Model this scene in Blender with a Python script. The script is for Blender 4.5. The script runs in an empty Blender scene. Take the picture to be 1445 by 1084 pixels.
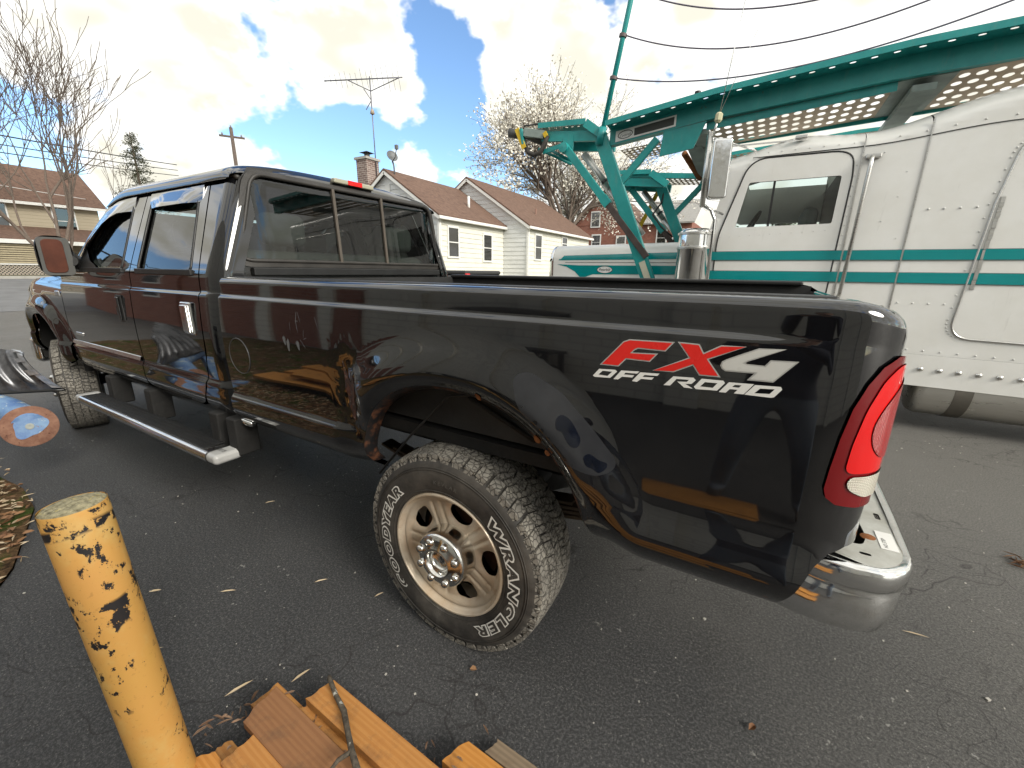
import bpy, bmesh, math, random
import numpy as np
from mathutils import Vector, Matrix, noise
from mathutils.geometry import delaunay_2d_cdt

scene = bpy.context.scene
random.seed(7)
R = math.radians
# ------------------------------------------------------------------ camera
cam_d = bpy.data.cameras.new("camera"); cam = bpy.data.objects.new("camera", cam_d)
scene.collection.objects.link(cam); scene.camera = cam
CY, CP, CR = -0.530, 0.265, 0.013          # yaw, pitch down, roll
F_ = Vector((math.sin(CY)*math.cos(CP), math.cos(CY)*math.cos(CP), -math.sin(CP)))
R_ = Vector((math.cos(CY), -math.sin(CY), 0)); U_ = R_.cross(F_)
R2 = R_*math.cos(CR) + U_*math.sin(CR); U2 = U_*math.cos(CR) - R_*math.sin(CR)
M = Matrix((R2, U2, -F_)).transposed().to_4x4(); M.translation = Vector((0.881, -0.996, 1.427))
cam.matrix_world = M
cam_d.sensor_fit = 'HORIZONTAL'; cam_d.sensor_width = 36; cam_d.lens = 36*588.57/1445
cam_d.clip_start = 0.02; cam_d.clip_end = 2000
scene.render.resolution_x = 1024; scene.render.resolution_y = 768
# ------------------------------------------------------------------ sky, sun, exposure
SUN_DIR = Vector((0.80, -0.20, 0.50)).normalized()
SUN_EL = math.asin(SUN_DIR.z); SUN_AZ = math.atan2(SUN_DIR.x, SUN_DIR.y)
world = bpy.data.worlds.new("World"); scene.world = world; world.use_nodes = True
nt = world.node_tree; nt.nodes.clear(); N = nt.nodes; L = nt.links
out = N.new('ShaderNodeOutputWorld'); bg = N.new('ShaderNodeBackground'); L.new(bg.outputs[0], out.inputs[0])
bg.inputs['Strength'].default_value = 0.15
sky = N.new('ShaderNodeTexSky'); sky.sky_type = 'NISHITA'; sky.sun_disc = False
sky.sun_elevation = SUN_EL; sky.sun_rotation = SUN_AZ
sky.altitude = 100; sky.air_density = 1.0; sky.dust_density = 0.25; sky.ozone_density = 2.5
tc = N.new('ShaderNodeTexCoord')
def wmath(op, a, b=None, c=None, clamp=False):
    n = N.new('ShaderNodeMath'); n.operation = op; n.use_clamp = clamp
    for i, v in enumerate((a, b, c)):
        if v is None: continue
        if isinstance(v, (int, float)): n.inputs[i].default_value = v
        else: L.new(v, n.inputs[i])
    return n.outputs[0]
def wnoise(scale, detail, rough, dist=0.0, vec=None, off=(0, 0, 0)):
    mp = N.new('ShaderNodeMapping'); mp.inputs['Location'].default_value = off
    L.new(vec, mp.inputs[0])
    n = N.new('ShaderNodeTexNoise'); n.inputs['Scale'].default_value = scale; n.inputs['Detail'].default_value = detail
    n.inputs['Roughness'].default_value = rough; n.inputs['Distortion'].default_value = dist
    L.new(mp.outputs[0], n.inputs['Vector']); return n.outputs[0]
dirv = N.new('ShaderNodeVectorMath'); dirv.operation = 'MULTIPLY'; L.new(tc.outputs['Generated'], dirv.inputs[0]); dirv.inputs[1].default_value = (1, 1, 1.5)
n1 = wnoise(4.6, 5, 0.56, 0.0, dirv.outputs[0])
n3 = wnoise(22.0, 3, 0.62, 0.0, dirv.outputs[0], off=(3, 1, 2))
# cloud banks (+) and open blue lanes (-) by direction on the dome: (x, y, z, radius in degrees, weight)
BANKS = [(-.9106,.2775,.3061,10,.22), (-.8667,.3587,.3466,8,.24), (-.8821,.3952,.2563,8,.26), (-.8466,.4845,.2204,6,.26), (-.93,.29,.22,6,.18),
         (-.7423,.5365,.4014,7,.26), (-.653,.6411,.4033,7,.26), (-.7435,.5953,.3046,3.2,.17), (-.66,.6762,.3273,3.2,.17), (-.6143,.7244,.3128,2.2,.16),
         (-.6255,.7535,.2027,5,.22), (-.70,.70,.185,4,.20), (-.5079,.8181,.2698,3.5,.20), (-.4254,.8076,.4084,9,.30), (-.1449,.9103,.3878,20,.34), (.1386,.9206,.3651,30,.34),
         (.74,.3,.6,55,.30), (.3,-.5,.8,60,.16), (-.2,-.9,.4,60,.22), (-.8,.1,.6,24,.14),
         (-.9584,.2265,.1734,4,-.20), (-.9416,.225,.2505,3,-.16), (-.8399,.4477,.3069,2.6,-.30), (-.811,.4633,.3573,3.0,-.30), (-.6776,.688,.26,6,-.16),
         (-.5692,.7363,.3659,4.5,-.26), (-.5869,.7558,.2902,4.5,-.20), (-.5362,.8079,.2446,3,-.12), (-.7676,.5911,.2478,5,-.20), (-.8888,.2951,.3506,2.2,-.22), (-.30,.87,.39,3,-.10)]
acc = None
for (x, y, z, rd, wt) in BANKS:
    v = Vector((x, y, z)).normalized()
    d = N.new('ShaderNodeVectorMath'); d.operation = 'DOT_PRODUCT'; L.new(tc.outputs['Generated'], d.inputs[0]); d.inputs[1].default_value = v
    mr = N.new('ShaderNodeMapRange'); mr.interpolation_type = 'SMOOTHSTEP'
    mr.inputs['From Min'].default_value = math.cos(R(rd*1.45)); mr.inputs['From Max'].default_value = math.cos(R(rd*0.45))
    mr.inputs['To Min'].default_value = 0; mr.inputs['To Max'].default_value = wt
    L.new(d.outputs['Value'], mr.inputs['Value'])
    acc = mr.outputs[0] if acc is None else wmath('ADD', acc, mr.outputs[0])
acc = wmath('MAXIMUM', wmath('MINIMUM', acc, 0.30), -0.22)
fld = wmath('ADD', wmath('ADD', wmath('MULTIPLY', wmath('SUBTRACT', n1, 0.5), 1.15), wmath('MULTIPLY', wmath('SUBTRACT', n3, 0.5), 0.26)), wmath('ADD', acc, 0.435))
mask = N.new('ShaderNodeMapRange'); mask.interpolation_type = 'SMOOTHSTEP'
mask.inputs['From Min'].default_value = 0.54; mask.inputs['From Max'].default_value = 0.66; L.new(fld, mask.inputs['Value'])
# cream-grey undersides where the cloud is thick
n2 = wnoise(9.0, 2, 0.5, 0.0, dirv.outputs[0], off=(5, 2, 0))
und = N.new('ShaderNodeMapRange'); und.interpolation_type = 'SMOOTHSTEP'; und.inputs['From Min'].default_value = 0.36; und.inputs['From Max'].default_value = 0.62; L.new(n2, und.inputs['Value'])
thick = N.new('ShaderNodeMapRange'); thick.interpolation_type = 'SMOOTHSTEP'; thick.inputs['From Min'].default_value = 0.58; thick.inputs['From Max'].default_value = 0.76; L.new(fld, thick.inputs['Value'])
ccol = N.new('ShaderNodeMix'); ccol.data_type = 'RGBA'
ccol.inputs[6].default_value = (4.2, 4.2, 4.1, 1); ccol.inputs[7].default_value = (3.05, 2.94, 2.5, 1); L.new(wmath('MULTIPLY', und.outputs[0], thick.outputs[0]), ccol.inputs[0])
sgain = N.new('ShaderNodeMix'); sgain.data_type = 'RGBA'; sgain.blend_type = 'MULTIPLY'; sgain.inputs[0].default_value = 1
sgain.inputs[7].default_value = (0.62, 0.68, 0.72, 1); L.new(sky.outputs[0], sgain.inputs[6])
cmix = N.new('ShaderNodeMix'); cmix.data_type = 'RGBA'
L.new(mask.outputs[0], cmix.inputs[0]); L.new(sgain.outputs[2], cmix.inputs[6]); L.new(ccol.outputs[2], cmix.inputs[7])
L.new(cmix.outputs[2], bg.inputs['Color'])
world.cycles.sampling_method = 'MANUAL'; world.cycles.sample_map_resolution = 256
sun_d = bpy.data.lights.new("sun", 'SUN'); sun = bpy.data.objects.new("sun", sun_d); scene.collection.objects.link(sun)
sun_d.energy = 1.8; sun_d.angle = R(24); sun_d.color = (1.0, 0.95, 0.86)
sun.rotation_euler = (-SUN_DIR).to_track_quat('-Z', 'Y').to_euler(); sun.location = (10, 5, 20)
scene.view_settings.view_transform = 'Standard'; scene.view_settings.look = 'None'
scene.view_settings.gamma = 1; scene.view_settings.use_curve_mapping = False
scene.view_settings.exposure = 1.15
scene.cycles.max_bounces = 6; scene.cycles.diffuse_bounces = 3; scene.cycles.glossy_bounces = 4; scene.cycles.transparent_max_bounces = 10
scene.cycles.caustics_reflective = False; scene.cycles.caustics_refractive = False
scene.cycles.use_adaptive_sampling = True; scene.cycles.adaptive_threshold = 0.02

# ------------------------------------------------------------------ helpers
COL = scene.collection
def link(o, parent=None):
    COL.objects.link(o)
    if parent is not None: o.parent = parent
    return o
def tag(o, label=None, cat=None, group=None, kind=None):
    if label: o['label'] = label
    if cat: o['category'] = cat
    if group: o['group'] = group
    if kind: o['kind'] = kind
    return o
def thing(name, label, cat, loc=(0, 0, 0), rz=0.0, group=None):
    o = bpy.data.objects.new(name, None); o.empty_display_size = 0.05; link(o)
    o.location = loc; o.rotation_euler = (0, 0, rz)
    return tag(o, label, cat, group)
class MB:
    """collects simple solids into one mesh"""
    def __init__(s): s.v = []; s.f = []
    def add(s, v, f):
        k = len(s.v); s.v += [tuple(q) for q in v]; s.f += [tuple(i+k for i in q) for q in f]; return s
    def box(s, a, b, m=None):
        (x0, y0, z0), (x1, y1, z1) = a, b
        v = [(x0,y0,z0),(x1,y0,z0),(x1,y1,z0),(x0,y1,z0),(x0,y0,z1),(x1,y0,z1),(x1,y1,z1),(x0,y1,z1)]
        if m is not None: v = [tuple(m @ Vector(q)) for q in v]
        return s.add(v, [(0,3,2,1),(4,5,6,7),(0,1,5,4),(1,2,6,5),(2,3,7,6),(3,0,4,7)])
    def bar(s, a, b, w, h=None, up=(0, 0, 1)):
        """rectangular bar from a to b, w across, h along up"""
        a = Vector(a); b = Vector(b); h = h or w; d = (b-a).normalized(); u = Vector(up)
        sd = d.cross(u)
        if sd.length < 1e-5: sd = d.cross(Vector((1, 0, 0)))
        sd.normalize(); u = sd.cross(d)
        v = []
        for q in (a, b):
            for i, j in ((-1,-1),(1,-1),(1,1),(-1,1)): v.append(q + sd*(i*w/2) + u*(j*h/2))
        return s.add(v, [(3,2,1,0),(4,5,6,7),(0,1,5,4),(1,2,6,5),(2,3,7,6),(3,0,4,7)])
    def tube(s, pts, r, n=8, closed=False, caps=True):
        pts = [Vector(q) for q in pts]; m = len(pts); rr = r if isinstance(r, (list, tuple)) else [r]*m
        v = []; f = []; ref = None
        for i, q in enumerate(pts):
            if closed: d = pts[(i+1) % m] - pts[i-1]
            else: d = pts[min(i+1, m-1)] - pts[max(i-1, 0)]
            d.normalize()
            if ref is None:
                ref = d.cross(Vector((0, 0, 1)))
                if ref.length < 0.1: ref = d.cross(Vector((1, 0, 0)))
            ref = (ref - d*ref.dot(d))
            if ref.length < 1e-6: ref = d.orthogonal()
            ref.normalize(); bi = d.cross(ref)
            for k in range(n):
                a = 2*math.pi*k/n; v.append(q + (ref*math.cos(a) + bi*math.sin(a))*rr[i])
        for i in range(m if closed else m-1):
            j = (i+1) % m
            for k in range(n): f.append((i*n+k, i*n+(k+1) % n, j*n+(k+1) % n, j*n+k))
        if caps and not closed: f.append(tuple(range(n-1, -1, -1))); f.append(tuple((m-1)*n+k for k in range(n)))
        return s.add(v, f)
    def lathe(s, prof, o, ax, n=48, cap0=False, cap1=False):
        """prof: (radius, offset along axis)"""
        o = Vector(o); ax = Vector(ax).normalized(); e1 = ax.orthogonal().normalized(); e2 = ax.cross(e1); v = []; f = []
        for (r, h) in prof:
            for k in range(n):
                a = 2*math.pi*k/n; v.append(o + ax*h + (e1*math.cos(a)+e2*math.sin(a))*r)
        for i in range(len(prof)-1):
            for k in range(n): f.append((i*n+k, i*n+(k+1) % n, (i+1)*n+(k+1) % n, (i+1)*n+k))
        if cap0: f.append(tuple(range(n-1, -1, -1)))
        if cap1: f.append(tuple((len(prof)-1)*n+k for k in range(n)))
        return s.add(v, f)
    def prism(s, poly, a, ex, ey, ez):
        """2D poly in (ex,ey) from origin a, extruded along ez (vector)"""
        a = Vector(a); ex = Vector(ex); ey = Vector(ey); ez = Vector(ez); n = len(poly)
        b = [a + ex*x + ey*y for x, y in poly]; t = [q + ez for q in b]
        return s.add(b+t, [tuple(range(n-1, -1, -1)), tuple(range(n, 2*n))] + [(i, (i+1) % n, n+(i+1) % n, n+i) for i in range(n)])
    def quad(s, *v): return s.add(v, [tuple(range(len(v)))])
    def mesh(s, name, mat, smooth=False, sharp=None):
        me = bpy.data.meshes.new(name); me.from_pydata(s.v, [], s.f); me.update()
        bm = bmesh.new(); bm.from_mesh(me); bmesh.ops.recalc_face_normals(bm, faces=bm.faces); bm.to_mesh(me); bm.free()
        if mat: me.materials.append(mat)
        if smooth:
            me.polygons.foreach_set('use_smooth', [True]*len(me.polygons))
            if sharp: me.set_sharp_from_angle(angle=R(sharp))
        return me
    def build(s, name, mat, parent=None, smooth=False, sharp=None, bevel=0, seg=2):
        me = s.mesh(name, mat, smooth, sharp)
        o = bpy.data.objects.new(name, me); link(o, parent)
        if bevel:
            b = o.modifiers.new('bevel', 'BEVEL'); b.width = bevel; b.segments = seg; b.limit_method = 'ANGLE'; b.angle_limit = R(40)
            me.polygons.foreach_set('use_smooth', [True]*len(me.polygons)); b.harden_normals = True
        return o
def dup(src, parent=None, **kw):
    c = src.copy(); COL.objects.link(c); c.parent = parent
    for k, v in kw.items(): setattr(c, k, v)
    for ch in list(src.children): dup(ch, c)
    return c
def nest(o, p):
    """make o a sub-part of p; both are modelled in world coordinates"""
    o.parent = p; o.matrix_parent_inverse = Matrix.Identity(4); return o
def pip(P, poly):
    x = P[:, 0]; y = P[:, 1]; r = np.zeros(len(P), bool); q = np.array(poly); n = len(q); j = n-1
    for i in range(n):
        xi, yi = q[i]; xj, yj = q[j]
        if yi != yj:
            c = ((yi > y) != (yj > y)) & (x < (xj-xi)*(y-yi)/(yj-yi)+xi); r ^= c
        j = i
    return r
def resample(poly, ru, rv):
    o = []
    n = len(poly)
    for i in range(n):
        a = poly[i]; b = poly[(i+1) % n]; d = math.hypot((b[0]-a[0])/ru, (b[1]-a[1])/rv); k = max(1, math.ceil(d))
        for t in range(k): o.append((a[0]+(b[0]-a[0])*t/k, a[1]+(b[1]-a[1])*t/k))
    return o
def rounded(poly, rad, n=5):
    """round the corners of a polygon; rad a number or list"""
    o = []; m = len(poly)
    for i in range(m):
        p = Vector(poly[i]); a = Vector(poly[i-1]); b = Vector(poly[(i+1) % m]); r = rad[i] if isinstance(rad, (list, tuple)) else rad
        if r <= 0: o.append(tuple(p)); continue
        da = (a-p); db = (b-p); ta = min(r, da.length*0.48); tb = min(r, db.length*0.48)
        s = p+da.normalized()*ta; e = p+db.normalized()*tb
        for k in range(n+1):
            t = k/n; o.append(tuple(s*(1-t)**2 + p*2*t*(1-t) + e*t*t))
    return o
def panel(name, outline, mapf, mat, parent=None, holes=(), ru=0.02, rv=0.02, thick=0.0, flip=False, off=0.0, smooth=True, holerim=True):
    """sheet metal: a 2D outline with holes, lifted by mapf(u,v)->(x,y,z), with smooth analytic normals and a turned-in edge"""
    loops = [resample(outline, ru, rv)] + [resample(h, ru, rv) for h in holes]
    pts = []; edges = []
    for lp in loops:
        k = len(pts); n = len(lp); pts += lp; edges += [(k+i, k+(i+1) % n) for i in range(n)]
    nb = len(pts)
    B = np.array(pts); u0, v0 = B.min(0); u1, v1 = B.max(0)
    uu = np.arange(u0+ru*0.5, u1, ru); vv = np.arange(v0+rv*0.5, v1, rv)
    if len(uu) and len(vv):
        G = np.stack(np.meshgrid(uu, vv), -1).reshape(-1, 2)
        ok = pip(G, loops[0])
        for h in loops[1:]: ok &= ~pip(G, h)
        G = G[ok]
        if len(G):
            keep = np.ones(len(G), bool)
            for s in range(0, len(G), 4000):
                d = ((G[s:s+4000, None, 0]-B[None, :, 0])/ru)**2 + ((G[s:s+4000, None, 1]-B[None, :, 1])/rv)**2
                keep[s:s+4000] = d.min(1) > 0.2
            pts += [tuple(q) for q in G[keep]]
    vo, eo, fo, ov, oe, of = delaunay_2d_cdt([Vector(q) for q in pts], edges, [], 0, 1e-6, True)
    P2 = np.array([(q.x, q.y) for q in vo]); T = np.array([list(q) for q in fo])
    cen = P2[T].mean(1); ok = pip(cen, loops[0])
    for h in loops[1:]: ok &= ~pip(cen, h)
    T = T[ok]
    V = []; NR = []; e = 2e-3
    for (u, v) in P2:
        p = Vector(mapf(u, v)); du = Vector(mapf(u+e, v))-Vector(mapf(u-e, v)); dv = Vector(mapf(u, v+e))-Vector(mapf(u, v-e))
        n = du.cross(dv)
        n = n.normalized() if n.length > 1e-12 else Vector((0, -1, 0))
        if flip: n = -n
        V.append(p + n*off); NR.append(n)
    F = []
    for (a, b, c) in T:
        ar = (P2[b][0]-P2[a][0])*(P2[c][1]-P2[a][1])-(P2[b][1]-P2[a][1])*(P2[c][0]-P2[a][0])
        F.append((a, b, c) if (ar > 0) != flip else (a, c, b))
    if thick:
        inv = {}
        for i, srcs in enumerate(ov):
            for s in srcs: inv[s] = i
        k = 0
        for li, lp in enumerate(loops):
            n = len(lp)
            if li == 0 or holerim:
                ids = [inv.get(k+i) for i in range(n)]; base = len(V)
                for q in ids: V.append(V[q]); NR.append(None)
                for q in ids: V.append(V[q]-NR[q]*thick); NR.append(None)
                for i in range(n):
                    j = (i+1) % n; F.append((base+i, base+j, base+n+j, base+n+i))
                    d = V[base+j]-V[base+i]; nn = d.cross(NR[ids[i]])
                    NR[base+i] = nn.normalized() if nn.length > 0 else NR[ids[i]]; NR[base+n+i] = NR[base+i]
            k += n
    me = bpy.data.meshes.new(name); me.from_pydata([tuple(q) for q in V], [], F); me.update()
    if mat: me.materials.append(mat)
    if smooth:
        me.polygons.foreach_set('use_smooth', [True]*len(me.polygons))
        me.normals_split_custom_set_from_vertices([tuple(q) for q in NR])
    o = bpy.data.objects.new(name, me); link(o, parent); return o
def surf(name, fn, nu, nv, mat, parent=None, smooth=True):
    v = [fn(i/nu, j/nv) for j in range(nv+1) for i in range(nu+1)]
    f = [(j*(nu+1)+i, j*(nu+1)+i+1, (j+1)*(nu+1)+i+1, (j+1)*(nu+1)+i) for j in range(nv) for i in range(nu)]
    m = MB(); m.add(v, f); return m.build(name, mat, parent, smooth)
def text_mesh(txt, size=1.0, offset=0.0, shear=0.0, ext=0.0, spacing=1.0):
    c = bpy.data.curves.new('t', 'FONT'); c.body = txt; c.size = size; c.offset = offset; c.shear = shear; c.extrude = ext; c.resolution_u = 3
    c.space_character = spacing
    o = bpy.data.objects.new('t', c); COL.objects.link(o); bpy.context.view_layer.update()
    me = bpy.data.meshes.new_from_object(o.evaluated_get(bpy.context.evaluated_depsgraph_get()))
    v = [tuple(q.co) for q in me.vertices]; f = [tuple(q.vertices) for q in me.polygons]
    bpy.data.objects.remove(o); bpy.data.curves.remove(c); bpy.data.meshes.remove(me)
    return v, f
def sst(a, b, t):
    if a == b: return 0.0 if t < a else 1.0
    t = min(1.0, max(0.0, (t-a)/(b-a))); return t*t*(3-2*t)
def ell(cx, cy, rx, ry, n=24, rot=0.0):
    c, s = math.cos(rot), math.sin(rot)
    return [(cx+rx*math.cos(2*math.pi*k/n)*c-ry*math.sin(2*math.pi*k/n)*s, cy+rx*math.cos(2*math.pi*k/n)*s+ry*math.sin(2*math.pi*k/n)*c) for k in range(n)]

# ------------------------------------------------------------------ materials
class MT:
    """tiny node-tree helper"""
    def __init__(s, name):
        s.m = bpy.data.materials.new(name); s.m.use_nodes = True; s.t = s.m.node_tree; s.N = s.t.nodes; s.L = s.t.links
        s.b = s.N['Principled BSDF']; s.o = s.N['Material Output']; s._co = None
    def co(s, kind='Object', scale=(1, 1, 1), loc=(0, 0, 0), rot=(0, 0, 0)):
        if s._co is None: s._co = s.N.new('ShaderNodeTexCoord')
        mp = s.N.new('ShaderNodeMapping'); mp.inputs['Scale'].default_value = scale; mp.inputs['Location'].default_value = loc; mp.inputs['Rotation'].default_value = rot
        s.L.new(s._co.outputs[kind], mp.inputs[0]); return mp.outputs[0]
    def noise(s, scale, detail=4, rough=0.55, dist=0.0, vec=None):
        n = s.N.new('ShaderNodeTexNoise'); n.inputs['Scale'].default_value = scale; n.inputs['Detail'].default_value = detail
        n.inputs['Roughness'].default_value = rough; n.inputs['Distortion'].default_value = dist
        s.L.new(vec or s.co(), n.inputs['Vector']); return n.outputs[0]
    def vor(s, scale, feat='F1', vec=None, out=0, rnd=1.0):
        n = s.N.new('ShaderNodeTexVoronoi'); n.feature = feat; n.inputs['Scale'].default_value = scale; n.inputs['Randomness'].default_value = rnd
        s.L.new(vec or s.co(), n.inputs['Vector']); return n.outputs[out]
    def ramp(s, f, a, b, ca=(0, 0, 0, 1), cb=(1, 1, 1, 1)):
        r = s.N.new('ShaderNodeValToRGB'); r.color_ramp.elements[0].position = a; r.color_ramp.elements[1].position = b
        r.color_ramp.elements[0].color = ca if len(ca) == 4 else (*ca, 1); r.color_ramp.elements[1].color = cb if len(cb) == 4 else (*cb, 1)
        s.L.new(f, r.inputs[0]); return r.outputs[0]
    def val(s, i, v):
        if hasattr(v, 'is_output'): s.L.new(v, i)
        elif isinstance(v, (tuple, list)): i.default_value = (*v, 1) if len(v) == 3 and i.type == 'RGBA' else v
        else: i.default_value = v
    def mix(s, f, a, b, mode='MIX'):
        n = s.N.new('ShaderNodeMix'); n.data_type = 'RGBA'; n.blend_type = mode
        s.val(n.inputs[0], f); s.val(n.inputs[6], a); s.val(n.inputs[7], b); return n.outputs[2]
    def math(s, op, a, b=None, clamp=False):
        n = s.N.new('ShaderNodeMath'); n.operation = op; n.use_clamp = clamp; s.val(n.inputs[0], a)
        if b is not None: s.val(n.inputs[1], b)
        return n.outputs[0]
    def bump(s, h, strength=0.3, dist=0.01):
        n = s.N.new('ShaderNodeBump'); n.inputs['Strength'].default_value = strength; n.inputs['Distance'].default_value = dist
        s.L.new(h, n.inputs['Height']); s.L.new(n.outputs[0], s.b.inputs['Normal']); return s
    def set(s, **k):
        for a, v in k.items(): s.val(s.b.inputs[a.replace('_', ' ')], v)
        return s
def simple(name, col, rough=0.5, metal=0.0, var=0.12, nscale=6.0, bump=0.0, bscale=60.0, spec=0.5, coat=0.0):
    """plain finish with a little mottling and grain"""
    t = MT(name)
    n = t.noise(nscale, 5, 0.6)
    c = t.mix(t.ramp(n, 0.3, 0.7), tuple(x*(1-var) for x in col), tuple(min(1, x*(1+var)) for x in col))
    t.set(Base_Color=c, Roughness=t.math('ADD', t.math('MULTIPLY', t.noise(nscale*2.3, 3), 0.16), max(0.02, rough-0.08)), Metallic=metal, Specular_IOR_Level=spec)
    if coat: t.set(Coat_Weight=coat, Coat_Roughness=0.03)
    if bump: t.bump(t.noise(bscale, 4, 0.6), bump, 0.004)
    return t.m
# ---- shared materials
t = MT('black_paint')
dust = t.ramp(t.noise(3.0, 6, 0.65), 0.45, 0.8)
fine = t.noise(900, 2, 0.5)
specks = t.ramp(t.vor(75, 'F1'), 0.012, 0.03, (1, 1, 1), (0, 0, 0))
sel = t.ramp(t.noise(6, 2), 0.60, 0.64)
scr = t.ramp(t.noise(5, 8, 0.7, 0.3, t.co(scale=(3, 3, 40), rot=(0, 0.35, 0))), 0.70, 0.735)
scr2 = t.ramp(t.noise(5, 8, 0.7, 0.2, t.co(scale=(30, 3, 4), rot=(0, -0.5, 0))), 0.73, 0.75)
chip = t.math('MULTIPLY', specks, sel)
c = t.mix(t.math('MULTIPLY', dust, 0.02), (0.005, 0.005, 0.0058), (0.28, 0.25, 0.21))
c = t.mix(t.math('MULTIPLY', t.math('ADD', scr, scr2, True), 0.10), c, (0.45, 0.44, 0.42))
c = t.mix(chip, c, (0.42, 0.42, 0.40))
t.set(Base_Color=c, Roughness=t.math('ADD', t.math('MULTIPLY', dust, 0.06), 0.035), Specular_IOR_Level=0.6, Coat_Weight=0.8, Coat_Roughness=0.03, Coat_IOR=1.55)
t.bump(t.noise(2.2, 2, 0.5), 0.04, 0.02)
PAINT = t.m
t = MT('faded_black_paint')
c = t.mix(t.ramp(t.noise(5, 6, 0.65), 0.35, 0.8), (0.007, 0.007, 0.007), (0.022, 0.020, 0.018))
t.set(Base_Color=c, Roughness=t.ramp(t.noise(8, 5), 0.2, 0.8, (0.10,)*3, (0.28,)*3), Specular_IOR_Level=0.5)
FADED = t.m
t = MT('chrome'); n = t.noise(14, 6, 0.7)
t.set(Base_Color=t.mix(t.ramp(n, 0.5, 0.8), (0.80, 0.80, 0.79), (0.60, 0.57, 0.52)), Metallic=1.0, Roughness=t.ramp(t.noise(25, 5), 0.3, 0.85, (0.04,)*3, (0.22,)*3))
t.bump(t.noise(6, 2), 0.08, 0.01); CHROME = t.m
t = MT('brushed_aluminium'); n = t.noise(6, 6, 0.6, 0, t.co(scale=(1, 30, 30)))
t.set(Base_Color=t.mix(n, (0.55, 0.54, 0.51), (0.74, 0.73, 0.70)), Metallic=1.0, Roughness=t.ramp(n, 0.2, 0.8, (0.20,)*3, (0.42,)*3)); ALU = t.m
t = MT('cast_alloy_wheel'); n = t.noise(7, 6, 0.65); g = t.noise(260, 3, 0.6)
c = t.mix(t.ramp(n, 0.32, 0.72), (0.62, 0.55, 0.45), (0.50, 0.375, 0.245))
c = t.mix(t.math('MULTIPLY', t.ramp(t.noise(16, 6, 0.7), 0.58, 0.74), 0.55), c, (0.30, 0.16, 0.08))
t.set(Base_Color=c, Metallic=0.35, Roughness=t.ramp(n, 0.2, 0.8, (0.30,)*3, (0.5,)*3)); t.bump(g, 0.15, 0.001); ALLOY = t.m
t = MT('tyre_rubber')
n = t.noise(7, 6, 0.65); n2 = t.noise(40, 4, 0.6)
c = t.mix(t.ramp(n, 0.38, 0.75), (0.030, 0.028, 0.026), (0.100, 0.090, 0.078))
c = t.mix(t.math('MULTIPLY', t.ramp(t.noise(3.5, 5, 0.7, 1.2), 0.60, 0.70), 0.30), c, (0.20, 0.185, 0.165))
t.set(Base_Color=c, Roughness=t.ramp(n2, 0.2, 0.8, (0.42,)*3, (0.72,)*3), Specular_IOR_Level=0.35); t.bump(n2, 0.15, 0.002); RUBBER = t.m
t = MT('worn_dusty_tread')
n = t.noise(14, 6, 0.65); n2 = t.noise(90, 4, 0.7)
c = t.mix(t.ramp(n, 0.30, 0.70), (0.13, 0.122, 0.11), (0.31, 0.29, 0.25))
vs = t.ramp(t.vor(52, 'DISTANCE_TO_EDGE'), 0.0, 0.10)
c = t.mix(vs, tuple(x*0.45 for x in (0.16, 0.15, 0.135)), c)
t.set(Base_Color=c, Roughness=0.85, Specular_IOR_Level=0.2); t.bump(t.math('ADD', vs, t.math('MULTIPLY', n2, 0.4)), 0.8, 0.004); TREAD = t.m
t = MT('polished_hub_chrome'); n = t.noise(14, 5, 0.6)
t.set(Base_Color=t.mix(n, (0.72, 0.71, 0.68), (0.58, 0.56, 0.52)), Metallic=1.0, Roughness=t.ramp(n, 0.3, 0.8, (0.10,)*3, (0.26,)*3)); HUBC = t.m
DKPLAST = simple('black_plastic', (0.014, 0.014, 0.014), 0.45, var=0.3, bump=0.15, bscale=300)
GASKET = simple('weathered_rubber_gasket', (0.028, 0.025, 0.022), 0.5, var=0.35, nscale=9, bump=0.2, bscale=120)
UNDER = simple('underbody_black', (0.0065, 0.006, 0.0055), 0.8, var=0.5, nscale=12, bump=0.6, bscale=40)
FRAME = simple('dusty_frame_rail', (0.085, 0.062, 0.043), 0.8, var=0.4, nscale=9, bump=0.4, bscale=60)
INT = simple('grey_interior_cloth', (0.26, 0.25, 0.24), 0.85, var=0.15, bump=0.3, bscale=200)
def rust_mat(name, base=(0.16, 0.055, 0.022), alt=(0.30, 0.13, 0.05), sc=18):
    t = MT(name); n = t.noise(sc, 8, 0.7)
    t.set(Base_Color=t.mix(t.ramp(n, 0.3, 0.7), base, alt), Roughness=0.85, Specular_IOR_Level=0.2); t.bump(t.noise(sc*5, 5, 0.7), 0.5, 0.003); return t.m
RUST = rust_mat('rust')
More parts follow.
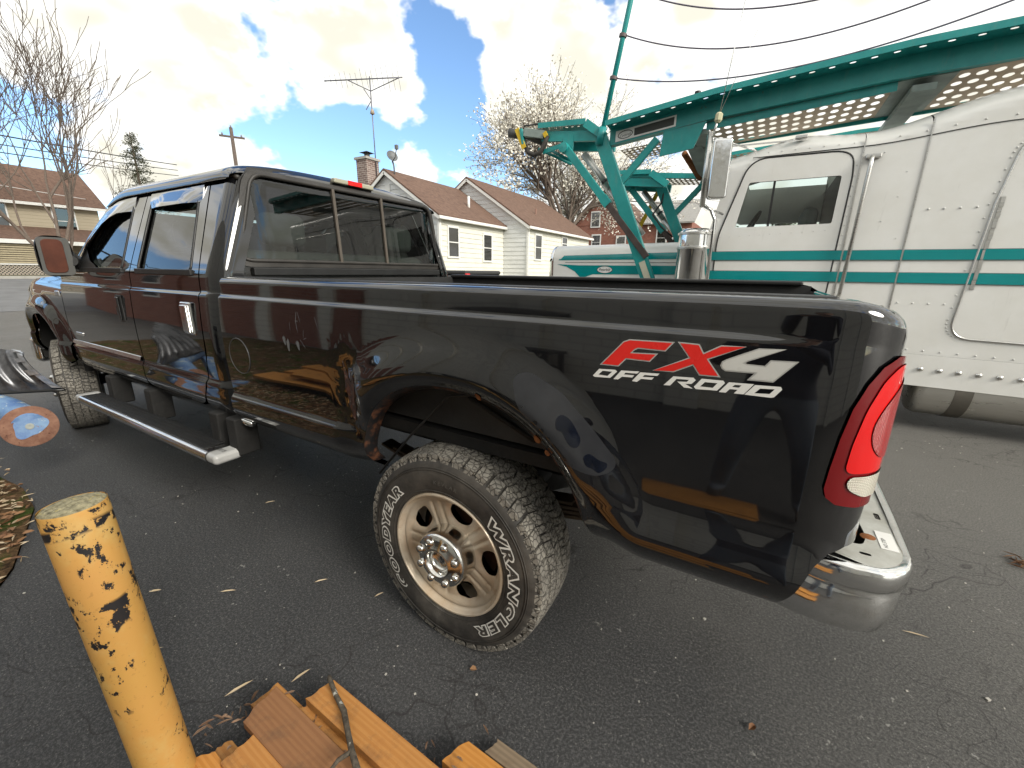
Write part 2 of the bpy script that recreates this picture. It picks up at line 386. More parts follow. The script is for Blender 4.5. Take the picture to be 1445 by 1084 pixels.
def glass_mat(name, tint, rough=0.0, ior=1.5, dirt=0.03):
    t = MT(name); t.N.remove(t.b)
    tr = t.N.new('ShaderNodeBsdfTransparent'); tr.inputs[0].default_value = (*tint, 1)
    gl = t.N.new('ShaderNodeBsdfGlossy'); gl.inputs['Roughness'].default_value = rough; gl.inputs['Color'].default_value = (1, 1, 1, 1)
    df = t.N.new('ShaderNodeBsdfDiffuse'); df.inputs[0].default_value = (0.45, 0.43, 0.40, 1)
    fr = t.N.new('ShaderNodeFresnel'); fr.inputs[0].default_value = ior
    m1 = t.N.new('ShaderNodeMixShader'); m2 = t.N.new('ShaderNodeMixShader')
    d = t.math('MULTIPLY', t.ramp(t.noise(30, 7, 0.7), 0.45, 0.8), dirt)
    t.L.new(d, m1.inputs[0]); t.L.new(tr.outputs[0], m1.inputs[1]); t.L.new(df.outputs[0], m1.inputs[2])
    t.L.new(fr.outputs[0], m2.inputs[0]); t.L.new(m1.outputs[0], m2.inputs[1]); t.L.new(gl.outputs[0], m2.inputs[2])
    t.L.new(m2.outputs[0], t.o.inputs[0]); return t.m
GLASS = glass_mat('tinted_glass', (0.30, 0.35, 0.33), 0.0, 1.62, 0.02)
CLEAR = glass_mat('window_glass', (0.62, 0.72, 0.68), 0.0, 1.6, 0.05)
HGLASS = glass_mat('house_window_glass', (0.25, 0.28, 0.28), 0.0, 1.9, 0.05)
def plastic_lens(name, col, rough=0.08, sc=90, rib=0.0):
    t = MT(name); n = t.noise(5, 4)
    t.set(Base_Color=t.mix(n, tuple(x*0.85 for x in col), col), Roughness=rough, Specular_IOR_Level=0.5, Coat_Weight=0.2, Coat_Roughness=0.04)
    if rib:
        w1 = t.N.new('ShaderNodeTexWave'); w1.bands_direction = 'Z'; w1.inputs['Scale'].default_value = sc
        w2 = t.N.new('ShaderNodeTexWave'); w2.bands_direction = 'X'; w2.inputs['Scale'].default_value = sc
        co = t.co(); t.L.new(co, w1.inputs[0]); t.L.new(co, w2.inputs[0]); t.bump(t.math('ADD', w1.outputs[1], w2.outputs[1]), rib, 0.004)
    return t.m
REDLENS = plastic_lens('red_tail_lens', (0.72, 0.008, 0.008))
REDDARK = plastic_lens('deep_red_lens_border', (0.17, 0.004, 0.006))
REDRIB = plastic_lens('ribbed_red_reflector', (0.40, 0.010, 0.010), 0.18, 100, 0.45)
WHITELENS = plastic_lens('clear_reverse_lens', (0.66, 0.62, 0.52), 0.12, 80, 0.5)
MIRROR_REFL = simple('brick_reflection_glass', (0.085, 0.028, 0.017), 0.45, var=0.25, nscale=12, spec=0.25)  # mirror glass: the reflected brick is painted in as flat brown
LIGHTBAR = plastic_lens('yellowed_clear_lens', (0.42, 0.40, 0.30), 0.15, 60, 0.3)
DECAL_RED = simple('red_vinyl_decal', (0.70, 0.022, 0.016), 0.28, var=0.08, spec=0.4)
DECAL_GREY = simple('silver_vinyl_decal', (0.40, 0.40, 0.38), 0.32, var=0.06)
DECAL_LIGHT = simple('pale_grey_vinyl_decal', (0.58, 0.58, 0.55), 0.3, var=0.05)
DECAL_WHITE = simple('white_vinyl_decal', (0.78, 0.78, 0.75), 0.3, var=0.05)
LETTER = simple('white_tyre_lettering', (0.68, 0.67, 0.63), 0.7, var=0.15)
# =========================================================================================== pickup truck
truck = thing('pickup_truck', 'black lifted crew cab pickup truck with a red FX4 decal on its bed', 'pickup truck', (0, 1, 0))
class TP:  # children are modelled in world coordinates; parent sits at the base of the truck
    pass
def fix(o):
    """keep world coordinates although the parent Empty is offset"""
    o.matrix_parent_inverse = Matrix.Translation((0, -1, 0)); return o
def superr(x, z, cx, cz, rx, rz, e=2.2):
    return ((abs(x-cx)/rx)**e + (max(z-cz, 0)/rz)**e)**(1/e)
def flare(x, z, cx, cz=0.60, rx=0.485, rz=0.457, torn=False):
    rho = superr(x, z, cx, cz, rx, rz)
    b = 0.046*(1-sst(1.10, 1.42, rho)) - 0.032*(1-sst(0.98, 1.11, rho))**1.5
    if torn: w_ = sst(cx-0.30, cx+0.10, x); return b*(sst(0.78, 1.10, z)*(1-w_) + sst(0.66, 0.88, z)*w_)
    return b*(sst(0.55, 0.70, z)*0.5+0.5)
XS, XR, RY = 1.02, 1.15, 0.12
def ybed(x, z):
    y = 0.050 + 0.015*sst(1.283, 1.303, z)*(1-sst(0.80, 1.02, x))
    q = 1-((z-1.05)/0.25)**2
    if q > 0: y -= 0.012*q
    rho_ = superr(x, z, 0.045, 0.60, 0.485, 0.457)
    y -= (0.020*(1-sst(0.782, 0.815, z)) if x < 0 else 0.036*(1-sst(0.715, 0.865, z)))*sst(1.05, 1.34, rho_)
    if z < 0.75: y += 0.085*((0.75-z)/0.13)**2
    y -= flare(x, z, 0.045, torn=True)
    y += 0.0022*noise.noise(Vector((x*2.0, 0, z*2.6)))
    # crumpled front edge of the wheel arch
    d = ((x+0.475)/0.055)**2 + ((z-0.93)/0.13)**2
    if d < 6: y += 0.022*math.exp(-d) + 0.006*math.exp(-d*0.7)*noise.noise(Vector((x*30, 0, z*22)))
    return y
def Pbed(s, v):
    if v <= 1.35: z = v; yi = 0.0
    elif v <= 1.35+0.0471: b = (v-1.35)/0.03; z = 1.35+0.03*math.sin(b); yi = 0.03*(1-math.cos(b))
    else: z = 1.38; yi = 0.03 + (v-1.3971)
    x = s; y = ybed(min(s, XS), min(v, 1.35)) + yi
    if s > XS:
        a = (s-XS)/XR_R
        if a < math.pi/2: x = XS + (XR-XS)*math.sin(a); y += RY*(1-math.cos(a))
        else: x = XR; y += RY + (s-XS-XR_R*math.pi/2)
    if s > 1.0: z -= 0.062*max(0, (z-1.22)/0.16)*min(1.15, (s-1.0)/0.19)**2.2
    return (x, y, z)
XR_R = 0.125
def mir(f): return lambda u, v: (f(u, v)[0], 2-f(u, v)[1], f(u, v)[2])
def arch(cx, cz=0.60, rx=0.485, rz=0.457, zlo=0.64, e=2.2, n=40):
    o = []
    for k in range(n+1):
        a = math.pi*k/n; c, s = math.cos(a), math.sin(a)
        o.append((cx+rx*math.copysign(abs(c)**(2/e), c), cz+rz*abs(s)**(2/e)))
    return o           # from rear (+x) over the top to the front (-x)
# bedside: outline in (s, v)
BF = -1.378
ar = arch(0.045)
bed_out = [(BF, 0.665), (-0.425, 0.615), (-0.415, 0.63)] + [q for q in reversed(ar) if q[1] > 0.64 or q[0] < 0] [1:]
bed_out = [(BF, 0.665), (-0.400, 0.612)] + [q for q in reversed(ar) if q[1] > 0.63] + [(0.535, 0.60), (0.56, 0.635), (0.80, 0.645), (1.012, 0.655), (1.045, 0.74), (1.065, 0.79), (1.09, 0.822), (1.13, 0.836), (1.20, 0.838), (1.235, 0.86), (1.235, 1.36), (1.20, 1.42), (1.15, 1.46), (BF, 1.46)]
bed = fix(panel('bedside', bed_out, Pbed, PAINT, truck, ru=0.016, rv=0.0125, thick=0.02))
fix(panel('bedside', [(u, v) for u, v in bed_out], mir(Pbed), PAINT, truck, ru=0.05, rv=0.03, thick=0.02, flip=True))
m = MB()   # turned-in arch lip
lip = [(x, z) for x, z in ar if z > 0.62]
for (x, z) in (lip,) and []: pass
prof = [(0.0, 0.0), (0.012, 0.012), (0.022, 0.05), (0.010, 0.055)]
v = []; f = []
for i, (x, z) in enumerate(lip):
    y0 = ybed(x, z)
    cx, cz = 0.045-x, 0.60-z; l = math.hypot(cx, cz)
    for (rin, dy) in prof: v.append((x+cx/l*rin, y0+dy-0.001, z+cz/l*rin))
for i in range(len(lip)-1):
    for k in range(3): f.append((i*4+k, i*4+k+1, i*4+4+k+1, i*4+4+k))
t = MT('rusty_painted_lip'); n = t.noise(16, 7, 0.7)
t.set(Base_Color=t.mix(t.ramp(n, 0.50, 0.62), (0.012, 0.012, 0.013), (0.13, 0.055, 0.03)), Roughness=0.45); LIPM = t.m
fix(m.add(v, f).build('arch_lip', LIPM, truck, True))
m = MB()   # inner wheel housing
hs = [(x, z) for x, z in arch(0.045, rx=0.53, rz=0.50) if z > (0.84 if x < 0 else 0.66)]; v = []; f = []
for (x, z) in hs: v += [(x, 0.09, z), (x, 0.55, z)]
for i in range(len(hs)-1): f.append((2*i, 2*i+1, 2*i+3, 2*i+2))
fix(m.add(v, f).build('wheel_housing', UNDER, truck, True))
# small plugs of rust along the lip
for (x, z, r) in ((0.165, 1.048, 0.010), (0.372, 0.952, 0.011), (0.405, 0.915, 0.008)):
    y0 = ybed(x, z)-0.001
    fix(panel('rust_spot', ell(x, z, r, r*1.25, 14, 0.6), lambda u, v: (u, ybed(u, v)-0.0025, v), RUST, truck, ru=0.01, rv=0.01))
# bed interior, tailgate
t = simple('bed_liner', (0.02, 0.02, 0.02), 0.7, var=0.4, nscale=8, bump=0.4, bscale=80)
m = MB(); m.box((-1.37, 0.16, 0.86), (1.12, 1.84, 0.89)); m.box((-1.37, 0.155, 0.86), (1.10, 0.175, 1.366)); m.box((-1.37, 1.825, 0.86), (1.10, 1.845, 1.366)); m.box((-1.378, 0.10, 0.70), (-1.345, 1.90, 1.372))
for i in range(9): m.box((-1.3, 0.30+i*0.16, 0.89), (1.09, 0.36+i*0.16, 0.905))
fix(m.build('bed_box', t, truck))
m = MB(); m.box((1.085, 0.20, 0.86), (1.148, 1.80, 1.345)); fix(m.build('tailgate', PAINT, truck, bevel=0.02, seg=3))
m = MB(); m.box((-1.36, 1.80, 1.366), (1.06, 1.90, 1.392)); fix(m.build('rail_cap', DKPLAST, truck, bevel=0.01))
m = MB(); m.box((-1.36, 0.115, 1.366), (1.02, 0.185, 1.3835)); fix(m.build('rail_cap', DKPLAST, truck, bevel=0.006))
# ---- decals on the bedside
def decal(name, pts, mat, off, holes=(), parent=truck):
    f = lambda u, v: (u, ybed(u, v)-off, v)
    return fix(panel(name, pts, f, mat, parent, holes=holes, ru=0.02, rv=0.02, flip=False))
def inset(poly, d):
    n = len(poly); o = []
    ar_ = sum(poly[i][0]*poly[(i+1) % n][1]-poly[(i+1) % n][0]*poly[i][1] for i in range(n)); s = 1 if ar_ > 0 else -1
    for i in range(n):
        p = Vector(poly[i]); a = (p-Vector(poly[i-1])).normalized(); b = (Vector(poly[(i+1) % n])-p).normalized()
        na = Vector((-a.y, a.x))*s; nb = Vector((-b.y, b.x))*s; k = na+nb
        k = k/max(0.35, k.length_squared/2) if k.length > 1e-6 else na
        o.append((p.x+k.x*d, p.y+k.y*d))
    return o
FX = {'F': [(0.5388,1.1931),(0.5847,1.2473),(0.5947,1.2593),(0.61,1.266),(0.717,1.2689),(0.6981,1.2442),(0.6333,1.2446),(0.6259,1.2405),(0.6197,1.2338),(0.6822,1.2376),(0.6648,1.2151),(0.6064,1.2152),(0.5889,1.1943)],
 'X': [(0.723,1.2704),(0.7712,1.2694),(0.7826,1.2504),(0.8159,1.2711),(0.8671,1.2727),(0.7943,1.2361),(0.8246,1.1983),(0.7789,1.1967),(0.7627,1.2183),(0.7221,1.1968),(0.6725,1.1948),(0.7513,1.2358)],
 '4': [(0.8898,1.2715),(0.9412,1.2743),(0.8739,1.2409),(0.8684,1.2367),(0.8725,1.2351),(0.9062,1.2352),(0.9152,1.2484),(0.9664,1.2511),(0.9267,1.2011),(0.8767,1.1993),(0.8889,1.2159),(0.8315,1.2137),(0.8236,1.2185),(0.82,1.2254),(0.8223,1.2348),(0.8311,1.2413)]}
for k, nm in (('F', 'letter_f'), ('X', 'letter_x'), ('4', 'numeral_four')):
    b = decal(nm, FX[k], DECAL_GREY, 0.0008)
    nest(decal('letter_fill', inset(FX[k], 0.0028), DECAL_RED if k != '4' else DECAL_LIGHT, 0.0014), b)
OFFR = [('letter_o', [(0.5226,1.1617),(0.5385,1.182),(0.5805,1.1847),(0.5865,1.1809),(0.5697,1.1618),(0.5282,1.1589)], [(0.5375,1.1666),(0.5484,1.178),(0.5737,1.1788),(0.562,1.1661)]),
 ('letter_f', [(0.5782,1.1599),(0.5968,1.185),(0.6424,1.1882),(0.6371,1.1821),(0.6077,1.1806),(0.6041,1.1756),(0.6306,1.1771),(0.6262,1.1708),(0.6002,1.1692),(0.5906,1.1606)], None),
 ('letter_f', [(0.626,1.1615),(0.6445,1.1865),(0.6909,1.1893),(0.6859,1.1827),(0.6556,1.1813),(0.6513,1.1759),(0.6789,1.1781),(0.6738,1.1717),(0.6479,1.1701),(0.6389,1.1613)], None),
 ('letter_r', [(0.7029,1.1625),(0.7232,1.1872),(0.7679,1.1899),(0.7737,1.1846),(0.7654,1.1747),(0.7516,1.1727),(0.7701,1.1638),(0.75,1.1637),(0.7334,1.1759),(0.7545,1.178),(0.7591,1.1835),(0.731,1.1818),(0.7184,1.1639)], None),
 ('letter_o', [(0.7712,1.1688),(0.7858,1.1901),(0.8311,1.1918),(0.835,1.1868),(0.8213,1.167),(0.7761,1.1638)], [(0.7846,1.1714),(0.7934,1.183),(0.8199,1.1843),(0.8115,1.1721)]),
 ('letter_a', [(0.8249,1.1643),(0.8427,1.1898),(0.8923,1.1925),(0.8751,1.1667),(0.8555,1.1658),(0.8622,1.1752),(0.8463,1.1746),(0.8395,1.1651)], [(0.8504,1.1802),(0.8552,1.1857),(0.8685,1.1863),(0.8638,1.1804)]),
 ('letter_d', [(0.8767,1.1664),(0.894,1.191),(0.9424,1.1938),(0.9454,1.1881),(0.933,1.1692),(0.9274,1.1674)], [(0.8951,1.1725),(0.9048,1.1845),(0.9318,1.1869),(0.924,1.1753)])]
for nm, o_, h_ in OFFR: decal(nm, o_, DECAL_WHITE, 0.001, [h_] if h_ else ())
# filler and touch-up patches on the flare, torn corner
PRIMER = simple('grey_primer_patch', (0.026, 0.027, 0.030), 0.12, var=0.15, nscale=14)
BLUEP = simple('dark_blue_touch_up_paint', (0.005, 0.0065, 0.012), 0.12, var=0.3, nscale=20)
def blob(cx, cz, rx, rz, rot, seed, wob=0.22, n=26):
    rr = random.Random(seed); ph = [rr.uniform(0, 6.28) for _ in range(3)]
    o = []
    for k in range(n):
        a = 2*math.pi*k/n; w = 1+wob*(math.sin(2*a+ph[0])*0.5+math.sin(3*a+ph[1])*0.5+math.sin(5*a+ph[2])*0.3)
        x, z = rx*w*math.cos(a), rz*w*math.sin(a); o.append((cx+x*math.cos(rot)-z*math.sin(rot), cz+x*math.sin(rot)+z*math.cos(rot)))
    return o
decal('primer_patch', rounded([(0.289,1.134),(0.336,1.153),(0.443,1.104),(0.533,1.021),(0.609,0.938),(0.600,0.908),(0.558,0.888),(0.473,0.909),(0.404,0.973),(0.322,1.043)], 0.03, 4), PRIMER, 0.0006)
decal('touch_up_patch', rounded([(0.436,1.032),(0.448,1.049),(0.472,1.039),(0.492,1.016),(0.512,0.985),(0.507,0.963),(0.486,0.962),(0.468,0.986),(0.459,1.003),(0.442,1.003)], 0.012, 3), BLUEP, 0.0013)
decal('touch_up_patch', rounded([(0.521,0.941),(0.536,0.953),(0.564,0.935),(0.586,0.93),(0.585,0.915),(0.566,0.898),(0.551,0.911),(0.531,0.916)], 0.01, 3), BLUEP, 0.0013)
TORN = MT('torn_rusty_paint'); n = TORN.noise(38, 8, 0.75, 0.6)
cc = TORN.mix(TORN.ramp(n, 0.46, 0.52), (0.10, 0.035, 0.02), (0.03, 0.02, 0.02)); cc = TORN.mix(TORN.ramp(TORN.noise(24, 7, 0.7), 0.60, 0.64), cc, (0.33, 0.31, 0.30))
cc = TORN.mix(TORN.ramp(TORN.noise(15, 5, 0.7), 0.66, 0.69), cc, (0.40, 0.22, 0.03))
TORN.set(Base_Color=cc, Roughness=0.4); TORN.bump(n, 0.7, 0.01)
decal('torn_patch', [(-0.497,1.085),(-0.478,1.010),(-0.462,0.995),(-0.448,1.030),(-0.430,1.020),(-0.418,0.985),(-0.425,0.955),(-0.440,0.930),(-0.436,0.900),(-0.450,0.875),(-0.462,0.835),(-0.478,0.850),(-0.482,0.880),(-0.497,0.905),(-0.492,0.94),(-0.505,0.965),(-0.500,1.01)], TORN.m, 0.0015)
SCR = simple('bare_scratch', (0.22, 0.22, 0.23), 0.5)
rr = random.Random(4)
for i in range(10):
    x = -0.72+rr.uniform(-0.11, 0.10); z = 1.155+rr.uniform(-0.045, 0.085); a = rr.uniform(-1.3, 1.3)+1.2; l = rr.uniform(0.02, 0.055)
    dx, dz = math.cos(a)*l/2, math.sin(a)*l/2; wd = rr.uniform(0.0006, 0.0014); nx, nz = -math.sin(a)*wd, math.cos(a)*wd
    decal('scratch', [(x-dx, z-dz), (x+dx-nx, z+dz-nz), (x+dx, z+dz), (x-dx*0.2+nx, z-dz*0.2+nz)], SCR, 0.0006)
for (x, z, l) in ((-0.86, 1.128, 0.040), (-0.835, 1.110, 0.055), (-0.765, 1.115, 0.040)):
    decal('scuff', blob(x, z, 0.009, l/2, 0.12, int(l*1000), 0.25, 16), simple('grey_scuff', (0.12, 0.125, 0.13), 0.4) if 'SCUF' not in globals() else SCUF, 0.0008)
# fuel door
fo = ell(-1.245, 1.015, 0.083, 0.083, 40)
fd = fix(panel('fuel_door', fo, lambda u, v: (u, ybed(u, v)-0.0018, v), PAINT, truck, ru=0.02, rv=0.02, thick=0.004))
m = MB(); m.tube([(x, ybed(x, z)-0.0012, z) for x, z in ell(-1.245, 1.015, 0.086, 0.086, 48)], 0.0022, 5, True); nest(m.build('fuel_door_seam', simple('pale_seam', (0.05, 0.05, 0.05), 0.4), None, True), fd)
# ---- tail light (left and right share the design)
def tail_light(mapf, flip, ru):
    tl = [(1.050, 0.985), (1.052, 1.03), (1.058, 1.10), (1.068, 1.165), (1.085, 1.215), (1.108, 1.255), (1.145, 1.285), (1.20, 1.300), (1.245, 1.30), (1.245, 0.945), (1.19, 0.940), (1.12, 0.942), (1.075, 0.950), (1.056, 0.965)]
    kw = dict(ru=ru, rv=ru, flip=flip)
    a = fix(panel('tail_light', tl, mapf, REDDARK, truck, thick=0.010, off=0.006, **kw))
    def sub(n, o_, mt, of):
        return nest(panel(n, o_, mapf, mt, None, off=of, thick=0.002, **kw), a)
    sub('brake_lens', rounded([(1.077, 1.025), (1.080, 1.09), (1.092, 1.165), (1.115, 1.225), (1.15, 1.262), (1.238, 1.285), (1.238, 1.025)], 0.02), REDLENS, 0.0085)
    sub('reflector', rounded([(1.118, 1.085), (1.110, 1.125), (1.124, 1.165), (1.155, 1.20), (1.236, 1.24), (1.236, 1.055), (1.15, 1.055)], 0.025), REDRIB, 0.0105)
    sub('reverse_lens', rounded([(1.095, 0.985), (1.085, 1.0), (1.09, 1.018), (1.236, 1.020), (1.236, 0.968), (1.13, 0.968)], 0.012), WHITELENS, 0.0095)
tail_light(Pbed, False, 0.012); tail_light(mir(Pbed), True, 0.03)
# ---- rear bumper: chrome wrap with a steel step plate on top
def bump_path(n=40):
    pts = [(1.055, 0.100)]
    pts += [(1.10, 0.085), (1.15, 0.080)]
    for k in range(9):
        a = k/8*math.pi/2; pts.append((1.17+0.10*math.sin(a), 0.085+0.13*(1-math.cos(a))))
    pts += [(1.278, 0.40), (1.285, 0.7), (1.288, 1.0)]
    return pts + [(x, 2-y) for x, y in reversed(pts[:-1])]
bp = bump_path()
pr = [(0.022, 0.795), (0.008, 0.797), (0.0, 0.790), (-0.002, 0.778), (-0.001, 0.745), (0.008, 0.738), (0.010, 0.730), (0.006, 0.722), (0.006, 0.67), (0.018, 0.62), (0.045, 0.595)]
v = []; f = []; c0 = Vector((1.10, 1.0)); n_ = len(bp)
for i, (x, y) in enumerate(bp):
    a = Vector(bp[max(i-1, 0)]); b = Vector(bp[min(i+1, n_-1)]); d = (b-a).normalized(); inn = Vector((-d.y, d.x))
    if inn.dot(c0-Vector((x, y))) < 0: inn = -inn
    for (h, z) in pr:
        zz_ = z
        sl = max(0, 1-i/3.0) if i < n_/2 else max(0, 1-(n_-1-i)/3.0)
        zz_ = z
        xo = -0.045*(0.795-z)/0.2*sl*1.3
        v.append((x+inn.x*h+xo, y+inn.y*h, zz_))
K = len(pr)
for i in range(n_-1):
    for k in range(K-1): f.append((i*K+k, i*K+k+1, (i+1)*K+k+1, (i+1)*K+k))
m = MB(); m.add(v, f); rbump = fix(m.build('rear_bumper', CHROME, truck, True, 55))
t = MT('weathered_zinc_step'); n = t.noise(9, 7, 0.7)
c = t.mix(t.ramp(n, 0.35, 0.7), (0.62, 0.62, 0.58), (0.42, 0.41, 0.36)); c = t.mix(t.ramp(t.noise(6, 8, 0.75), 0.60, 0.70), c, (0.38, 0.21, 0.09))
t.set(Base_Color=c, Metallic=0.55, Roughness=0.42); t.bump(t.noise(150, 3), 0.1, 0.002); STEPM = t.m
top_o = [(1.085, 0.19), (1.10, 0.13), (1.17, 0.105)] + [(1.17+0.085*math.sin(k/6*math.pi/2), 0.105+0.12*(1-math.cos(k/6*math.pi/2))) for k in range(1, 7)] + [(1.263, 0.42), (1.27, 0.7), (1.272, 1.0), (1.27, 1.3), (1.255, 1.77), (1.17, 1.895), (1.10, 1.87), (1.165, 1.6), (1.165, 0.42), (1.15, 0.40)]
slots = [rounded([(x-w/2, y-h/2), (x+w/2, y-h/2), (x+w/2, y+h/2), (x-w/2, y+h/2)], 0.004, 2) for x, y, w, h in ((1.195, 0.56, 0.012, 0.035), (1.235, 0.60, 0.012, 0.035), (1.195, 0.80, 0.012, 0.035), (1.235, 0.78, 0.012, 0.04), (1.235, 0.38, 0.012, 0.035), (1.195, 1.0, 0.012, 0.04), (1.235, 1.0, 0.012, 0.04), (1.175, 0.155, 0.022, 0.010))]
big = rounded([(1.115, 0.20), (1.175, 0.19), (1.19, 0.24), (1.185, 0.36), (1.15, 0.385), (1.11, 0.36)], 0.02)
nest(panel('bumper_step', top_o, lambda u, v: (u, v, 0.7925+0.003*math.sin(v*9)), STEPM, truck, holes=slots+[big], ru=0.03, rv=0.03, thick=0.004, flip=False), rbump)
m = MB(); m.lathe([(0.0, 0.0025), (0.012, 0.0025), (0.017, 0.0)], (1.195, 0.245, 0.794), (0, 0, 1), 20); nest(m.build('bumper_bolt', RUST, None, True), rbump)
m = MB(); m.box((1.212, 0.20, 0.7955), (1.246, 0.285, 0.7968)); st = nest(m.build('white_sticker', DECAL_WHITE), rbump)
v, f = text_mesh('NO STEP', 0.011); m = MB(); m.add([(1.217-q[1]*0+0.004*0+q[1]*-1+0.010, 0.207+q[0]*1.0, 0.7972) for q in v], f); nest(m.build('sticker_print', DKPLAST), rbump)
m = MB(); m.box((1.09, 0.15, 0.70), (1.20, 0.42, 0.705)); m.box((1.04, 0.55, 0.55), (1.16, 1.45, 0.70)); nest(m.build('bumper_bracket', UNDER), rbump)
# ---- cab side: y as a function of height, rear corner wrapped
CXR, CRR = -1.440, 0.085
def ycab(x, z):
    y = 0.060 + 0.012*sst(1.283, 1.305, z)
    q = 1-((z-1.05)/0.25)**2
    if q > 0: y -= 0.010*q
    y -= 0.016*(1-sst(0.815, 0.850, z))
    if z < 0.76: y += 0.07*((0.76-z)/0.14)**2
    tz = z-1.385; y += 0.385*(tz+math.sqrt(tz*tz+0.0008))/2
    y += 0.0018*noise.noise(Vector((x*1.8, 3, z*2.4)))
    return y
def Pcab(s, z):
    xs = CXR-CRR
    y = ycab(min(s, xs), z); x = s
    if s > xs:
        a = (s-xs)/CRR
        if a < math.pi/2: x = xs+CRR*math.sin(a); y += CRR*(1-math.cos(a))
        else: x = CXR; y += CRR+(s-xs-CRR*math.pi/2)
    x -= 0.06*max(0, z-1.40)*sst(-2.2, -1.44, x)
    return (x, y, z)
ZT = 1.865
rwin = rounded([(-2.335, 1.405), (-1.685, 1.405), (-1.770, 1.795), (-2.355, 1.800)], [0.03, 0.03, 0.05, 0.03])
fwin = rounded([(-3.30, 1.405), (-2.565, 1.405), (-2.610, 1.800), (-2.80, 1.802), (-3.02, 1.765), (-3.22, 1.60)], [0.02, 0.03, 0.03, 0.08, 0.10, 0.08])
G = 0.0055
rdoor = rounded([(-2.445+G, 0.715), (-2.40, 0.685), (-1.80, 0.670), (-1.715, 0.700), (-1.655, 0.80), (-1.605, 1.00), (-1.600, 1.38), (-1.68, ZT), (-2.445+G, ZT)], [0.0, 0.03, 0.04, 0.05, 0.08, 0.08, 0.05, 0.03, 0.0])
fdoor = [(-3.722, 0.80), (-3.66, 0.72), (-3.55, 0.690), (-2.47, 0.690), (-2.445-G, 0.72), (-2.445-G, ZT), (-2.80, ZT), (-3.06, 1.80), (-3.28, 1.62), (-3.46, 1.42), (-3.72, 1.36)]
dr = fix(panel('rear_door', rdoor, Pcab, PAINT, truck, holes=[rwin], ru=0.022, rv=0.014, thick=0.02))
df = fix(panel('front_door', fdoor, Pcab, PAINT, truck, holes=[fwin], ru=0.03, rv=0.014, thick=0.02))
for mp_, fl in ((mir(Pcab), True),):
    dr2 = fix(panel('rear_door', rdoor, mp_, PAINT, truck, holes=[rwin], ru=0.06, rv=0.04, thick=0.02, flip=fl)); df2 = fix(panel('front_door', fdoor, mp_, PAINT, truck, holes=[fwin], ru=0.06, rv=0.04, thick=0.02, flip=fl))
# C pillar wrapping to the back of the cab, sill below the doors
xs = CXR-CRR
cp = [(-1.735, 0.62), (xs+CRR*1.57+0.05, 0.62), (xs+CRR*1.57+0.05, 1.86), (-1.668, ZT+0.015), (-1.590, 1.38), (-1.594, 1.00), (-1.645, 0.80), (-1.705, 0.69)]
fix(panel('cab_corner', cp, Pcab, PAINT, truck, ru=0.014, rv=0.016, thick=0.01)); fix(panel('cab_corner', cp, mir(Pcab), PAINT, truck, ru=0.04, rv=0.04, thick=0.01, flip=True))
sill = [(-3.70, 0.60), (-1.735, 0.60), (-1.71, 0.682), (-1.80, 0.660), (-2.40, 0.672), (-3.55, 0.678), (-3.68, 0.70)]
fix(panel('rocker_panel', sill, lambda u, v: (u, ycab(u, v)+0.004, v), PAINT, truck, ru=0.05, rv=0.012, thick=0.02)); fix(panel('rocker_panel', sill, mir(lambda u, v: (u, ycab(u, v)+0.004, v)), PAINT, truck, ru=0.08, rv=0.03, thick=0.02, flip=True))
# dark jamb behind the door gaps
m = MB()
for yy in (0.0, 1.0):
    for a, b in (((-2.52, 0.70), (-2.37, ZT)),):
        pts = [(x, z) for z in np.linspace(a[1], b[1], 12) for x in (a[0], b[0])]
        v = [(x, (Pcab(x, z)[1]+0.016) if yy == 0 else 2-(Pcab(x, z)[1]+0.016), z) for x, z in pts]
        m.add(v, [(2*i, 2*i+1, 2*i+3, 2*i+2) for i in range(11)])
fix(m.build('door_jamb', DKPLAST, truck))
# front fender with its own flare and arch
FXC = -4.36
def yfen(x, z):
    y = ycab(-3.7, z) - flare(x, z, FXC, 0.58, 0.50, 0.45)*1.15
    if z > 1.20: y += 0.25*(z-1.20)+2.2*(z-1.20)**2
    if x < -4.5: y += 0.30*(-(x+4.5))**2 + 0.04*(-(x+4.5))
    return y
fa = [q for q in arch(FXC, 0.58, 0.50, 0.45)]
fen = [(-4.95, 0.66), (-4.85, 0.64)] + [q for q in reversed(fa) if q[1] > 0.64] + [(-3.84, 0.66), (-3.72, 0.70), (-3.733, 0.80), (-3.733, 1.36), (-4.2, 1.335), (-4.8, 1.30), (-5.05, 1.22), (-5.10, 0.80)]
Pf = lambda u, v: (u, yfen(u, v), v)
fix(panel('front_fender', fen, Pf, PAINT, truck, ru=0.025, rv=0.016, thick=0.02)); fix(panel('front_fender', fen, mir(Pf), PAINT, truck, ru=0.06, rv=0.04, thick=0.02, flip=True))
m = MB(); hs = [(x, z) for x, z in arch(FXC, 0.58, 0.53, 0.48) if z > 0.55]; v = []; f = []
for (x, z) in hs: v += [(x, 0.10, z), (x, 0.6, z)]
for i in range(len(hs)-1): f.append((2*i, 2*i+1, 2*i+3, 2*i+2))
fix(m.add(v, f).build('wheel_housing', UNDER, truck, True))
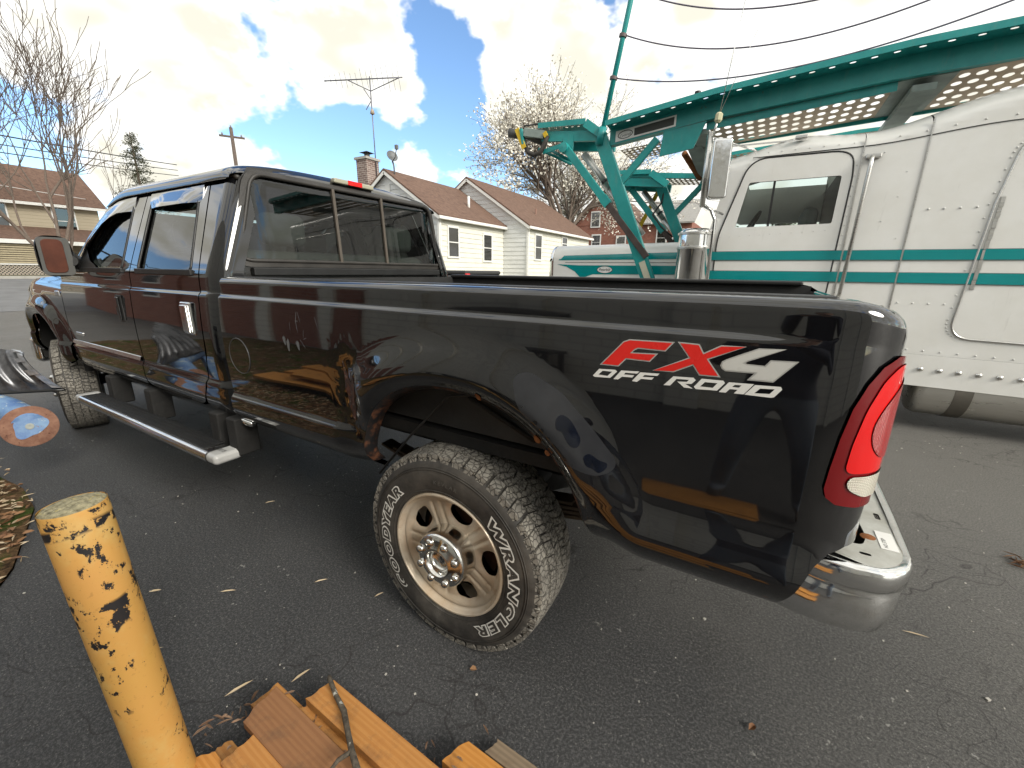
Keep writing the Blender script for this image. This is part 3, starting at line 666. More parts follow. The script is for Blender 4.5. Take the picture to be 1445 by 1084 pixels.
# hood, cowl and front end
def hoodf(a, b):
    x = -3.66-1.46*a; y = 0.28+1.44*b; t_ = abs(b-0.5)*2
    return (x, y, 1.42-0.03*t_**3-0.14*a**2.2-0.04*(t_**8))
fix(surf('hood', hoodf, 14, 24, PAINT, truck))
m = MB(); m.box((-5.16, 0.22, 0.62), (-5.02, 1.78, 1.24)); fix(m.build('grille', CHROME, truck, bevel=0.03))
m = MB(); m.box((-5.32, 0.10, 0.50), (-5.14, 1.90, 0.74)); fix(m.build('front_bumper', CHROME, truck, bevel=0.04))
m = MB(); m.box((-4.98, 0.30, 0.60), (-3.75, 1.70, 1.15)); fix(m.build('engine_bay', UNDER, truck))
# roof
def rooff(a, b):
    th = math.pi*(1-b); c, s = math.cos(th), math.sin(th); e = 2/2.9
    yy = 1+0.765*math.copysign(abs(c)**e, c); zz_ = 1.858+0.118*abs(s)**e
    x = -3.10+a*(1.62)
    # rolls down at the back and towards the windscreen
    k = max(0, (x+1.60)/0.12); fz = 1-(1-math.sqrt(max(0, 1-min(1, k)**2.5)))*0.55
    kf = max(0, (-2.70-x)/0.40); fz2 = 1-0.75*kf**2
    return (x, yy, 1.858+(zz_-1.858)*fz*max(0.0, fz2) - 0.055*kf**2)
fix(surf('roof', rooff, 40, 40, PAINT, truck))
# ditch moulding at the rear roof corner
for sgn in (0, 1):
    pts = []
    for k in range(9):
        a = k/8; x = -1.62+0.14*a; y = 0.262+0.02*a; z = 1.892-0.03*a*a; pts.append((x, y if not sgn else 2-y, z))
    m = MB(); m.tube(pts, 0.013, 8); fix(m.build('roof_corner_moulding', GASKET, truck, True))
# back wall of the cab with its sliding window
def Pback(y, z):
    x = CXR-0.002-0.055*max(0, z-1.40) - 0.04*sst(1.88, 1.95, z)
    w = abs(y-1)
    x -= 0.10*max(0, w-0.62)**2/0.1
    return (x, y, z)
bw = [(0.105, 0.98), (1.895, 0.98), (1.895, 1.40), (1.72, 1.86), (1.66, 1.925), (1.50, 1.948), (0.50, 1.948), (0.34, 1.925), (0.28, 1.86), (0.105, 1.40)]
wo = rounded([(0.215, 1.462), (1.795, 1.462), (1.675, 1.893), (0.335, 1.893)], 0.07, 7)
fix(panel('cab_back', bw, Pback, FADED, truck, holes=[wo], ru=0.04, rv=0.02, thick=0.02, flip=False))
def ring(name, lp, mapf, r, mat, lift=0.0, n=8):
    m = MB(); m.tube([Vector(mapf(a, b))+Vector((lift, 0, 0)) for a, b in resample(lp, 0.05, 0.05)], r, n, True); return fix(m.build(name, mat, truck, True))
gask = rounded([(0.178, 1.430), (1.830, 1.430), (1.705, 1.920), (0.300, 1.920)], 0.10, 7)
def Pgk(y, z): return (Pback(y, z)[0]+0.010, y, z)
fix(panel('window_gasket', gask, Pgk, GASKET, truck, holes=[wo], ru=0.05, rv=0.05, thick=0.014))
ring('gasket_bead', wo, Pback, 0.011, GASKET, 0.007, 8)
Pg = lambda y, z: (Pback(y, z)[0]+0.004, y, z)
div = (0.815, 1.195)
gl = [rounded([(0.205, 1.452), (div[0], 1.452), (div[0], 1.903), (0.322, 1.903)], [0.04, 0, 0, 0.04]), [(div[0], 1.452), (div[1], 1.452), (div[1], 1.903), (div[0], 1.903)], rounded([(div[1], 1.452), (1.805, 1.452), (1.688, 1.903), (div[1], 1.903)], [0, 0.04, 0.04, 0])]
for g_ in gl: fix(panel('rear_window_pane', g_, Pg, GLASS, truck, ru=0.08, rv=0.06))
for y in div:
    m = MB(); m.bar(Vector(Pg(y, 1.462))+Vector((0.006, 0, 0)), Vector(Pg(y, 1.893))+Vector((0.006, 0, 0)), 0.018, 0.014, (1, 0, 0)); fix(m.build('window_divider', simple('bronze_trim', (0.09, 0.075, 0.06), 0.4), truck))
m = MB(); m.box((CXR-0.01, 0.26, 1.385), (CXR+0.022, 1.74, 1.428)); fix(m.build('cab_vent_trim', DKPLAST, truck, bevel=0.006))
# third brake light
m = MB(); m.box((-1.520, 0.850, 1.935), (-1.478, 1.160, 1.966)); bl = fix(m.build('third_brake_light', LIGHTBAR, truck, bevel=0.010, seg=3))
m = MB(); m.box((-1.490, 0.950, 1.936), (-1.4750, 1.060, 1.965)); nest(m.build('brake_lens', REDLENS, None, bevel=0.003), bl)
# side glass, seals, visors
for mp_, fl in ((Pcab, False), (mir(Pcab), True)):
    for nm, w in (('rear_door_glass', rwin), ('front_door_glass', fwin)):
        fix(panel(nm, w, mp_, GLASS if nm[0] == 'r' or not fl else CLEAR, truck, ru=0.1, rv=0.06, off=-0.012, flip=fl))
def seal(lp, r=0.008):
    m = MB(); m.tube([Vector(Pcab(a, b))+Vector((0, 0.002, 0)) for a, b in resample(lp, 0.06, 0.06)], r, 6, True); fix(m.build('window_seal', DKPLAST, truck, True))
seal(rwin); seal(fwin)
m = MB(); m.bar(Vector(Pcab(-2.35, 1.398))+Vector((0, -0.004, 0)), Vector(Pcab(-1.67, 1.398))+Vector((0, -0.004, 0)), 0.016, 0.03); fix(m.build('belt_seal', DKPLAST, truck, bevel=0.004))
m = MB(); m.bar(Vector(Pcab(-3.30, 1.398))+Vector((0, -0.004, 0)), Vector(Pcab(-2.55, 1.398))+Vector((0, -0.004, 0)), 0.016, 0.03); fix(m.build('belt_seal', DKPLAST, truck, bevel=0.004))
VISOR = MT('smoked_visor'); VISOR.set(Base_Color=(0.02, 0.022, 0.025), Roughness=0.05, Specular_IOR_Level=1.0, Coat_Weight=1.0, Coat_IOR=1.9); VISOR = VISOR.m
def visor(top, name):
    """a strip following the top of a window, flaring outwards at its lower edge"""
    m = MB(); v = []; f = []
    for i, (x, z) in enumerate(top):
        P = Vector(Pcab(x, z)); k = min(i, len(top)-1-i); fl_ = min(1, 0.45+k*0.28)
        d = (Vector((*top[min(i+1, len(top)-1)],))-Vector((*top[max(i-1, 0)],))).normalized(); nx, nz = d.y, -d.x
        if nz > 0: nx, nz = -nx, -nz
        for (dn, dy) in ((-0.012, -0.003), (0.010, -0.012), (0.045, -0.034*fl_-0.006), (0.080, -0.050*fl_-0.006), (0.080, -0.044*fl_-0.002)):
            v.append((P.x+nx*dn, P.y+dy, P.z+nz*dn))
    n = len(top)
    for i in range(n-1):
        for k in range(4): f.append((i*5+k, i*5+k+1, i*5+6+k-0, i*5+5+k))
    f.append((0, 1, 2, 3, 4)); f.append(tuple((n-1)*5+k for k in (4, 3, 2, 1, 0)))
    return fix(m.add(v, f).build(name, VISOR, truck, True, 50))
visor([(x, 1.838) for x in np.linspace(-2.37, -1.72, 9)], 'window_visor')
visor([(-3.34, 1.475), (-3.29, 1.545), (-3.22, 1.62), (-3.12, 1.70), (-3.03, 1.765), (-2.92, 1.81), (-2.80, 1.834), (-2.68, 1.838), (-2.585, 1.838)], 'window_visor')
# windscreen and front header
m = MB(); m.quad((-3.02, 0.32, 1.80), (-3.02, 1.68, 1.80), (-3.68, 1.78, 1.42), (-3.68, 0.22, 1.42)); fix(m.build('windscreen', CLEAR, truck))
for y in (0.27, 1.73):
    m = MB(); m.bar((-2.98, y+0.02*(1 if y < 1 else -1), 1.825), (-3.66, y-0.08*(1 if y < 1 else -1), 1.41), 0.07, 0.05); fix(m.build('a_pillar', PAINT, truck, bevel=0.012))
# handles: chrome
def handle(x, z, w, h):
    P = Vector(Pcab(x, z)); m = MB(); m.box((x-w/2, P.y-0.012, z-h/2), (x+w/2, P.y+0.006, z+h/2)); fix(m.build('door_handle_bezel', CHROME, truck, bevel=0.010, seg=3))
    m = MB(); m.box((x-w*0.30, P.y-0.024, z-h*0.42), (x+w*0.30, P.y-0.010, z+h*0.42)); fix(m.build('door_handle', CHROME, truck, bevel=0.008, seg=3))
handle(-1.725, 1.162, 0.108, 0.172)
P = Vector(Pcab(-2.62, 1.165)); m = MB(); m.box((-2.66, P.y-0.006, 1.08), (-2.58, P.y+0.004, 1.25)); fix(m.build('door_handle_bezel', DKPLAST, truck, bevel=0.012))
m = MB(); m.box((-2.64, P.y-0.02, 1.09), (-2.60, P.y-0.004, 1.24)); fix(m.build('door_handle', PAINT, truck, bevel=0.008))
# body side mouldings, badges
t = simple('side_moulding', (0.02, 0.02, 0.021), 0.25, var=0.2)
def mould(x0, x1, z0, yf):
    m = MB(); n = 16; v = []; f = []
    for i in range(n+1):
        x = x0+(x1-x0)*i/n; y = yf(x, z0)
        for dz, dy in ((0.020, 0.004), (0.017, -0.010), (0.0, -0.014), (-0.017, -0.010), (-0.020, 0.004)): v.append((x, y+dy, z0+dz))
    for i in range(n):
        for k in range(4): f.append((i*5+k, i*5+k+1, i*5+5+k+1, i*5+5+k))
    f += [(0, 1, 2, 3, 4), tuple(n*5+k for k in range(5))]
    fix(m.add(v, f).build('side_moulding', PAINT, truck, True, 50))
t = simple('sky_reflection_moulding', (0.62, 0.64, 0.63), 0.16, 0.85, var=0.1)  # pale metal gives the body-coloured moulding its bright sky reflection
def mould2(x0, x1, z0):
    m = MB(); n = 12; v = []; f = []
    for i in range(n+1):
        x = x0+(x1-x0)*i/n; y = ycab(x, z0)
        for dz, dy in ((0.016, 0.003), (0.012, -0.006), (-0.012, -0.012), (-0.016, 0.003)): v.append((x, y+dy, z0+dz))
    for i in range(n):
        for k in range(3): f.append((i*4+k, i*4+k+1, i*4+5+k, i*4+4+k))
    fix(m.add(v, f).build('side_moulding', t, truck))
mould2(-3.70, -2.47, 0.858)
P = yfen(-3.79, 1.21); m = MB(); m.box((-3.86, P-0.01, 1.195), (-3.77, P+0.004, 1.235)); fix(m.build('fender_badge', CHROME, truck, bevel=0.008))
m = MB(); m.box((-3.58, Pcab(-3.5, 0.93)[1]-0.007, 0.915), (-3.44, Pcab(-3.5, 0.93)[1]+0.004, 0.940)); fix(m.build('door_badge', CHROME, truck, bevel=0.004))
RUNB_ = simple('polished_rocker_trim', (0.72, 0.72, 0.71), 0.16, 1.0, var=0.1)
# towing mirror: arm, housing, glass coloured brown for the brick it reflects
m = MB(); m.tube([(-3.36, 0.085, 1.44), (-3.30, 0.07, 1.45), (-3.235, 0.035, 1.455)], [0.06, 0.042, 0.034], 12); m.box((-3.44, 0.055, 1.385), (-3.27, 0.085, 1.50)); fix(m.build('mirror_arm', DKPLAST, truck, True, 40))
def mirf(a, b):
    th = 2*math.pi*a; e = 2/3.4; c, s = math.cos(th), math.sin(th)
    ys = -0.035+0.088*math.copysign(abs(c)**e, c); zs = 1.482+0.132*math.copysign(abs(s)**e, s)
    k = math.sqrt(max(0, 1-(1-b)**2.4)) if b < 1 else 1
    return (-3.345+0.11*b, -0.035+(ys+0.035)*(0.35+0.65*k), 1.482+(zs-1.482)*(0.35+0.65*k))
mo = fix(surf('mirror_housing', mirf, 36, 8, DKPLAST, truck))
m = MB(); m.prism(rounded([(-0.078, -0.122), (0.078, -0.122), (0.078, 0.122), (-0.078, 0.122)], 0.03), (-3.238, -0.035, 1.482), (0, 1, 0), (0, 0, 1), (0.006, 0, 0)); fix(m.build('mirror_rim', simple('grey_mirror_rim', (0.09, 0.09, 0.085), 0.35), truck))
m = MB(); m.prism(rounded([(-0.060, -0.108), (0.045, -0.108), (0.045, 0.108), (-0.060, 0.108)], 0.035), (-3.236, -0.035, 1.484), (0, 1, 0), (0, 0, 1), (0.010, 0, 0)); fix(m.build('mirror_glass', MIRROR_REFL, truck, bevel=0.003))
fix(panel('mirror_sail', rounded([(-3.40, 1.385), (-2.93, 1.398), (-2.98, 1.425), (-3.10, 1.455), (-3.24, 1.56), (-3.30, 1.55)], 0.03), Pcab, DKPLAST, truck, ru=0.05, rv=0.03, thick=0.014, off=0.010))
m = MB(); m.tube([(-3.30, 0.07, 1.462), (-3.30, 0.03, 1.455), (-3.30, -0.02, 1.46)], [0.075, 0.055, 0.05], 12); fix(m.build('mirror_arm', DKPLAST, truck, True))
m = MB(); m.tube([(-1.47, 0.085, 0.64), (-1.30, 0.075, 0.645)], 0.018, 10); fix(m.build('rocker_trim', RUNB_, truck, True))
# step bar with four brackets
RUNB = simple('polished_step_edge', (0.72, 0.72, 0.71), 0.16, 1.0, var=0.1)
m = MB(); n = 2
m.prism(rounded([(-0.085, 0.442), (0.055, 0.442), (0.055, 0.490), (-0.085, 0.494)], [0.012, 0.01, 0.01, 0.025], 5), (-3.36, 0, 0), (0, 1, 0), (0, 0, 1), (1.86, 0, 0)); sb = fix(m.build('step_bar', RUNB, truck, True, 35))
m = MB(); m.box((-3.32, -0.058, 0.4935), (-1.56, 0.045, 0.4975))
for i in range(4): m.box((-3.32, -0.050+i*0.025, 0.4965), (-1.56, -0.040+i*0.025, 0.501))
fix(m.build('step_pad', DKPLAST, truck))
for x0, x1 in ((-3.44, -3.36), (-1.50, -1.40)):
    m = MB(); m.box((x0, -0.086, 0.440), (x1, 0.056, 0.496)); fix(m.build('step_end_cap', simple('grey_end_cap', (0.36, 0.36, 0.35), 0.4, bump=0.2), truck, bevel=0.022, seg=4))
v, f = text_mesh('DEE ZEE', 0.028, shear=0.2); m = MB(); m.add([(-1.485+q[0]*0.6, -0.03+q[1], 0.4968) for q in v], f); fix(m.build('end_cap_print', DKPLAST, truck))
for x in (-3.10, -2.45, -1.62, -1.44):
    m = MB(); m.box((x-0.045, 0.030, 0.45), (x+0.045, 0.15, 0.66)); fix(m.build('step_bracket', UNDER, truck, bevel=0.012))
for o_ in [q for q in bpy.data.objects if q.parent is truck and q.type == 'MESH']:
    nm_ = o_.name.split('.')[0]; vs_ = o_.data.vertices
    if nm_ in ('window_visor', 'window_seal', 'belt_seal', 'door_handle', 'door_handle_bezel', 'side_moulding', 'door_badge', 'rear_door_glass', 'front_door_glass', 'mirror_sail'):
        mx = sum(q.co.x for q in vs_)/len(vs_); my = sum(q.co.y for q in vs_)/len(vs_)
        nest(o_, (dr if mx > -2.445 else df) if my < 1 else (dr2 if mx > -2.445 else df2))
    elif nm_ in ('mirror_arm', 'mirror_rim', 'mirror_glass'): nest(o_, mo)
    elif nm_ in ('step_pad', 'step_end_cap', 'end_cap_print', 'step_bracket'): nest(o_, sb)
# ---- chassis under the body
m = MB()
for y in (0.52, 1.48): m.box((-5.0, y-0.035, 0.60), (1.05, y+0.035, 0.76))
fix(m.build('frame_rail', UNDER, truck))
m = MB(); m.box((-3.70, 0.10, 0.66), (-1.46, 1.90, 0.70)); m.box((-1.35, 0.14, 0.80), (1.05, 1.86, 0.845)); fix(m.build('underbody', UNDER, truck))
for y in (0.40, 1.60):
    for k, (h, hl) in enumerate(((0.47, 0.68), (0.49, 0.60), (0.51, 0.50), (0.53, 0.36))):
        m = MB(); pts = [(-hl+i*hl/4, y, h+0.10*((i-4)/4)**2*(hl/0.68)**2) for i in range(9)]
        for i in range(8): m.bar(pts[i], pts[i+1], 0.07, 0.012)
        fix(m.build('leaf_spring', FRAME, truck))
m = MB(); m.tube([(0, 0.10, 0.397), (0, 1.9, 0.397)], 0.055, 14); m.lathe([(0.02, -0.16), (0.13, -0.12), (0.17, 0), (0.13, 0.12), (0.02, 0.16)], (0, 1.0, 0.397), (0, 1, 0), 20); fix(m.build('rear_axle', UNDER, truck, True))
m = MB(); m.tube([(-4.379, 0.16, 0.397), (-4.379, 1.84, 0.397)], 0.05, 12); fix(m.build('front_axle', UNDER, truck, True))
m = MB(); m.tube([(-0.05, 0.30, 0.45), (0.20, 0.34, 0.95)], 0.028, 10); fix(m.build('shock_absorber', FRAME, truck, True))
m = MB(); m.tube([(0.10, 0.115, 1.02), (-0.02, 0.10, 1.0), (-0.22, 0.10, 0.80), (-0.40, 0.10, 0.60)], 0.005, 6); fix(m.build('loose_cable', DKPLAST, truck, True))
m = MB(); m.tube([(0.05, 0.13, 1.0), (0.18, 0.14, 0.94), (0.30, 0.16, 0.88)], 0.009, 6); fix(m.build('brake_hose', UNDER, truck, True))
m = MB(); m.box((-3.2, 0.60, 0.40), (-1.5, 0.95, 0.62)); fix(m.build('fuel_tank', UNDER, truck, bevel=0.03))
m = MB(); m.tube([(-3.6, 1.2, 0.52), (-0.6, 1.2, 0.52), (0.4, 1.55, 0.72), (1.1, 1.6, 0.62)], 0.04, 10); fix(m.build('exhaust_pipe', UNDER, truck, True, 40))
# ---- cabin interior
m = MB(); m.box((-3.6, 0.12, 0.72), (-1.47, 1.88, 0.76)); m.box((-1.475, 0.15, 0.75), (-1.462, 1.85, 1.40)); fix(m.build('cabin_floor', DKPLAST, truck))
m = MB(); m.box((-3.66, 0.16, 1.05), (-3.30, 1.84, 1.40)); fix(m.build('dashboard', DKPLAST, truck, bevel=0.05, seg=3))
def seat(x, y, w):
    m = MB(); m.box((x-0.52, y-w/2, 0.82), (x, y+w/2, 0.98)); fix(m.build('seat_cushion', INT, truck, bevel=0.05, seg=3))
    m = MB(); m.bar((x-0.02, y, 0.95), (x+0.10, y, 1.52), w, 0.15, (1, 0, 0)); fix(m.build('seat_back', INT, truck, bevel=0.06, seg=4))
def headrest(x, y):
    m = MB(); m.box((x-0.06, y-0.13, 1.55), (x+0.06, y+0.13, 1.73)); fix(m.build('headrest', INT, truck, bevel=0.05, seg=4))
seat(-2.75, 0.55, 0.56); seat(-2.75, 1.45, 0.56); headrest(-2.62, 0.55); headrest(-2.62, 1.45)
seat(-1.72, 1.0, 1.45); headrest(-1.60, 0.55); headrest(-1.60, 1.45)
m = MB(); m.tube([(-3.22+0.07*math.sin(a), 0.55+0.19*math.cos(a), 1.30+0.17*math.sin(a)) for a in np.linspace(0, 6.283, 25)[:-1]], 0.016, 8, True); m.tube([(-3.22, 0.55, 1.30), (-3.45, 0.55, 1.15)], 0.03, 8); fix(m.build('steering_wheel', DKPLAST, truck, True))
fix(surf('headliner', lambda a, b: (rooff(a*0.97+0.01, b*0.98+0.01)[0], rooff(a*0.97+0.01, b*0.98+0.01)[1], rooff(a*0.97+0.01, b*0.98+0.01)[2]-0.014), 20, 20, INT, truck))

# ---- wheels
TR, TY0, TW, ZA = 0.405, 0.030, 0.262, 0.397
def wheel_parts():
    """one wheel about the origin, its outer face towards -y"""
    root = bpy.data.objects.new('wheel', None); root.empty_display_size = 0.05; link(root)
    pr = [(0.240, 0.020), (0.252, 0.006), (0.268, 0.001), (0.300, -0.004), (0.335, -0.003), (0.362, 0.004), (0.380, 0.016), (0.388, 0.030), (0.393, 0.055), (0.396, 0.13), (0.393, 0.207), (0.388, 0.232), (0.380, 0.246), (0.35, 0.258), (0.30, 0.262), (0.26, 0.256), (0.240, 0.24)]
    m = MB(); m.lathe(pr, (0, 0, 0), (0, 1, 0), 96); ty = m.build('tyre', RUBBER, root, True)
    # fine concentric ribs and shoulder ribs on the sidewall
    m = MB()
    for r, y in ((0.262, 0.002), (0.345, -0.0025), (0.352, 0.0005)):
        m.tube([(r*math.cos(a), y, r*math.sin(a)) for a in np.linspace(0, 2*math.pi, 97)[:-1]], 0.0016, 5, True)
    m.build('sidewall_rib', RUBBER, root, True)
    # tread blocks
    m = MB(); rr = random.Random(2); NB = 46
    def block(th0, th1, y0, y1, sk, r0=0.390, r1=TR, sh=0.0):
        c = [(th0, y0), (th1, y0), (th1+sk, y1), (th0+sk, y1)]; mid = ((th0+th1+sk)/2, (y0+y1)/2)
        v = []
        for r, sc in ((r0, 1.0), (r1, 0.93)):
            for (t_, y) in c:
                t2 = mid[0]+(t_-mid[0])*sc; y2 = mid[1]+(y-mid[1])*sc
                rr_ = r-0.010*(abs(y2-0.131)/0.131)**3*(1 if r == r1 else 0.5); v.append((rr_*math.cos(t2), y2, rr_*math.sin(t2)))
        m.add(v, [(3,2,1,0),(4,5,6,7),(0,1,5,4),(1,2,6,5),(2,3,7,6),(3,0,4,7)])
    P2 = 2*math.pi/NB
    for i in range(NB):
        a = i*P2
        for k, (y0, y1, ph, sk) in enumerate(((0.012, 0.060, 0.0, 0.018), (0.064, 0.106, 0.5, -0.03), (0.110, 0.152, 0.15, 0.03), (0.156, 0.198, 0.65, -0.03), (0.202, 0.250, 0.3, 0.018))):
            j = rr.uniform(-0.006, 0.006)
            if k in (0, 4): block(a+ph*P2+j, a+ph*P2+P2*0.88+j, y0, y1, sk)
            else:
                block(a+ph*P2+j, a+ph*P2+P2*0.46+j, y0, y1, sk); block(a+ph*P2+P2*0.51+j, a+ph*P2+P2*0.95+j, y0+0.003, y1+0.003, sk)
    # shoulder lugs over the edge
    for i in range(NB):
        a = i*P2
        for y, s in ((0.006, 1), (0.256, -1)):
            w = 0.86 if i % 2 else 0.80
            v = []
            for r in (0.368, 0.393):
                for t_ in (a+0.02, a+P2*w):
                    for dy in (0.004, 0.016): v.append((r*math.cos(t_), y+s*dy+(0.004 if r > 0.38 else 0)*s, r*math.sin(t_)))
            m.add(v, [(0,1,3,2),(4,6,7,5),(0,2,6,4),(1,5,7,3),(0,4,5,1),(2,3,7,6)])
    m.build('tread', TREAD, root)
    def ring_text(txt, r0, start, span, size, mat, off, lift, shear=0.15, name='lettering'):
        v, f = text_mesh(txt, size, off, shear, 0.0, 1.36); vb, _ = text_mesh(txt, size, 0.0, shear, 0.0, 1.36); xs_ = [q[0] for q in vb]; w = max(xs_)-min(xs_); x0 = min(xs_)
        m = MB(); o_ = []
        for (x, y, z) in v:
            th = math.radians(start)-math.radians(span)*(x-x0)/w; r = r0+y
            o_.append((r*math.cos(th), lift, r*math.sin(th)))
        m.add(o_, f); m.build(name, mat, root)
    ring_text('GOODYEAR', 0.284, 226, 92, 0.050, LETTER, 0.0058, -0.0062); ring_text('GOODYEAR', 0.284, 226, 92, 0.050, RUBBER, 0.0016, -0.0072)
    ring_text('WRANGLER', 0.284, 47, 106, 0.050, LETTER, 0.0058, -0.0062); ring_text('WRANGLER', 0.284, 47, 106, 0.050, RUBBER, 0.0016, -0.0072)
    ring_text('KEVLAR', 0.293, 97, 20, 0.022, simple('moulded_grey_lettering', (0.10, 0.095, 0.085), 0.7), 0, -0.0068)
    # alloy rim: dished face with five windows
    m = MB(); m.lathe([(0.249, 0.020), (0.250, 0.008), (0.246, 0.002), (0.240, 0.002), (0.236, 0.010), (0.232, 0.022), (0.226, 0.026)], (0, 0, 0), (0, 1, 0), 96); m.lathe([(0.226, 0.05), (0.215, 0.09), (0.205, 0.20), (0.225, 0.23)], (0, 0, 0), (0, 1, 0), 64); rim = m.build('rim', ALLOY, root, True, 50)
    wins = []
    for k in range(5):
        a0 = R(3+72*k); q = []
        for (r, da) in ((0.200, -14), (0.205, 0), (0.200, 14), (0.172, 17.5), (0.140, 13), (0.131, 0), (0.140, -13), (0.172, -17.5)): q.append((r*math.cos(a0+R(da)), r*math.sin(a0+R(da))))
        wins.append(rounded(q, 0.014, 4))
    def face(u, v):
        r = math.hypot(u, v); a = math.atan2(v, u); y = 0.028+0.012*sst(0.225, 0.20, r)
        k = (a-R(3))/R(72); dd = abs(k-round(k)); sp = (0.5-dd)*R(72)*r     # distance from the spoke's centre line
        g_ = math.exp(-((sp-0.021)/0.0075)**2)*sst(0.100, 0.115, r)*sst(0.213, 0.195, r)
        y += 0.0065*g_
        wnd = sst(0.075, 0.030, sp*0+abs(dd*R(72)*r)) * sst(0.105, 0.125, r)*sst(0.222, 0.205, r)
        y += 0.016*math.exp(-((dd*72/17.5)**4+((r-0.168)/0.040)**4))
        return (u, y, v)
    panel('rim_face', ell(0, 0, 0.229, 0.229, 72), face, ALLOY, root, holes=wins, ru=0.007, rv=0.007, thick=0.045)
    # brake parts behind
    m = MB(); m.lathe([(0.05, 0.10), (0.17, 0.10), (0.17, 0.13), (0.05, 0.13)], (0, 0, 0), (0, 1, 0), 40); m.build('brake_disc', rust_mat('brake_rust', (0.045, 0.02, 0.012), (0.09, 0.04, 0.02)), root, True, 40)
    m = MB(); m.lathe([(0.204, 0.12), (0.0, 0.14)], (0, 0, 0), (0, 1, 0), 40); m.build('backing_plate', UNDER, root)
    # chrome centre with lug nuts
    m = MB(); m.lathe([(0.112, 0.060), (0.111, 0.028), (0.109, 0.0), (0.107, -0.024), (0.102, -0.033), (0.084, -0.040), (0.070, -0.044), (0.060, -0.050), (0.055, -0.052), (0.051, -0.050), (0.048, -0.030), (0.043, -0.014), (0.030, -0.010), (0.0, -0.010)], (0, 0, 0), (0, 1, 0), 56); hub = m.build('hub_cap', HUBC, root, True, 60)
    for k in range(8):
        a = 2*math.pi*(k+0.5)/8; c = (0.086*math.cos(a), -0.036, 0.081*math.sin(a))
        m = MB(); m.lathe([(0.0160, 0.006), (0.0152, -0.010), (0.0115, -0.017), (0.0, -0.020)], c, (0, 1, 0), 14); m.build('lug_nut', HUBC, root, True, 60)
    m = MB(); m.prism(ell(0, 0, 0.025, 0.0115, 28, 1.2), (0, -0.0105, 0), (1, 0, 0), (0, 0, 1), (0, -0.003, 0)); m.build('hub_emblem', simple('dark_blue_emblem', (0.02, 0.025, 0.045), 0.3), root)
    v, f = text_mesh('Ford', 0.019, shear=0.3); m = MB(); c, s = math.cos(1.2), math.sin(1.2)
    m.add([((q[0]-0.0195)*c-(q[1]-0.006)*s, -0.0145, (q[0]-0.0195)*s+(q[1]-0.006)*c) for q in v], f); m.build('emblem_script', CHROME, root)
    return root
wheel = wheel_parts()
wheel.parent = truck; wheel.location = (0, TY0-1+0.0, ZA)
for (x, y, rz, ry) in ((-4.379, TY0+0.02, R(-16), 40), (0, 2-TY0, math.pi, 15), (-4.379, 2-TY0, math.pi, 80)):
    w = wheel.copy(); COL.objects.link(w); w.parent = truck; w.location = (x, y-1, ZA); w.rotation_euler = (0, R(ry), rz)
    for ch in wheel.children:
        c = ch.copy(); COL.objects.link(c); c.parent = w
        for g in ch.children:
            d = g.copy(); COL.objects.link(d); d.parent = c
# =========================================================================================== ground
def gz(x, y):
    return 0.78*sst(-9, -36, x)
t = MT('asphalt')
co = t.co()
n1 = t.noise(1.1, 3, 0.6); n2 = t.noise(110, 4, 0.85)
wv = t.N.new('ShaderNodeVectorMath'); wv.operation = 'ADD'; t.L.new(co, wv.inputs[0])
nn = t.N.new('ShaderNodeTexNoise'); nn.inputs['Scale'].default_value = 3.0; nn.inputs['Detail'].default_value = 2; t.L.new(co, nn.inputs['Vector'])
sc = t.N.new('ShaderNodeVectorMath'); sc.operation = 'SCALE'; sc.inputs['Scale'].default_value = 0.55; t.L.new(nn.outputs[1], sc.inputs[0]); t.L.new(sc.outputs[0], wv.inputs[1])
def crack(scale, w, vec):
    v = t.N.new('ShaderNodeTexVoronoi'); v.feature = 'DISTANCE_TO_EDGE'; v.inputs['Scale'].default_value = scale; t.L.new(vec, v.inputs['Vector'])
    return t.ramp(v.outputs[0], 0.0, w, (1, 1, 1), (0, 0, 0))
k1 = t.math('MULTIPLY', crack(1.7, 0.009, wv.outputs[0]), t.ramp(t.noise(0.55, 1), 0.46, 0.58))
st = t.N.new('ShaderNodeMapping'); st.inputs['Scale'].default_value = (0.55, 1.5, 1); st.inputs['Rotation'].default_value = (0, 0, 0.5); t.L.new(wv.outputs[0], st.inputs[0])
k2 = t.math('MULTIPLY', crack(4.5, 0.020, st.outputs[0]), t.ramp(t.noise(0.8, 1, 0.5, 0, t.co(loc=(4, 3, 0))), 0.50, 0.60))
ck = t.math('MAXIMUM', k1, k2)
agg = t.vor(170, 'F1'); aggr = t.ramp(agg, 0.10, 0.40, (1, 1, 1), (0, 0, 0))
pick = t.ramp(t.noise(80, 0), 0.60, 0.68)
c = t.mix(t.ramp(n1, 0.3, 0.72), (0.015, 0.0155, 0.017), (0.044, 0.044, 0.0455))
oil = t.ramp(t.noise(0.9, 4, 0.65, 0, t.co(loc=(7, 2, 0))), 0.60, 0.72)
c = t.mix(t.math('MULTIPLY', oil, 0.8), c, (0.012, 0.012, 0.013))
c = t.mix(t.math('MULTIPLY', t.ramp(n2, 0.47, 0.63), 0.72), c, (0.135, 0.134, 0.133))
c = t.mix(t.math('MULTIPLY', t.math('MULTIPLY', aggr, pick), 0.75), c, (0.30, 0.29, 0.27))
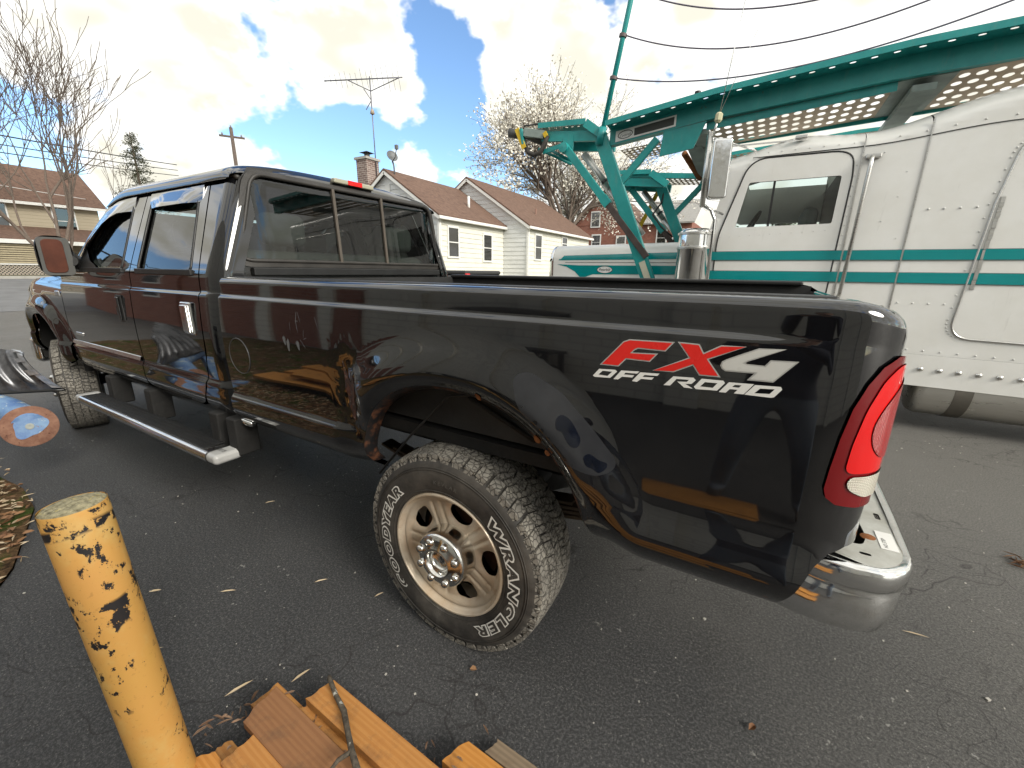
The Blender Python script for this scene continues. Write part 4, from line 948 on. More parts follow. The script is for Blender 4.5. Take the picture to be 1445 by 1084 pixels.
# the lot is older and greyer towards the transporter and the street
far = t.N.new('ShaderNodeSeparateXYZ'); t.L.new(co, far.inputs[0])
fy = t.N.new('ShaderNodeMapRange'); fy.inputs['From Min'].default_value = 0.9; fy.inputs['From Max'].default_value = 2.8; t.L.new(t.math('ADD', far.outputs[1], t.math('MULTIPLY', n1, 1.2)), fy.inputs['Value'])
fxr = t.N.new('ShaderNodeMapRange'); fxr.inputs['From Min'].default_value = 1.3; fxr.inputs['From Max'].default_value = 2.6; t.L.new(t.math('ADD', far.outputs[0], n1), fxr.inputs['Value'])
fx = t.N.new('ShaderNodeMapRange'); fx.inputs['From Min'].default_value = -5.0; fx.inputs['From Max'].default_value = -7.5; t.L.new(far.outputs[0], fx.inputs['Value'])
old = t.math('MAXIMUM', t.math('MAXIMUM', fy.outputs[0], t.math('MULTIPLY', fxr.outputs[0], 0.75)), fx.outputs[0])
c = t.mix(t.math('MULTIPLY', old, 0.85), c, t.mix(t.ramp(n2, 0.35, 0.65), (0.055, 0.053, 0.049), (0.215, 0.203, 0.18)))
paint = t.math('MULTIPLY', t.ramp(t.noise(24, 3, 0.75), 0.64, 0.68), t.ramp(t.noise(1.7, 0, 0.5, 0, t.co(loc=(2.3, 1.1, 0))), 0.54, 0.66))
c = t.mix(t.math('MULTIPLY', paint, 0.6), c, (0.42, 0.41, 0.38))
c = t.mix(t.math('MULTIPLY', ck, 0.72), c, (0.011, 0.008, 0.008))
t.set(Base_Color=c, Roughness=t.ramp(n1, 0.3, 0.8, (0.55,)*3, (0.80,)*3), Specular_IOR_Level=0.45)
t.bump(n2, 1.0, 0.008)
ASPH = t.m
xs_ = sorted(set(list(np.linspace(-900, -60, 8)) + list(np.linspace(-60, -8, 30)) + list(np.linspace(-8, 8, 9)) + list(np.linspace(8, 900, 10))))
ys_ = [-900, -200, -60, -20, -8, 0, 8, 20, 40, 80, 200, 900]
m = MB(); nx = len(xs_)
m.add([(x, y, gz(x, y)) for y in ys_ for x in xs_], [(j*nx+i, j*nx+i+1, (j+1)*nx+i+1, (j+1)*nx+i) for j in range(len(ys_)-1) for i in range(nx-1)])
o = m.build('parking_lot', ASPH, None, True); tag(o, kind='structure')
STREET = simple('street_asphalt', (0.15, 0.15, 0.15), 0.75, var=0.2, nscale=1.5, bump=0.3, bscale=80)
m = MB(); sx = np.linspace(-31.5, -17, 16); m.add([(x, y, gz(x, y)+0.006) for y in (-120, 120) for x in sx], [(i, i+1, 17+i, 16+i) for i in range(15)]); tag(m.build('street', STREET), kind='structure')
LAWN = MT('winter_lawn'); c = LAWN.mix(LAWN.ramp(LAWN.noise(2.5, 6, 0.7), 0.35, 0.7), (0.075, 0.082, 0.030), (0.16, 0.13, 0.07)); LAWN.set(Base_Color=c, Roughness=0.9); LAWN.bump(LAWN.noise(40, 5, 0.7), 0.6, 0.03); LAWN = LAWN.m
CONC = simple('concrete', (0.36, 0.35, 0.32), 0.85, var=0.15, nscale=3, bump=0.3, bscale=60)
m = MB(); m.box((-31.9, -120, 0.5), (-31.5, 120, 0.86)); tag(m.build('kerb', CONC), kind='structure')
m = MB(); m.box((-120, -120, 0.5), (-31.9, 120, 0.85)); tag(m.build('lawn', LAWN), kind='structure')
m = MB(); m.box((-30, 9.5, -0.5), (-3.0, 60, 0.03)); tag(m.build('side_lawn', LAWN), kind='structure')
# leaf bed at the left edge of the lot, running back along the building
MULCH = MT('leaf_mulch'); c = MULCH.mix(MULCH.ramp(MULCH.noise(30, 6, 0.7), 0.35, 0.68), (0.035, 0.022, 0.013), (0.22, 0.135, 0.07)); c = MULCH.mix(MULCH.ramp(MULCH.noise(5, 4), 0.50, 0.6), c, (0.05, 0.075, 0.015))
MULCH.set(Base_Color=c, Roughness=0.95, Specular_IOR_Level=0.1); MULCH.bump(MULCH.noise(45, 6, 0.7), 1.0, 0.03); MULCH = MULCH.m
bed_o = [(-1.40, -1.55), (-1.70, -0.93), (-2.05, -0.74), (-2.50, -0.60), (-2.72, -0.53), (-3.1, -0.50), (-3.6, -0.55), (-4.6, -0.62), (-9, -0.7), (-9, -4.1), (-0.9, -4.1), (-0.9, -2.4)]
def mul(u, v):
    return (u, v, 0.014+0.008*noise.noise(Vector((u*3, v*3, 0))))
tag(panel('leaf_bed', bed_o, mul, MULCH, None, ru=0.12, rv=0.12, thick=0.03), kind='structure')
def inpoly(x, y, poly): return bool(pip(np.array([[x, y]]), poly)[0])
def leaf_mat(name, a, b):
    t = MT(name); oi = t.N.new('ShaderNodeTexCoord'); n = t.noise(9, 3, 0.5)
    t.set(Base_Color=t.mix(t.ramp(n, 0.3, 0.7), a, b), Roughness=0.7, Specular_IOR_Level=0.3); return t.m
LEAFA = leaf_mat('dry_leaf', (0.13, 0.060, 0.028), (0.27, 0.155, 0.08)); LEAFB = leaf_mat('pale_dry_leaf', (0.42, 0.33, 0.21), (0.55, 0.46, 0.33))
def leafgeo(m, x, y, z, l, w, rz, tilt, curl):
    mt = Matrix.Translation((x, y, z)) @ Matrix.Rotation(rz, 4, 'Z') @ Matrix.Rotation(tilt, 4, 'X')
    pts = [(-l/2, 0, 0), (-l*0.15, -w/2, curl), (l*0.25, -w*0.38, curl), (l/2, 0, curl*0.4), (l*0.25, w*0.38, curl), (-l*0.15, w/2, curl)]
    mid = [(-l*0.15, 0, 0), (l*0.25, 0, 0)]
    v = [tuple(mt @ Vector(p)) for p in pts+mid]; m.add(v, [(0, 1, 6), (1, 2, 7, 6), (2, 3, 7), (3, 4, 7), (4, 5, 6, 7), (5, 0, 6)])
rr = random.Random(21)
for nm, mt_, cnt in (('leaf_litter', LEAFA, 1300), ('leaf_litter', LEAFB, 1300)):
    m = MB(); k = 0
    while k < cnt:
        near = rr.random() < 0.55
        x = rr.uniform(-4.4, -1.4) if near else rr.uniform(-9, -1); y = rr.uniform(-1.3, -0.46) if near else rr.uniform(-4, -0.6)
        if not inpoly(x+rr.gauss(0, 0.05), y+rr.gauss(0, 0.04), bed_o): continue
        leafgeo(m, x, y, 0.022+rr.uniform(0, 0.03), rr.uniform(0.025, 0.075), rr.uniform(0.008, 0.030) if mt_ is LEAFA else rr.uniform(0.003, 0.009), rr.uniform(0, 6.28), rr.uniform(-0.6, 0.6), rr.uniform(0.002, 0.010)); k += 1
    tag(m.build(nm, mt_), 'dry brown leaves covering the bed by the building' if mt_ is LEAFA else 'pale dry leaf blades scattered over the leaf bed', 'leaves', kind='stuff')
# loose leaves, twigs and grit on the asphalt
m = MB(); rr = random.Random(5)
for i in range(520):
    d = abs(rr.gauss(0, 1.6)); x = rr.uniform(-2.5, 4.5); y = rr.uniform(-0.9, 4.0); s = rr.uniform(0.0012, 0.0038) * (1.8 if rr.random() < 0.04 else 1)
    mt = Matrix.Translation((x, y, s*0.4)) @ Matrix.Rotation(rr.uniform(0, 6), 4, 'Z'); m.box((-s, -s*0.7, -s*0.5), (s, s*0.8, s*0.6), mt)
tag(m.build('grit', simple('pale_grit', (0.42, 0.40, 0.36), 0.8, var=0.3)), 'pale grit strewn over the asphalt', 'grit', kind='stuff')
m = MB()
for (x, y, rz, l, w) in ((-1.02, -0.28, 0.7, 0.07, 0.008), (-0.72, -0.02, 0.9, 0.06, 0.008), (-0.42, 0.06, 1.2, 0.045, 0.007), (-0.95, -0.60, 0.9, 0.10, 0.009), (1.62, 1.05, 0.1, 0.09, 0.006), (2.25, 1.2, 0.2, 0.10, 0.006), (-1.6, 0.25, 1.0, 0.06, 0.009), (-1.3, -0.45, 0.8, 0.05, 0.012), (-0.50, -0.50, 1.3, 0.09, 0.011), (-0.36, -0.36, 1.4, 0.07, 0.010), (2.0, 0.9, 0.6, 0.05, 0.006)):
    leafgeo(m, x, y, 0.006, l, w, rz, 0.15, 0.004)
tag(m.build('dry_blades', LEAFB), 'narrow dry leaf blades lying here and there on the asphalt', 'leaves', kind='stuff')
m = MB()
for (x, y, rz, l, w) in ((-1.92, -0.52, 0.5, 0.07, 0.05), (-1.98, -0.42, 1.5, 0.06, 0.04), (0.16, -0.02, 0.3, 0.028, 0.02), (1.05, 0.28, 1.0, 0.03, 0.02), (-1.75, -0.60, 2, 0.07, 0.05)):
    leafgeo(m, x, y, 0.008, l, w, rz, 0.2, 0.010)
rr = random.Random(77)
for i in range(26): leafgeo(m, 2.21+rr.gauss(0, 0.03), 1.92+rr.gauss(0, 0.03), 0.006+rr.uniform(0, 0.012), rr.uniform(0.03, 0.09), 0.005, rr.gauss(0.3, 0.7), rr.uniform(-0.4, 0.4), 0.004)
tag(m.build('fallen_leaves', LEAFA), 'few brown fallen leaves lying on the bare asphalt', 'leaves', kind='stuff')
# =========================================================================================== highway tractor
SY = 4.15
semi = thing('semi_truck', 'white long-nose highway tractor with teal stripes and chrome air cleaner', 'truck', (0, 5.3, 0))
def sfix(o): o.matrix_parent_inverse = Matrix.Translation((0, -5.3, 0)); return o
t = MT('white_truck_paint'); n = t.noise(3, 6, 0.65)
c = t.mix(t.ramp(n, 0.35, 0.8), (0.83, 0.825, 0.79), (0.75, 0.74, 0.69)); c = t.mix(t.math('MULTIPLY', t.ramp(t.noise(3, 7, 0.7, 0, t.co(scale=(6, 6, 0.8))), 0.62, 0.8), 0.35), c, (0.45, 0.44, 0.40))
t.set(Base_Color=c, Roughness=0.22, Coat_Weight=0.3, Coat_Roughness=0.08); t.bump(t.noise(1.6, 3), 0.06, 0.03); WHITE = t.m
TEAL = simple('teal_stripe_paint', (0.0, 0.25, 0.255), 0.22, var=0.08, nscale=4, coat=0.3)
LINE = simple('dark_seam', (0.05, 0.055, 0.05), 0.6)
BRIGHT = CHROME
def ys(x, z):      # cab and sleeper side: flat, rolling in to the roof
    return SY + 0.0016*noise.noise(Vector((x*1.3, 7, z*1.3)))
def roofz(x):
    if x < 1.47: return 2.60+0.13*sst(0.35, 1.0, x)-0.035*sst(1.0, 1.47, x)
    return 2.695+0.215*sst(1.47, 2.5, x)
def Pside(x, v):
    zt = roofz(x)-0.16
    if v <= zt: return (x, ys(x, v), v)
    b = min((v-zt)/0.30, math.pi/2*1.0); yy = SY+0.30*(1-math.cos(b))*1.0; z = zt+0.16*math.sin(b)
    if v-zt > 0.30*math.pi/2: yy += (v-zt-0.30*math.pi/2)
    return (x, yy, z)
MW = dict(ru=0.05, rv=0.05)
dwin = rounded([(0.528, 1.888), (1.338, 1.896), (1.346, 2.310), (0.600, 2.309)], [0.01, 0.02, 0.02, 0.02], 3)
door = rounded([(0.375, 0.70), (1.392, 0.70), (1.425, 2.30), (1.40, 2.515), (0.585, 2.525), (0.375, 1.80)], [0.02, 0.02, 0.05, 0.16, 0.16, 0.1], 7)
sfix(panel('cab_shell', [(0.25, 0.70), (1.462, 0.70), (1.470, 3.2), (0.40, 3.2), (0.40, 2.40), (0.27, 1.80)], Pside, WHITE, semi, holes=[door], **MW, thick=0.02))
sfix(panel('door', inset(door, 0.006), lambda x, v: (x, ys(x, v)-0.004, v), WHITE, semi, holes=[dwin], **MW, thick=0.03))
m = MB(); m.tube([(x, SY+0.0, z) for x, z in resample(door, 0.05, 0.05)], 0.008, 6, True); sfix(m.build('door_seal', DKPLAST, semi, True))
sfix(panel('door_glass', dwin, lambda x, v: (x, SY+0.012, v), CLEAR, semi, **MW))
m = MB(); m.bar((0.82, SY+0.02, 1.89), (0.82, SY+0.02, 2.31), 0.02, 0.02); sfix(m.build('window_channel', DKPLAST, semi))
sfix(panel('sleeper_front', [(1.474, 0.45), (1.895, 0.45), (1.895, 3.25), (1.474, 3.2)], Pside, WHITE, semi, **MW, thick=0.02))
sfix(panel('sleeper', [(1.905, 0.72), (4.1, 0.72), (4.1, 3.35), (1.905, 3.25)], Pside, WHITE, semi, **MW, thick=0.02))
sfix(panel('sleeper_skirt', [(1.905, 0.445), (4.1, 0.43), (4.1, 0.715), (1.905, 0.735)], lambda x, v: (x, SY-0.006, v), WHITE, semi, **MW, thick=0.01))
for (x, z0, z1) in ((1.468, 0.5, 2.60), (1.900, 0.5, 2.70)):
    m = MB(); m.box((x-0.005, SY-0.007, z0), (x+0.005, SY+0.004, z1)); sfix(m.build('panel_trim', ALU, semi))
m = MB(); m.tube([(x, SY-0.002, 2.535+0.075*sst(1.47, 2.4, x)) for x in np.linspace(0.6, 4.0, 30)], 0.004, 5); sfix(m.build('roof_seam', LINE, semi))
# far side and body volume
m = MB(); m.box((0.45, SY+0.10, 0.6), (1.46, 6.45, 1.30)); m.box((1.95, SY+0.1, 0.6), (4.05, 6.45, 2.72)); sfix(m.build('body_core', simple('cab_core_white', (0.6, 0.6, 0.58), 0.5), semi))
m = MB(); m.box((0.40, 6.40, 0.7), (4.1, 6.45, 1.85)); m.box((1.40, 6.40, 1.85), (4.1, 6.45, 2.7)); m.box((0.40, 6.40, 2.13), (1.42, 6.45, 2.6)); sfix(m.build('far_side', WHITE, semi))
m = MB(); m.box((1.40, SY+0.25, 0.7), (1.46, 6.4, 2.5)); m.box((0.45, SY+0.06, 1.25), (1.4, 6.38, 1.32)); sfix(m.build('cab_back_wall', simple('brown_vinyl', (0.09, 0.055, 0.04), 0.6), semi))
v = []; f = []
for i, x in enumerate(np.linspace(0.40, 4.05, 40)):
    for k in range(13):
        b = k/12; y = SY+0.29+b*(2.0-0.29*1.0-0.0); v.append((x, y, roofz(x)-0.003+0.05*math.sin(math.pi*b)))
for i in range(39):
    for k in range(12): f.append((i*13+k, i*13+k+1, i*13+14+k, i*13+13+k))
m = MB(); sfix(m.add(v, f).build('cab_roof', WHITE, semi, True))
m = MB(); m.quad((0.36, SY+0.10, 1.80), (0.36, 6.35, 1.80), (0.52, 6.25, 2.50), (0.52, SY+0.20, 2.50)); sfix(m.build('windscreen', CLEAR, semi))
m = MB(); m.prism([(0, 0), (0.16, 0), (0.30, 0.06), (0.12, 0.10)], (0.22, SY+0.12, 2.46), (1, 0, 0), (0, 0, 1), (0, 2.0, 0)); sfix(m.build('sun_visor', BRIGHT, semi))
m = MB(); m.bar((0.30, SY+0.03, 1.72), (0.50, SY+0.12, 2.55), 0.09, 0.10); sfix(m.build('a_pillar', WHITE, semi, bevel=0.02))
m = MB(); m.tube([(0.62+0.10*math.sin(a), 4.75+0.22*math.cos(a), 1.90+0.20*math.sin(a)) for a in np.linspace(0, 6.283, 25)[:-1]], 0.016, 8, True); m.bar((0.62, 4.75, 1.9), (0.42, 4.75, 1.6), 0.05); sfix(m.build('steering_wheel', DKPLAST, semi, True))
m = MB(); m.box((1.10, 4.5, 1.32), (1.25, 5.0, 2.1)); sfix(m.build('seat', INT, semi, bevel=0.06))
# stripes on the cab and sleeper, swept stripes on the hood
def stripe(z0, z1, x0, x1, y, parent, nm='stripe'):
    m = MB(); m.box((x0, y-0.006, z0), (x1, y, z1)); sfix(m.build(nm, TEAL, parent))
    for z in (z0-0.004, z1+0.001):
        m = MB(); m.box((x0, y-0.0055, z), (x1, y, z+0.003)); sfix(m.build('pinstripe', LINE, parent))
for z0, z1 in ((1.566, 1.650), (1.366, 1.455)):
    stripe(z0, z1, 0.30, 1.462, SY-0.006, semi); stripe(z0, z1, 1.476, 1.893, SY-0.003, semi); stripe(z0, z1, 1.908, 4.1, SY-0.003, semi)
HY = 4.46
def Phood(x, v):
    dr_ = 0.055*(x-0.3)/2.0*0     # nearly level top
    if v <= 1.60: return (x, HY, v)
    b = (v-1.60)/0.19
    if b < math.pi/2: return (x, HY+0.19*(1-math.cos(b)), 1.60+0.19*math.sin(b)-0.02*sst(0.2, -1.7, x))
    return (x, HY+0.19+(v-1.60-0.19*math.pi/2), 1.79-0.02*sst(0.2, -1.7, x)+0.05*min(1, (v-1.9)))
sfix(panel('hood', rounded([(-1.68, 0.85), (0.26, 0.85), (0.26, 2.75), (-1.68, 2.75)], 0.0), Phood, WHITE, semi, ru=0.08, rv=0.035, thick=0.02))
sfix(panel('grille_surround', [(-1.775, 0.70), (-1.678, 0.70), (-1.678, 2.75), (-1.72, 2.75), (-1.775, 1.68)], lambda x, v: tuple(Vector(Phood(x, v))+Vector((0, -0.006+0.10*((-1.678-x)/0.1)**2, -0.03*((-1.678-x)/0.1)**2))), BRIGHT, semi, ru=0.02, rv=0.04))
m = MB(); m.box((-1.76, HY+0.10, 0.70), (-1.70, 6.2, 1.66)); sfix(m.build('grille', BRIGHT, semi))
hs1 = [(-1.60, 1.574), (-1.52, 1.655), (0.25, 1.668), (0.25, 1.588), (-1.56, 1.574)]
hs2 = [(-1.62, 1.522), (-1.30, 1.508), (0.25, 1.508), (0.25, 1.409), (-1.10, 1.395), (-1.26, 1.34), (-1.36, 1.43), (-1.48, 1.49)]
hq = lambda x, v: tuple(Vector(Phood(x, v))+Vector((0, -0.004, 0.001)))
for q in (hs1, hs2): sfix(panel('hood_stripe', q, hq, TEAL, semi, ru=0.2, rv=0.02))
m = MB(); m.tube([(x, HY-0.001, 1.545) for x in np.linspace(-1.5, 0.25, 12)], 0.003, 4); sfix(m.build('hood_seam', LINE, semi))
em = ell(-0.94, 1.455, 0.105, 0.046, 32); sfix(panel('hood_emblem', em, lambda x, v: (x, HY-0.008, v), BRIGHT, semi, ru=0.05, rv=0.05)); sfix(panel('emblem_face', ell(-0.94, 1.455, 0.095, 0.039, 32), lambda x, v: (x, HY-0.010, v), DECAL_WHITE, semi, ru=0.05, rv=0.05))
v, f = text_mesh('Peterbilt', 0.058, shear=0.35); w = max(q[0] for q in v); m = MB(); m.add([(-0.94-0.078+q[0]/w*0.156, HY-0.0125, 1.440+q[1]*0.9) for q in v], f); sfix(m.build('emblem_script', LINE, semi))
# steer fender and tyre behind the pickup
m = MB(); pts = [(-1.0+0.62*math.cos(a), 0.52+0.62*math.sin(a)) for a in np.linspace(0.15, math.pi-0.1, 16)]
v = [(x, y, z) for x, z in pts for y in (4.05, 4.5)]; sfix(m.add(v, [(2*i, 2*i+1, 2*i+3, 2*i+2) for i in range(15)]).build('steer_fender', WHITE, semi, True))
def big_wheel(x, y):
    m = MB(); m.lathe([(0.28, 0.0), (0.34, -0.01), (0.46, 0.0), (0.505, 0.03), (0.51, 0.14), (0.505, 0.25), (0.46, 0.28), (0.28, 0.28)], (x, y, 0.515), (0, 1, 0), 48); w = sfix(m.build('tyre', RUBBER, semi, True))
    m = MB(); m.lathe([(0.285, 0.0), (0.27, 0.03), (0.20, 0.10), (0.12, 0.06), (0.0, 0.05)], (x, y, 0.515), (0, 1, 0), 40); sfix(m.build('rim', BRIGHT, semi, True))
big_wheel(-1.0, 4.20); big_wheel(-1.0, 6.15); big_wheel(4.9, 4.2); big_wheel(4.9, 6.1)
m = MB(); m.box((-1.5, 4.95, 0.55), (6.0, 5.05, 0.80)); m.box((-1.5, 5.65, 0.55), (6.0, 5.75, 0.80)); sfix(m.build('chassis_rails', UNDER, semi))
# chrome air cleaner
m = MB(); m.lathe([(0.150, 0.90), (0.168, 0.93), (0.168, 1.675), (0.176, 1.685), (0.176, 1.70), (0.166, 1.705), (0.166, 1.83), (0.160, 1.86), (0.13, 1.885), (0.0, 1.895)], (0.16, 4.12, 0), (0, 0, 1), 48); ac = sfix(m.build('air_cleaner', BRIGHT, semi, True, 40))
for z in (1.69, 1.835, 1.20): m = MB(); m.lathe([(0.170, z-0.014), (0.180, z-0.010), (0.180, z+0.010), (0.170, z+0.014)], (0.16, 4.12, 0), (0, 0, 1), 48); sfix(m.build('cleaner_band', ALU, semi, True, 40))
# mirror on its bar, with bracket arms
m = MB(); m.tube([(0.345, 3.97, 1.30), (0.345, 3.97, 1.95), (0.30, 3.95, 2.05), (0.205, 3.94, 2.10), (0.195, 3.94, 2.74)], 0.017, 8); sfix(m.build('mirror_bar', BRIGHT, semi, True))
m = MB(); m.tube([(0.205, 3.94, 2.12), (0.28, 3.93, 2.06), (0.40, 4.1, 2.02)], 0.012, 8); m.tube([(0.20, 3.94, 2.72), (0.30, 4.0, 2.70), (0.62, 4.16, 2.60)], 0.010, 8); sfix(m.build('mirror_bracket', BRIGHT, semi, True))
m = MB(); m.prism(rounded([(-0.085, -0.265), (0.085, -0.265), (0.085, 0.265), (-0.085, 0.265)], 0.03), (0.325, 3.90, 2.40), (0.94, 0.34, 0), (0, 0, 1), (0.03, -0.09, 0)); sfix(m.build('mirror_housing', BRIGHT, semi, bevel=0.018, seg=3))
m = MB(); m.tube([(0.215, 3.93, 2.08), (0.215, 3.93, 2.76)], 0.026, 10); sfix(m.build('marker_tube', ALU, semi, True))
m = MB(); m.bar((0.20, SY-0.02, 2.665), (0.90, SY+0.10, 2.675), 0.012); sfix(m.build('mirror_stay', ALU, semi))
m = MB(); m.box((0.93, SY-0.03, 2.655), (1.03, SY+0.03, 2.685)); sfix(m.build('stay_clamp', ALU, semi, bevel=0.008))
# grab handle
m = MB(); m.tube([(1.53, SY-0.01, 2.44), (1.53, SY-0.055, 2.43), (1.53, SY-0.06, 2.35), (1.505, SY-0.06, 1.25), (1.505, SY, 1.22)], 0.017, 10); sfix(m.build('grab_handle', ALU, semi, True)); m = MB(); m.box((1.49, SY-0.035, 2.425), (1.60, SY, 2.465)); sfix(m.build('handle_bracket', ALU, semi, bevel=0.008))
# luggage door with its trim and hinge
ld = rounded([(2.34, 0.90), (4.0, 0.86), (4.0, 2.55), (2.47, 2.50), (2.40, 2.0)], [0.16, 0.05, 0.05, 0.16, 0.0], 8)
m = MB(); m.tube([(x, SY-0.004, z) for x, z in resample(ld, 0.06, 0.06)], 0.009, 6, True); sfix(m.build('luggage_door_trim', ALU, semi, True))
sfix(panel('luggage_door', inset(ld, 0.008), lambda x, v: (x, SY-0.005, v), WHITE, semi, ru=0.2, rv=0.2, thick=0.004))
for z0, z1 in ((1.566, 1.650), (1.366, 1.455)): stripe(z0, z1, 2.42, 4.0, SY-0.0065, semi)
for k in range(9):
    z = 1.32+k*0.082; x = 2.362+0.016+(z-1.0)*0.045; m = MB(); m.box((x, SY-0.012, z), (x+0.026, SY-0.003, z+0.078)); sfix(m.build('hinge_knuckle', ALU, semi))
# skirt bolts one by one; rows of small rivets as one part
for k in range(14):
    m = MB(); x = 2.223+k*0.1285; m.lathe([(0.022, 0.0), (0.020, -0.006), (0.010, -0.012), (0.0, -0.013)], (x, SY-0.012, 0.602-0.003*k), (0, 1, 0), 12); sfix(m.build('skirt_bolt', ALU, semi, True))
m = MB()
def rivet(x, z, y=SY, r=0.008): m.lathe([(r, 0.0), (r*0.8, -r*0.4), (0.0, -r*0.55)], (x, y-0.001, z), (0, 1, 0), 6)
for k in range(24): rivet(1.98+k*0.115, 0.775-0.003*k)
for k in range(14): rivet(1.70+k*0.17, 2.575+0.075*sst(1.47, 2.4, 1.7+k*0.17))
for k in range(9): rivet(2.0+k*0.043*0+0.10*k, 1.985, r=0.010) if k < 4 else None
for k in range(5): rivet(1.95+0.105*k, 1.19)
for (x, z) in resample(ld, 0.11, 0.11): rivet(x-0.035, z+0.0); rivet(x+0.04, z+0.03)
for k in range(12): rivet(1.44, 1.45+k*0.085, r=0.006)
for k in range(11): rivet(0.40+k*0.09, 1.795+0.004*k, SY-0.004, 0.005)
for k in range(8): rivet(0.62+k*0.11, 2.57, r=0.006)
for (x, z) in ((1.62, 2.47), (1.72, 2.55), (1.80, 2.30), (1.78, 2.1), (1.70, 1.9), (1.83, 1.75)): rivet(x, z, r=0.006)
o = sfix(m.build('rivets', simple('painted_rivets', (0.62, 0.62, 0.59), 0.3), semi, True)); tag(o, kind='stuff')
# polished tanks under the sleeper
TANK = MT('polished_tank'); n = TANK.noise(4, 5, 0.6, 0, TANK.co(scale=(0.6, 8, 8))); TANK.set(Base_Color=TANK.mix(n, (0.60, 0.58, 0.53), (0.78, 0.76, 0.71)), Metallic=0.75, Roughness=TANK.ramp(n, 0.3, 0.8, (0.24,)*3, (0.42,)*3)); TANK.bump(TANK.noise(5, 2), 0.1, 0.02); TANK = TANK.m
m = MB(); m.lathe([(0.0, 2.235), (0.20, 2.24), (0.285, 2.27), (0.305, 2.31), (0.305, 4.2), (0.0, 4.25)], (0, 4.46, 0.43), (1, 0, 0), 48); sfix(m.build('fuel_tank', TANK, semi, True, 50))
for x in (2.50, 3.25): m = MB(); m.lathe([(0.305, x), (0.311, x), (0.311, x+0.12), (0.305, x+0.12)], (0, 4.46, 0.43), (1, 0, 0), 48); sfix(m.build('tank_strap', simple('tank_strap', (0.19, 0.175, 0.15), 0.45, 0.6), semi, True, 30))
m = MB(); m.lathe([(0.0, 1.2), (0.26, 1.22), (0.27, 1.25), (0.27, 2.12), (0.22, 2.16), (0.0, 2.165)], (0, 4.42, 0.44), (1, 0, 0), 40); sfix(m.build('battery_tank', TANK, semi, True, 50))
# CB aerial
m = MB(); m.tube([(0.235, 3.94, 2.74), (0.262, 3.94, 2.86)], 0.012, 6); m.tube([(0.266, 3.94, 2.90), (0.38, 3.94, 3.95)], 0.004, 5); m.tube([(0.272, 3.94, 2.92), (0.50, 3.94, 3.55)], 0.003, 5); a_ = sfix(m.build('aerial', ALU, semi, True))
m = MB(); m.lathe([(0.018, 0), (0.034, 0.02), (0.034, 0.075), (0.018, 0.09)], (0.262, 3.94, 2.835), (0.06, 0, 1), 8); sfix(m.build('aerial_coil', simple('cream_plastic', (0.60, 0.58, 0.38), 0.5), semi))
# =========================================================================================== transporter head rack
rack = thing('car_transporter_rack', 'teal steel car transporter rack reaching over the white tractor cab', 'car carrier', (0, 5.3, 0))
def rfix(o): o.matrix_parent_inverse = Matrix.Translation((0, -5.3, 0)); return o
t = MT('weathered_teal_paint'); n = t.noise(5, 6, 0.65)
c = t.mix(t.ramp(n, 0.3, 0.7), (0.005, 0.23, 0.225), (0.02, 0.31, 0.295)); c = t.mix(t.ramp(t.noise(7, 8, 0.75), 0.66, 0.72), c, (0.10, 0.055, 0.03)); c = t.mix(t.math('MULTIPLY', t.ramp(t.noise(4, 5, 0.7, 0, t.co(scale=(5, 5, 1))), 0.55, 0.8), 0.4), c, (0.16, 0.22, 0.20))
t.set(Base_Color=c, Roughness=0.42); t.bump(t.noise(60, 4), 0.15, 0.003); TQ = t.m
GALV = MT('dusty_galvanised_deck'); n = GALV.noise(8, 6, 0.7); GALV.set(Base_Color=GALV.mix(GALV.ramp(n, 0.35, 0.7), (0.46, 0.36, 0.26), (0.60, 0.50, 0.38)), Metallic=0.3, Roughness=0.6); GALV.bump(n, 0.2, 0.004); GALV = GALV.m
GREYS = simple('grey_green_steel', (0.22, 0.27, 0.245), 0.5, var=0.2); STEEL = simple('bare_cylinder_steel', (0.50, 0.49, 0.46), 0.35, 0.8, var=0.2); RAM = simple('dark_grimy_arm', (0.06, 0.045, 0.04), 0.7, var=0.4)
def bt(x):   # top line of the long beam
    X = [-0.95, 0.18, 1.62, 2.3, 4.6]; Z = [2.990, 3.115, 3.205, 3.215, 3.29]; return float(np.interp(x, X, Z))
NY, FY = 4.20, 6.25
def beam(y, x0, x1, sgn):
    pts = [x0, 0.18, 1.62, 2.3, x1]; pts = [p for p in pts if x0 <= p <= x1]
    for a, b in zip(pts[:-1], pts[1:]):
        m = MB(); h = 0.155
        v = [(a, y, bt(a)+0.010), (b, y, bt(b)+0.010), (b, y, bt(b)-h), (a, y, bt(a)-h)]; w = 0.03*sgn
        v += [(p[0], p[1]+w, p[2]) for p in v]; m.add(v, [(0,1,2,3),(7,6,5,4),(0,4,5,1),(1,5,6,2),(2,6,7,3),(3,7,4,0)])
        m.bar((a, y+0.04*sgn, bt(a)-h), (b, y+0.04*sgn, bt(b)-h), 0.10, 0.012)
        rfix(m.build('beam', TQ, rack))
        # top flange, a sloping strip with a row of slots
        n = max(2, int((b-a)/0.14)); L_ = math.hypot(b-a, bt(b)-bt(a)); hs_ = [ell(L_*(k+0.5)/n, 0.10, 0.024, 0.011, 8) for k in range(n)]
        def fl(u, v_, a=a, b=b, L_=L_): x = a+(b-a)*u/L_; return (x, y-v_*sgn, bt(x)+0.004+v_*0.10)
        rfix(panel('beam_flange', [(0, 0), (L_, 0), (L_, 0.19), (0, 0.19)], fl, TQ, rack, holes=hs_, ru=0.5, rv=0.2, smooth=False))
        m = MB(); m.bar((a, y-0.192*sgn, bt(a)+0.022), (b, y-0.192*sgn, bt(b)+0.022), 0.008, 0.052); rfix(m.build('flange_edge', TQ, rack))
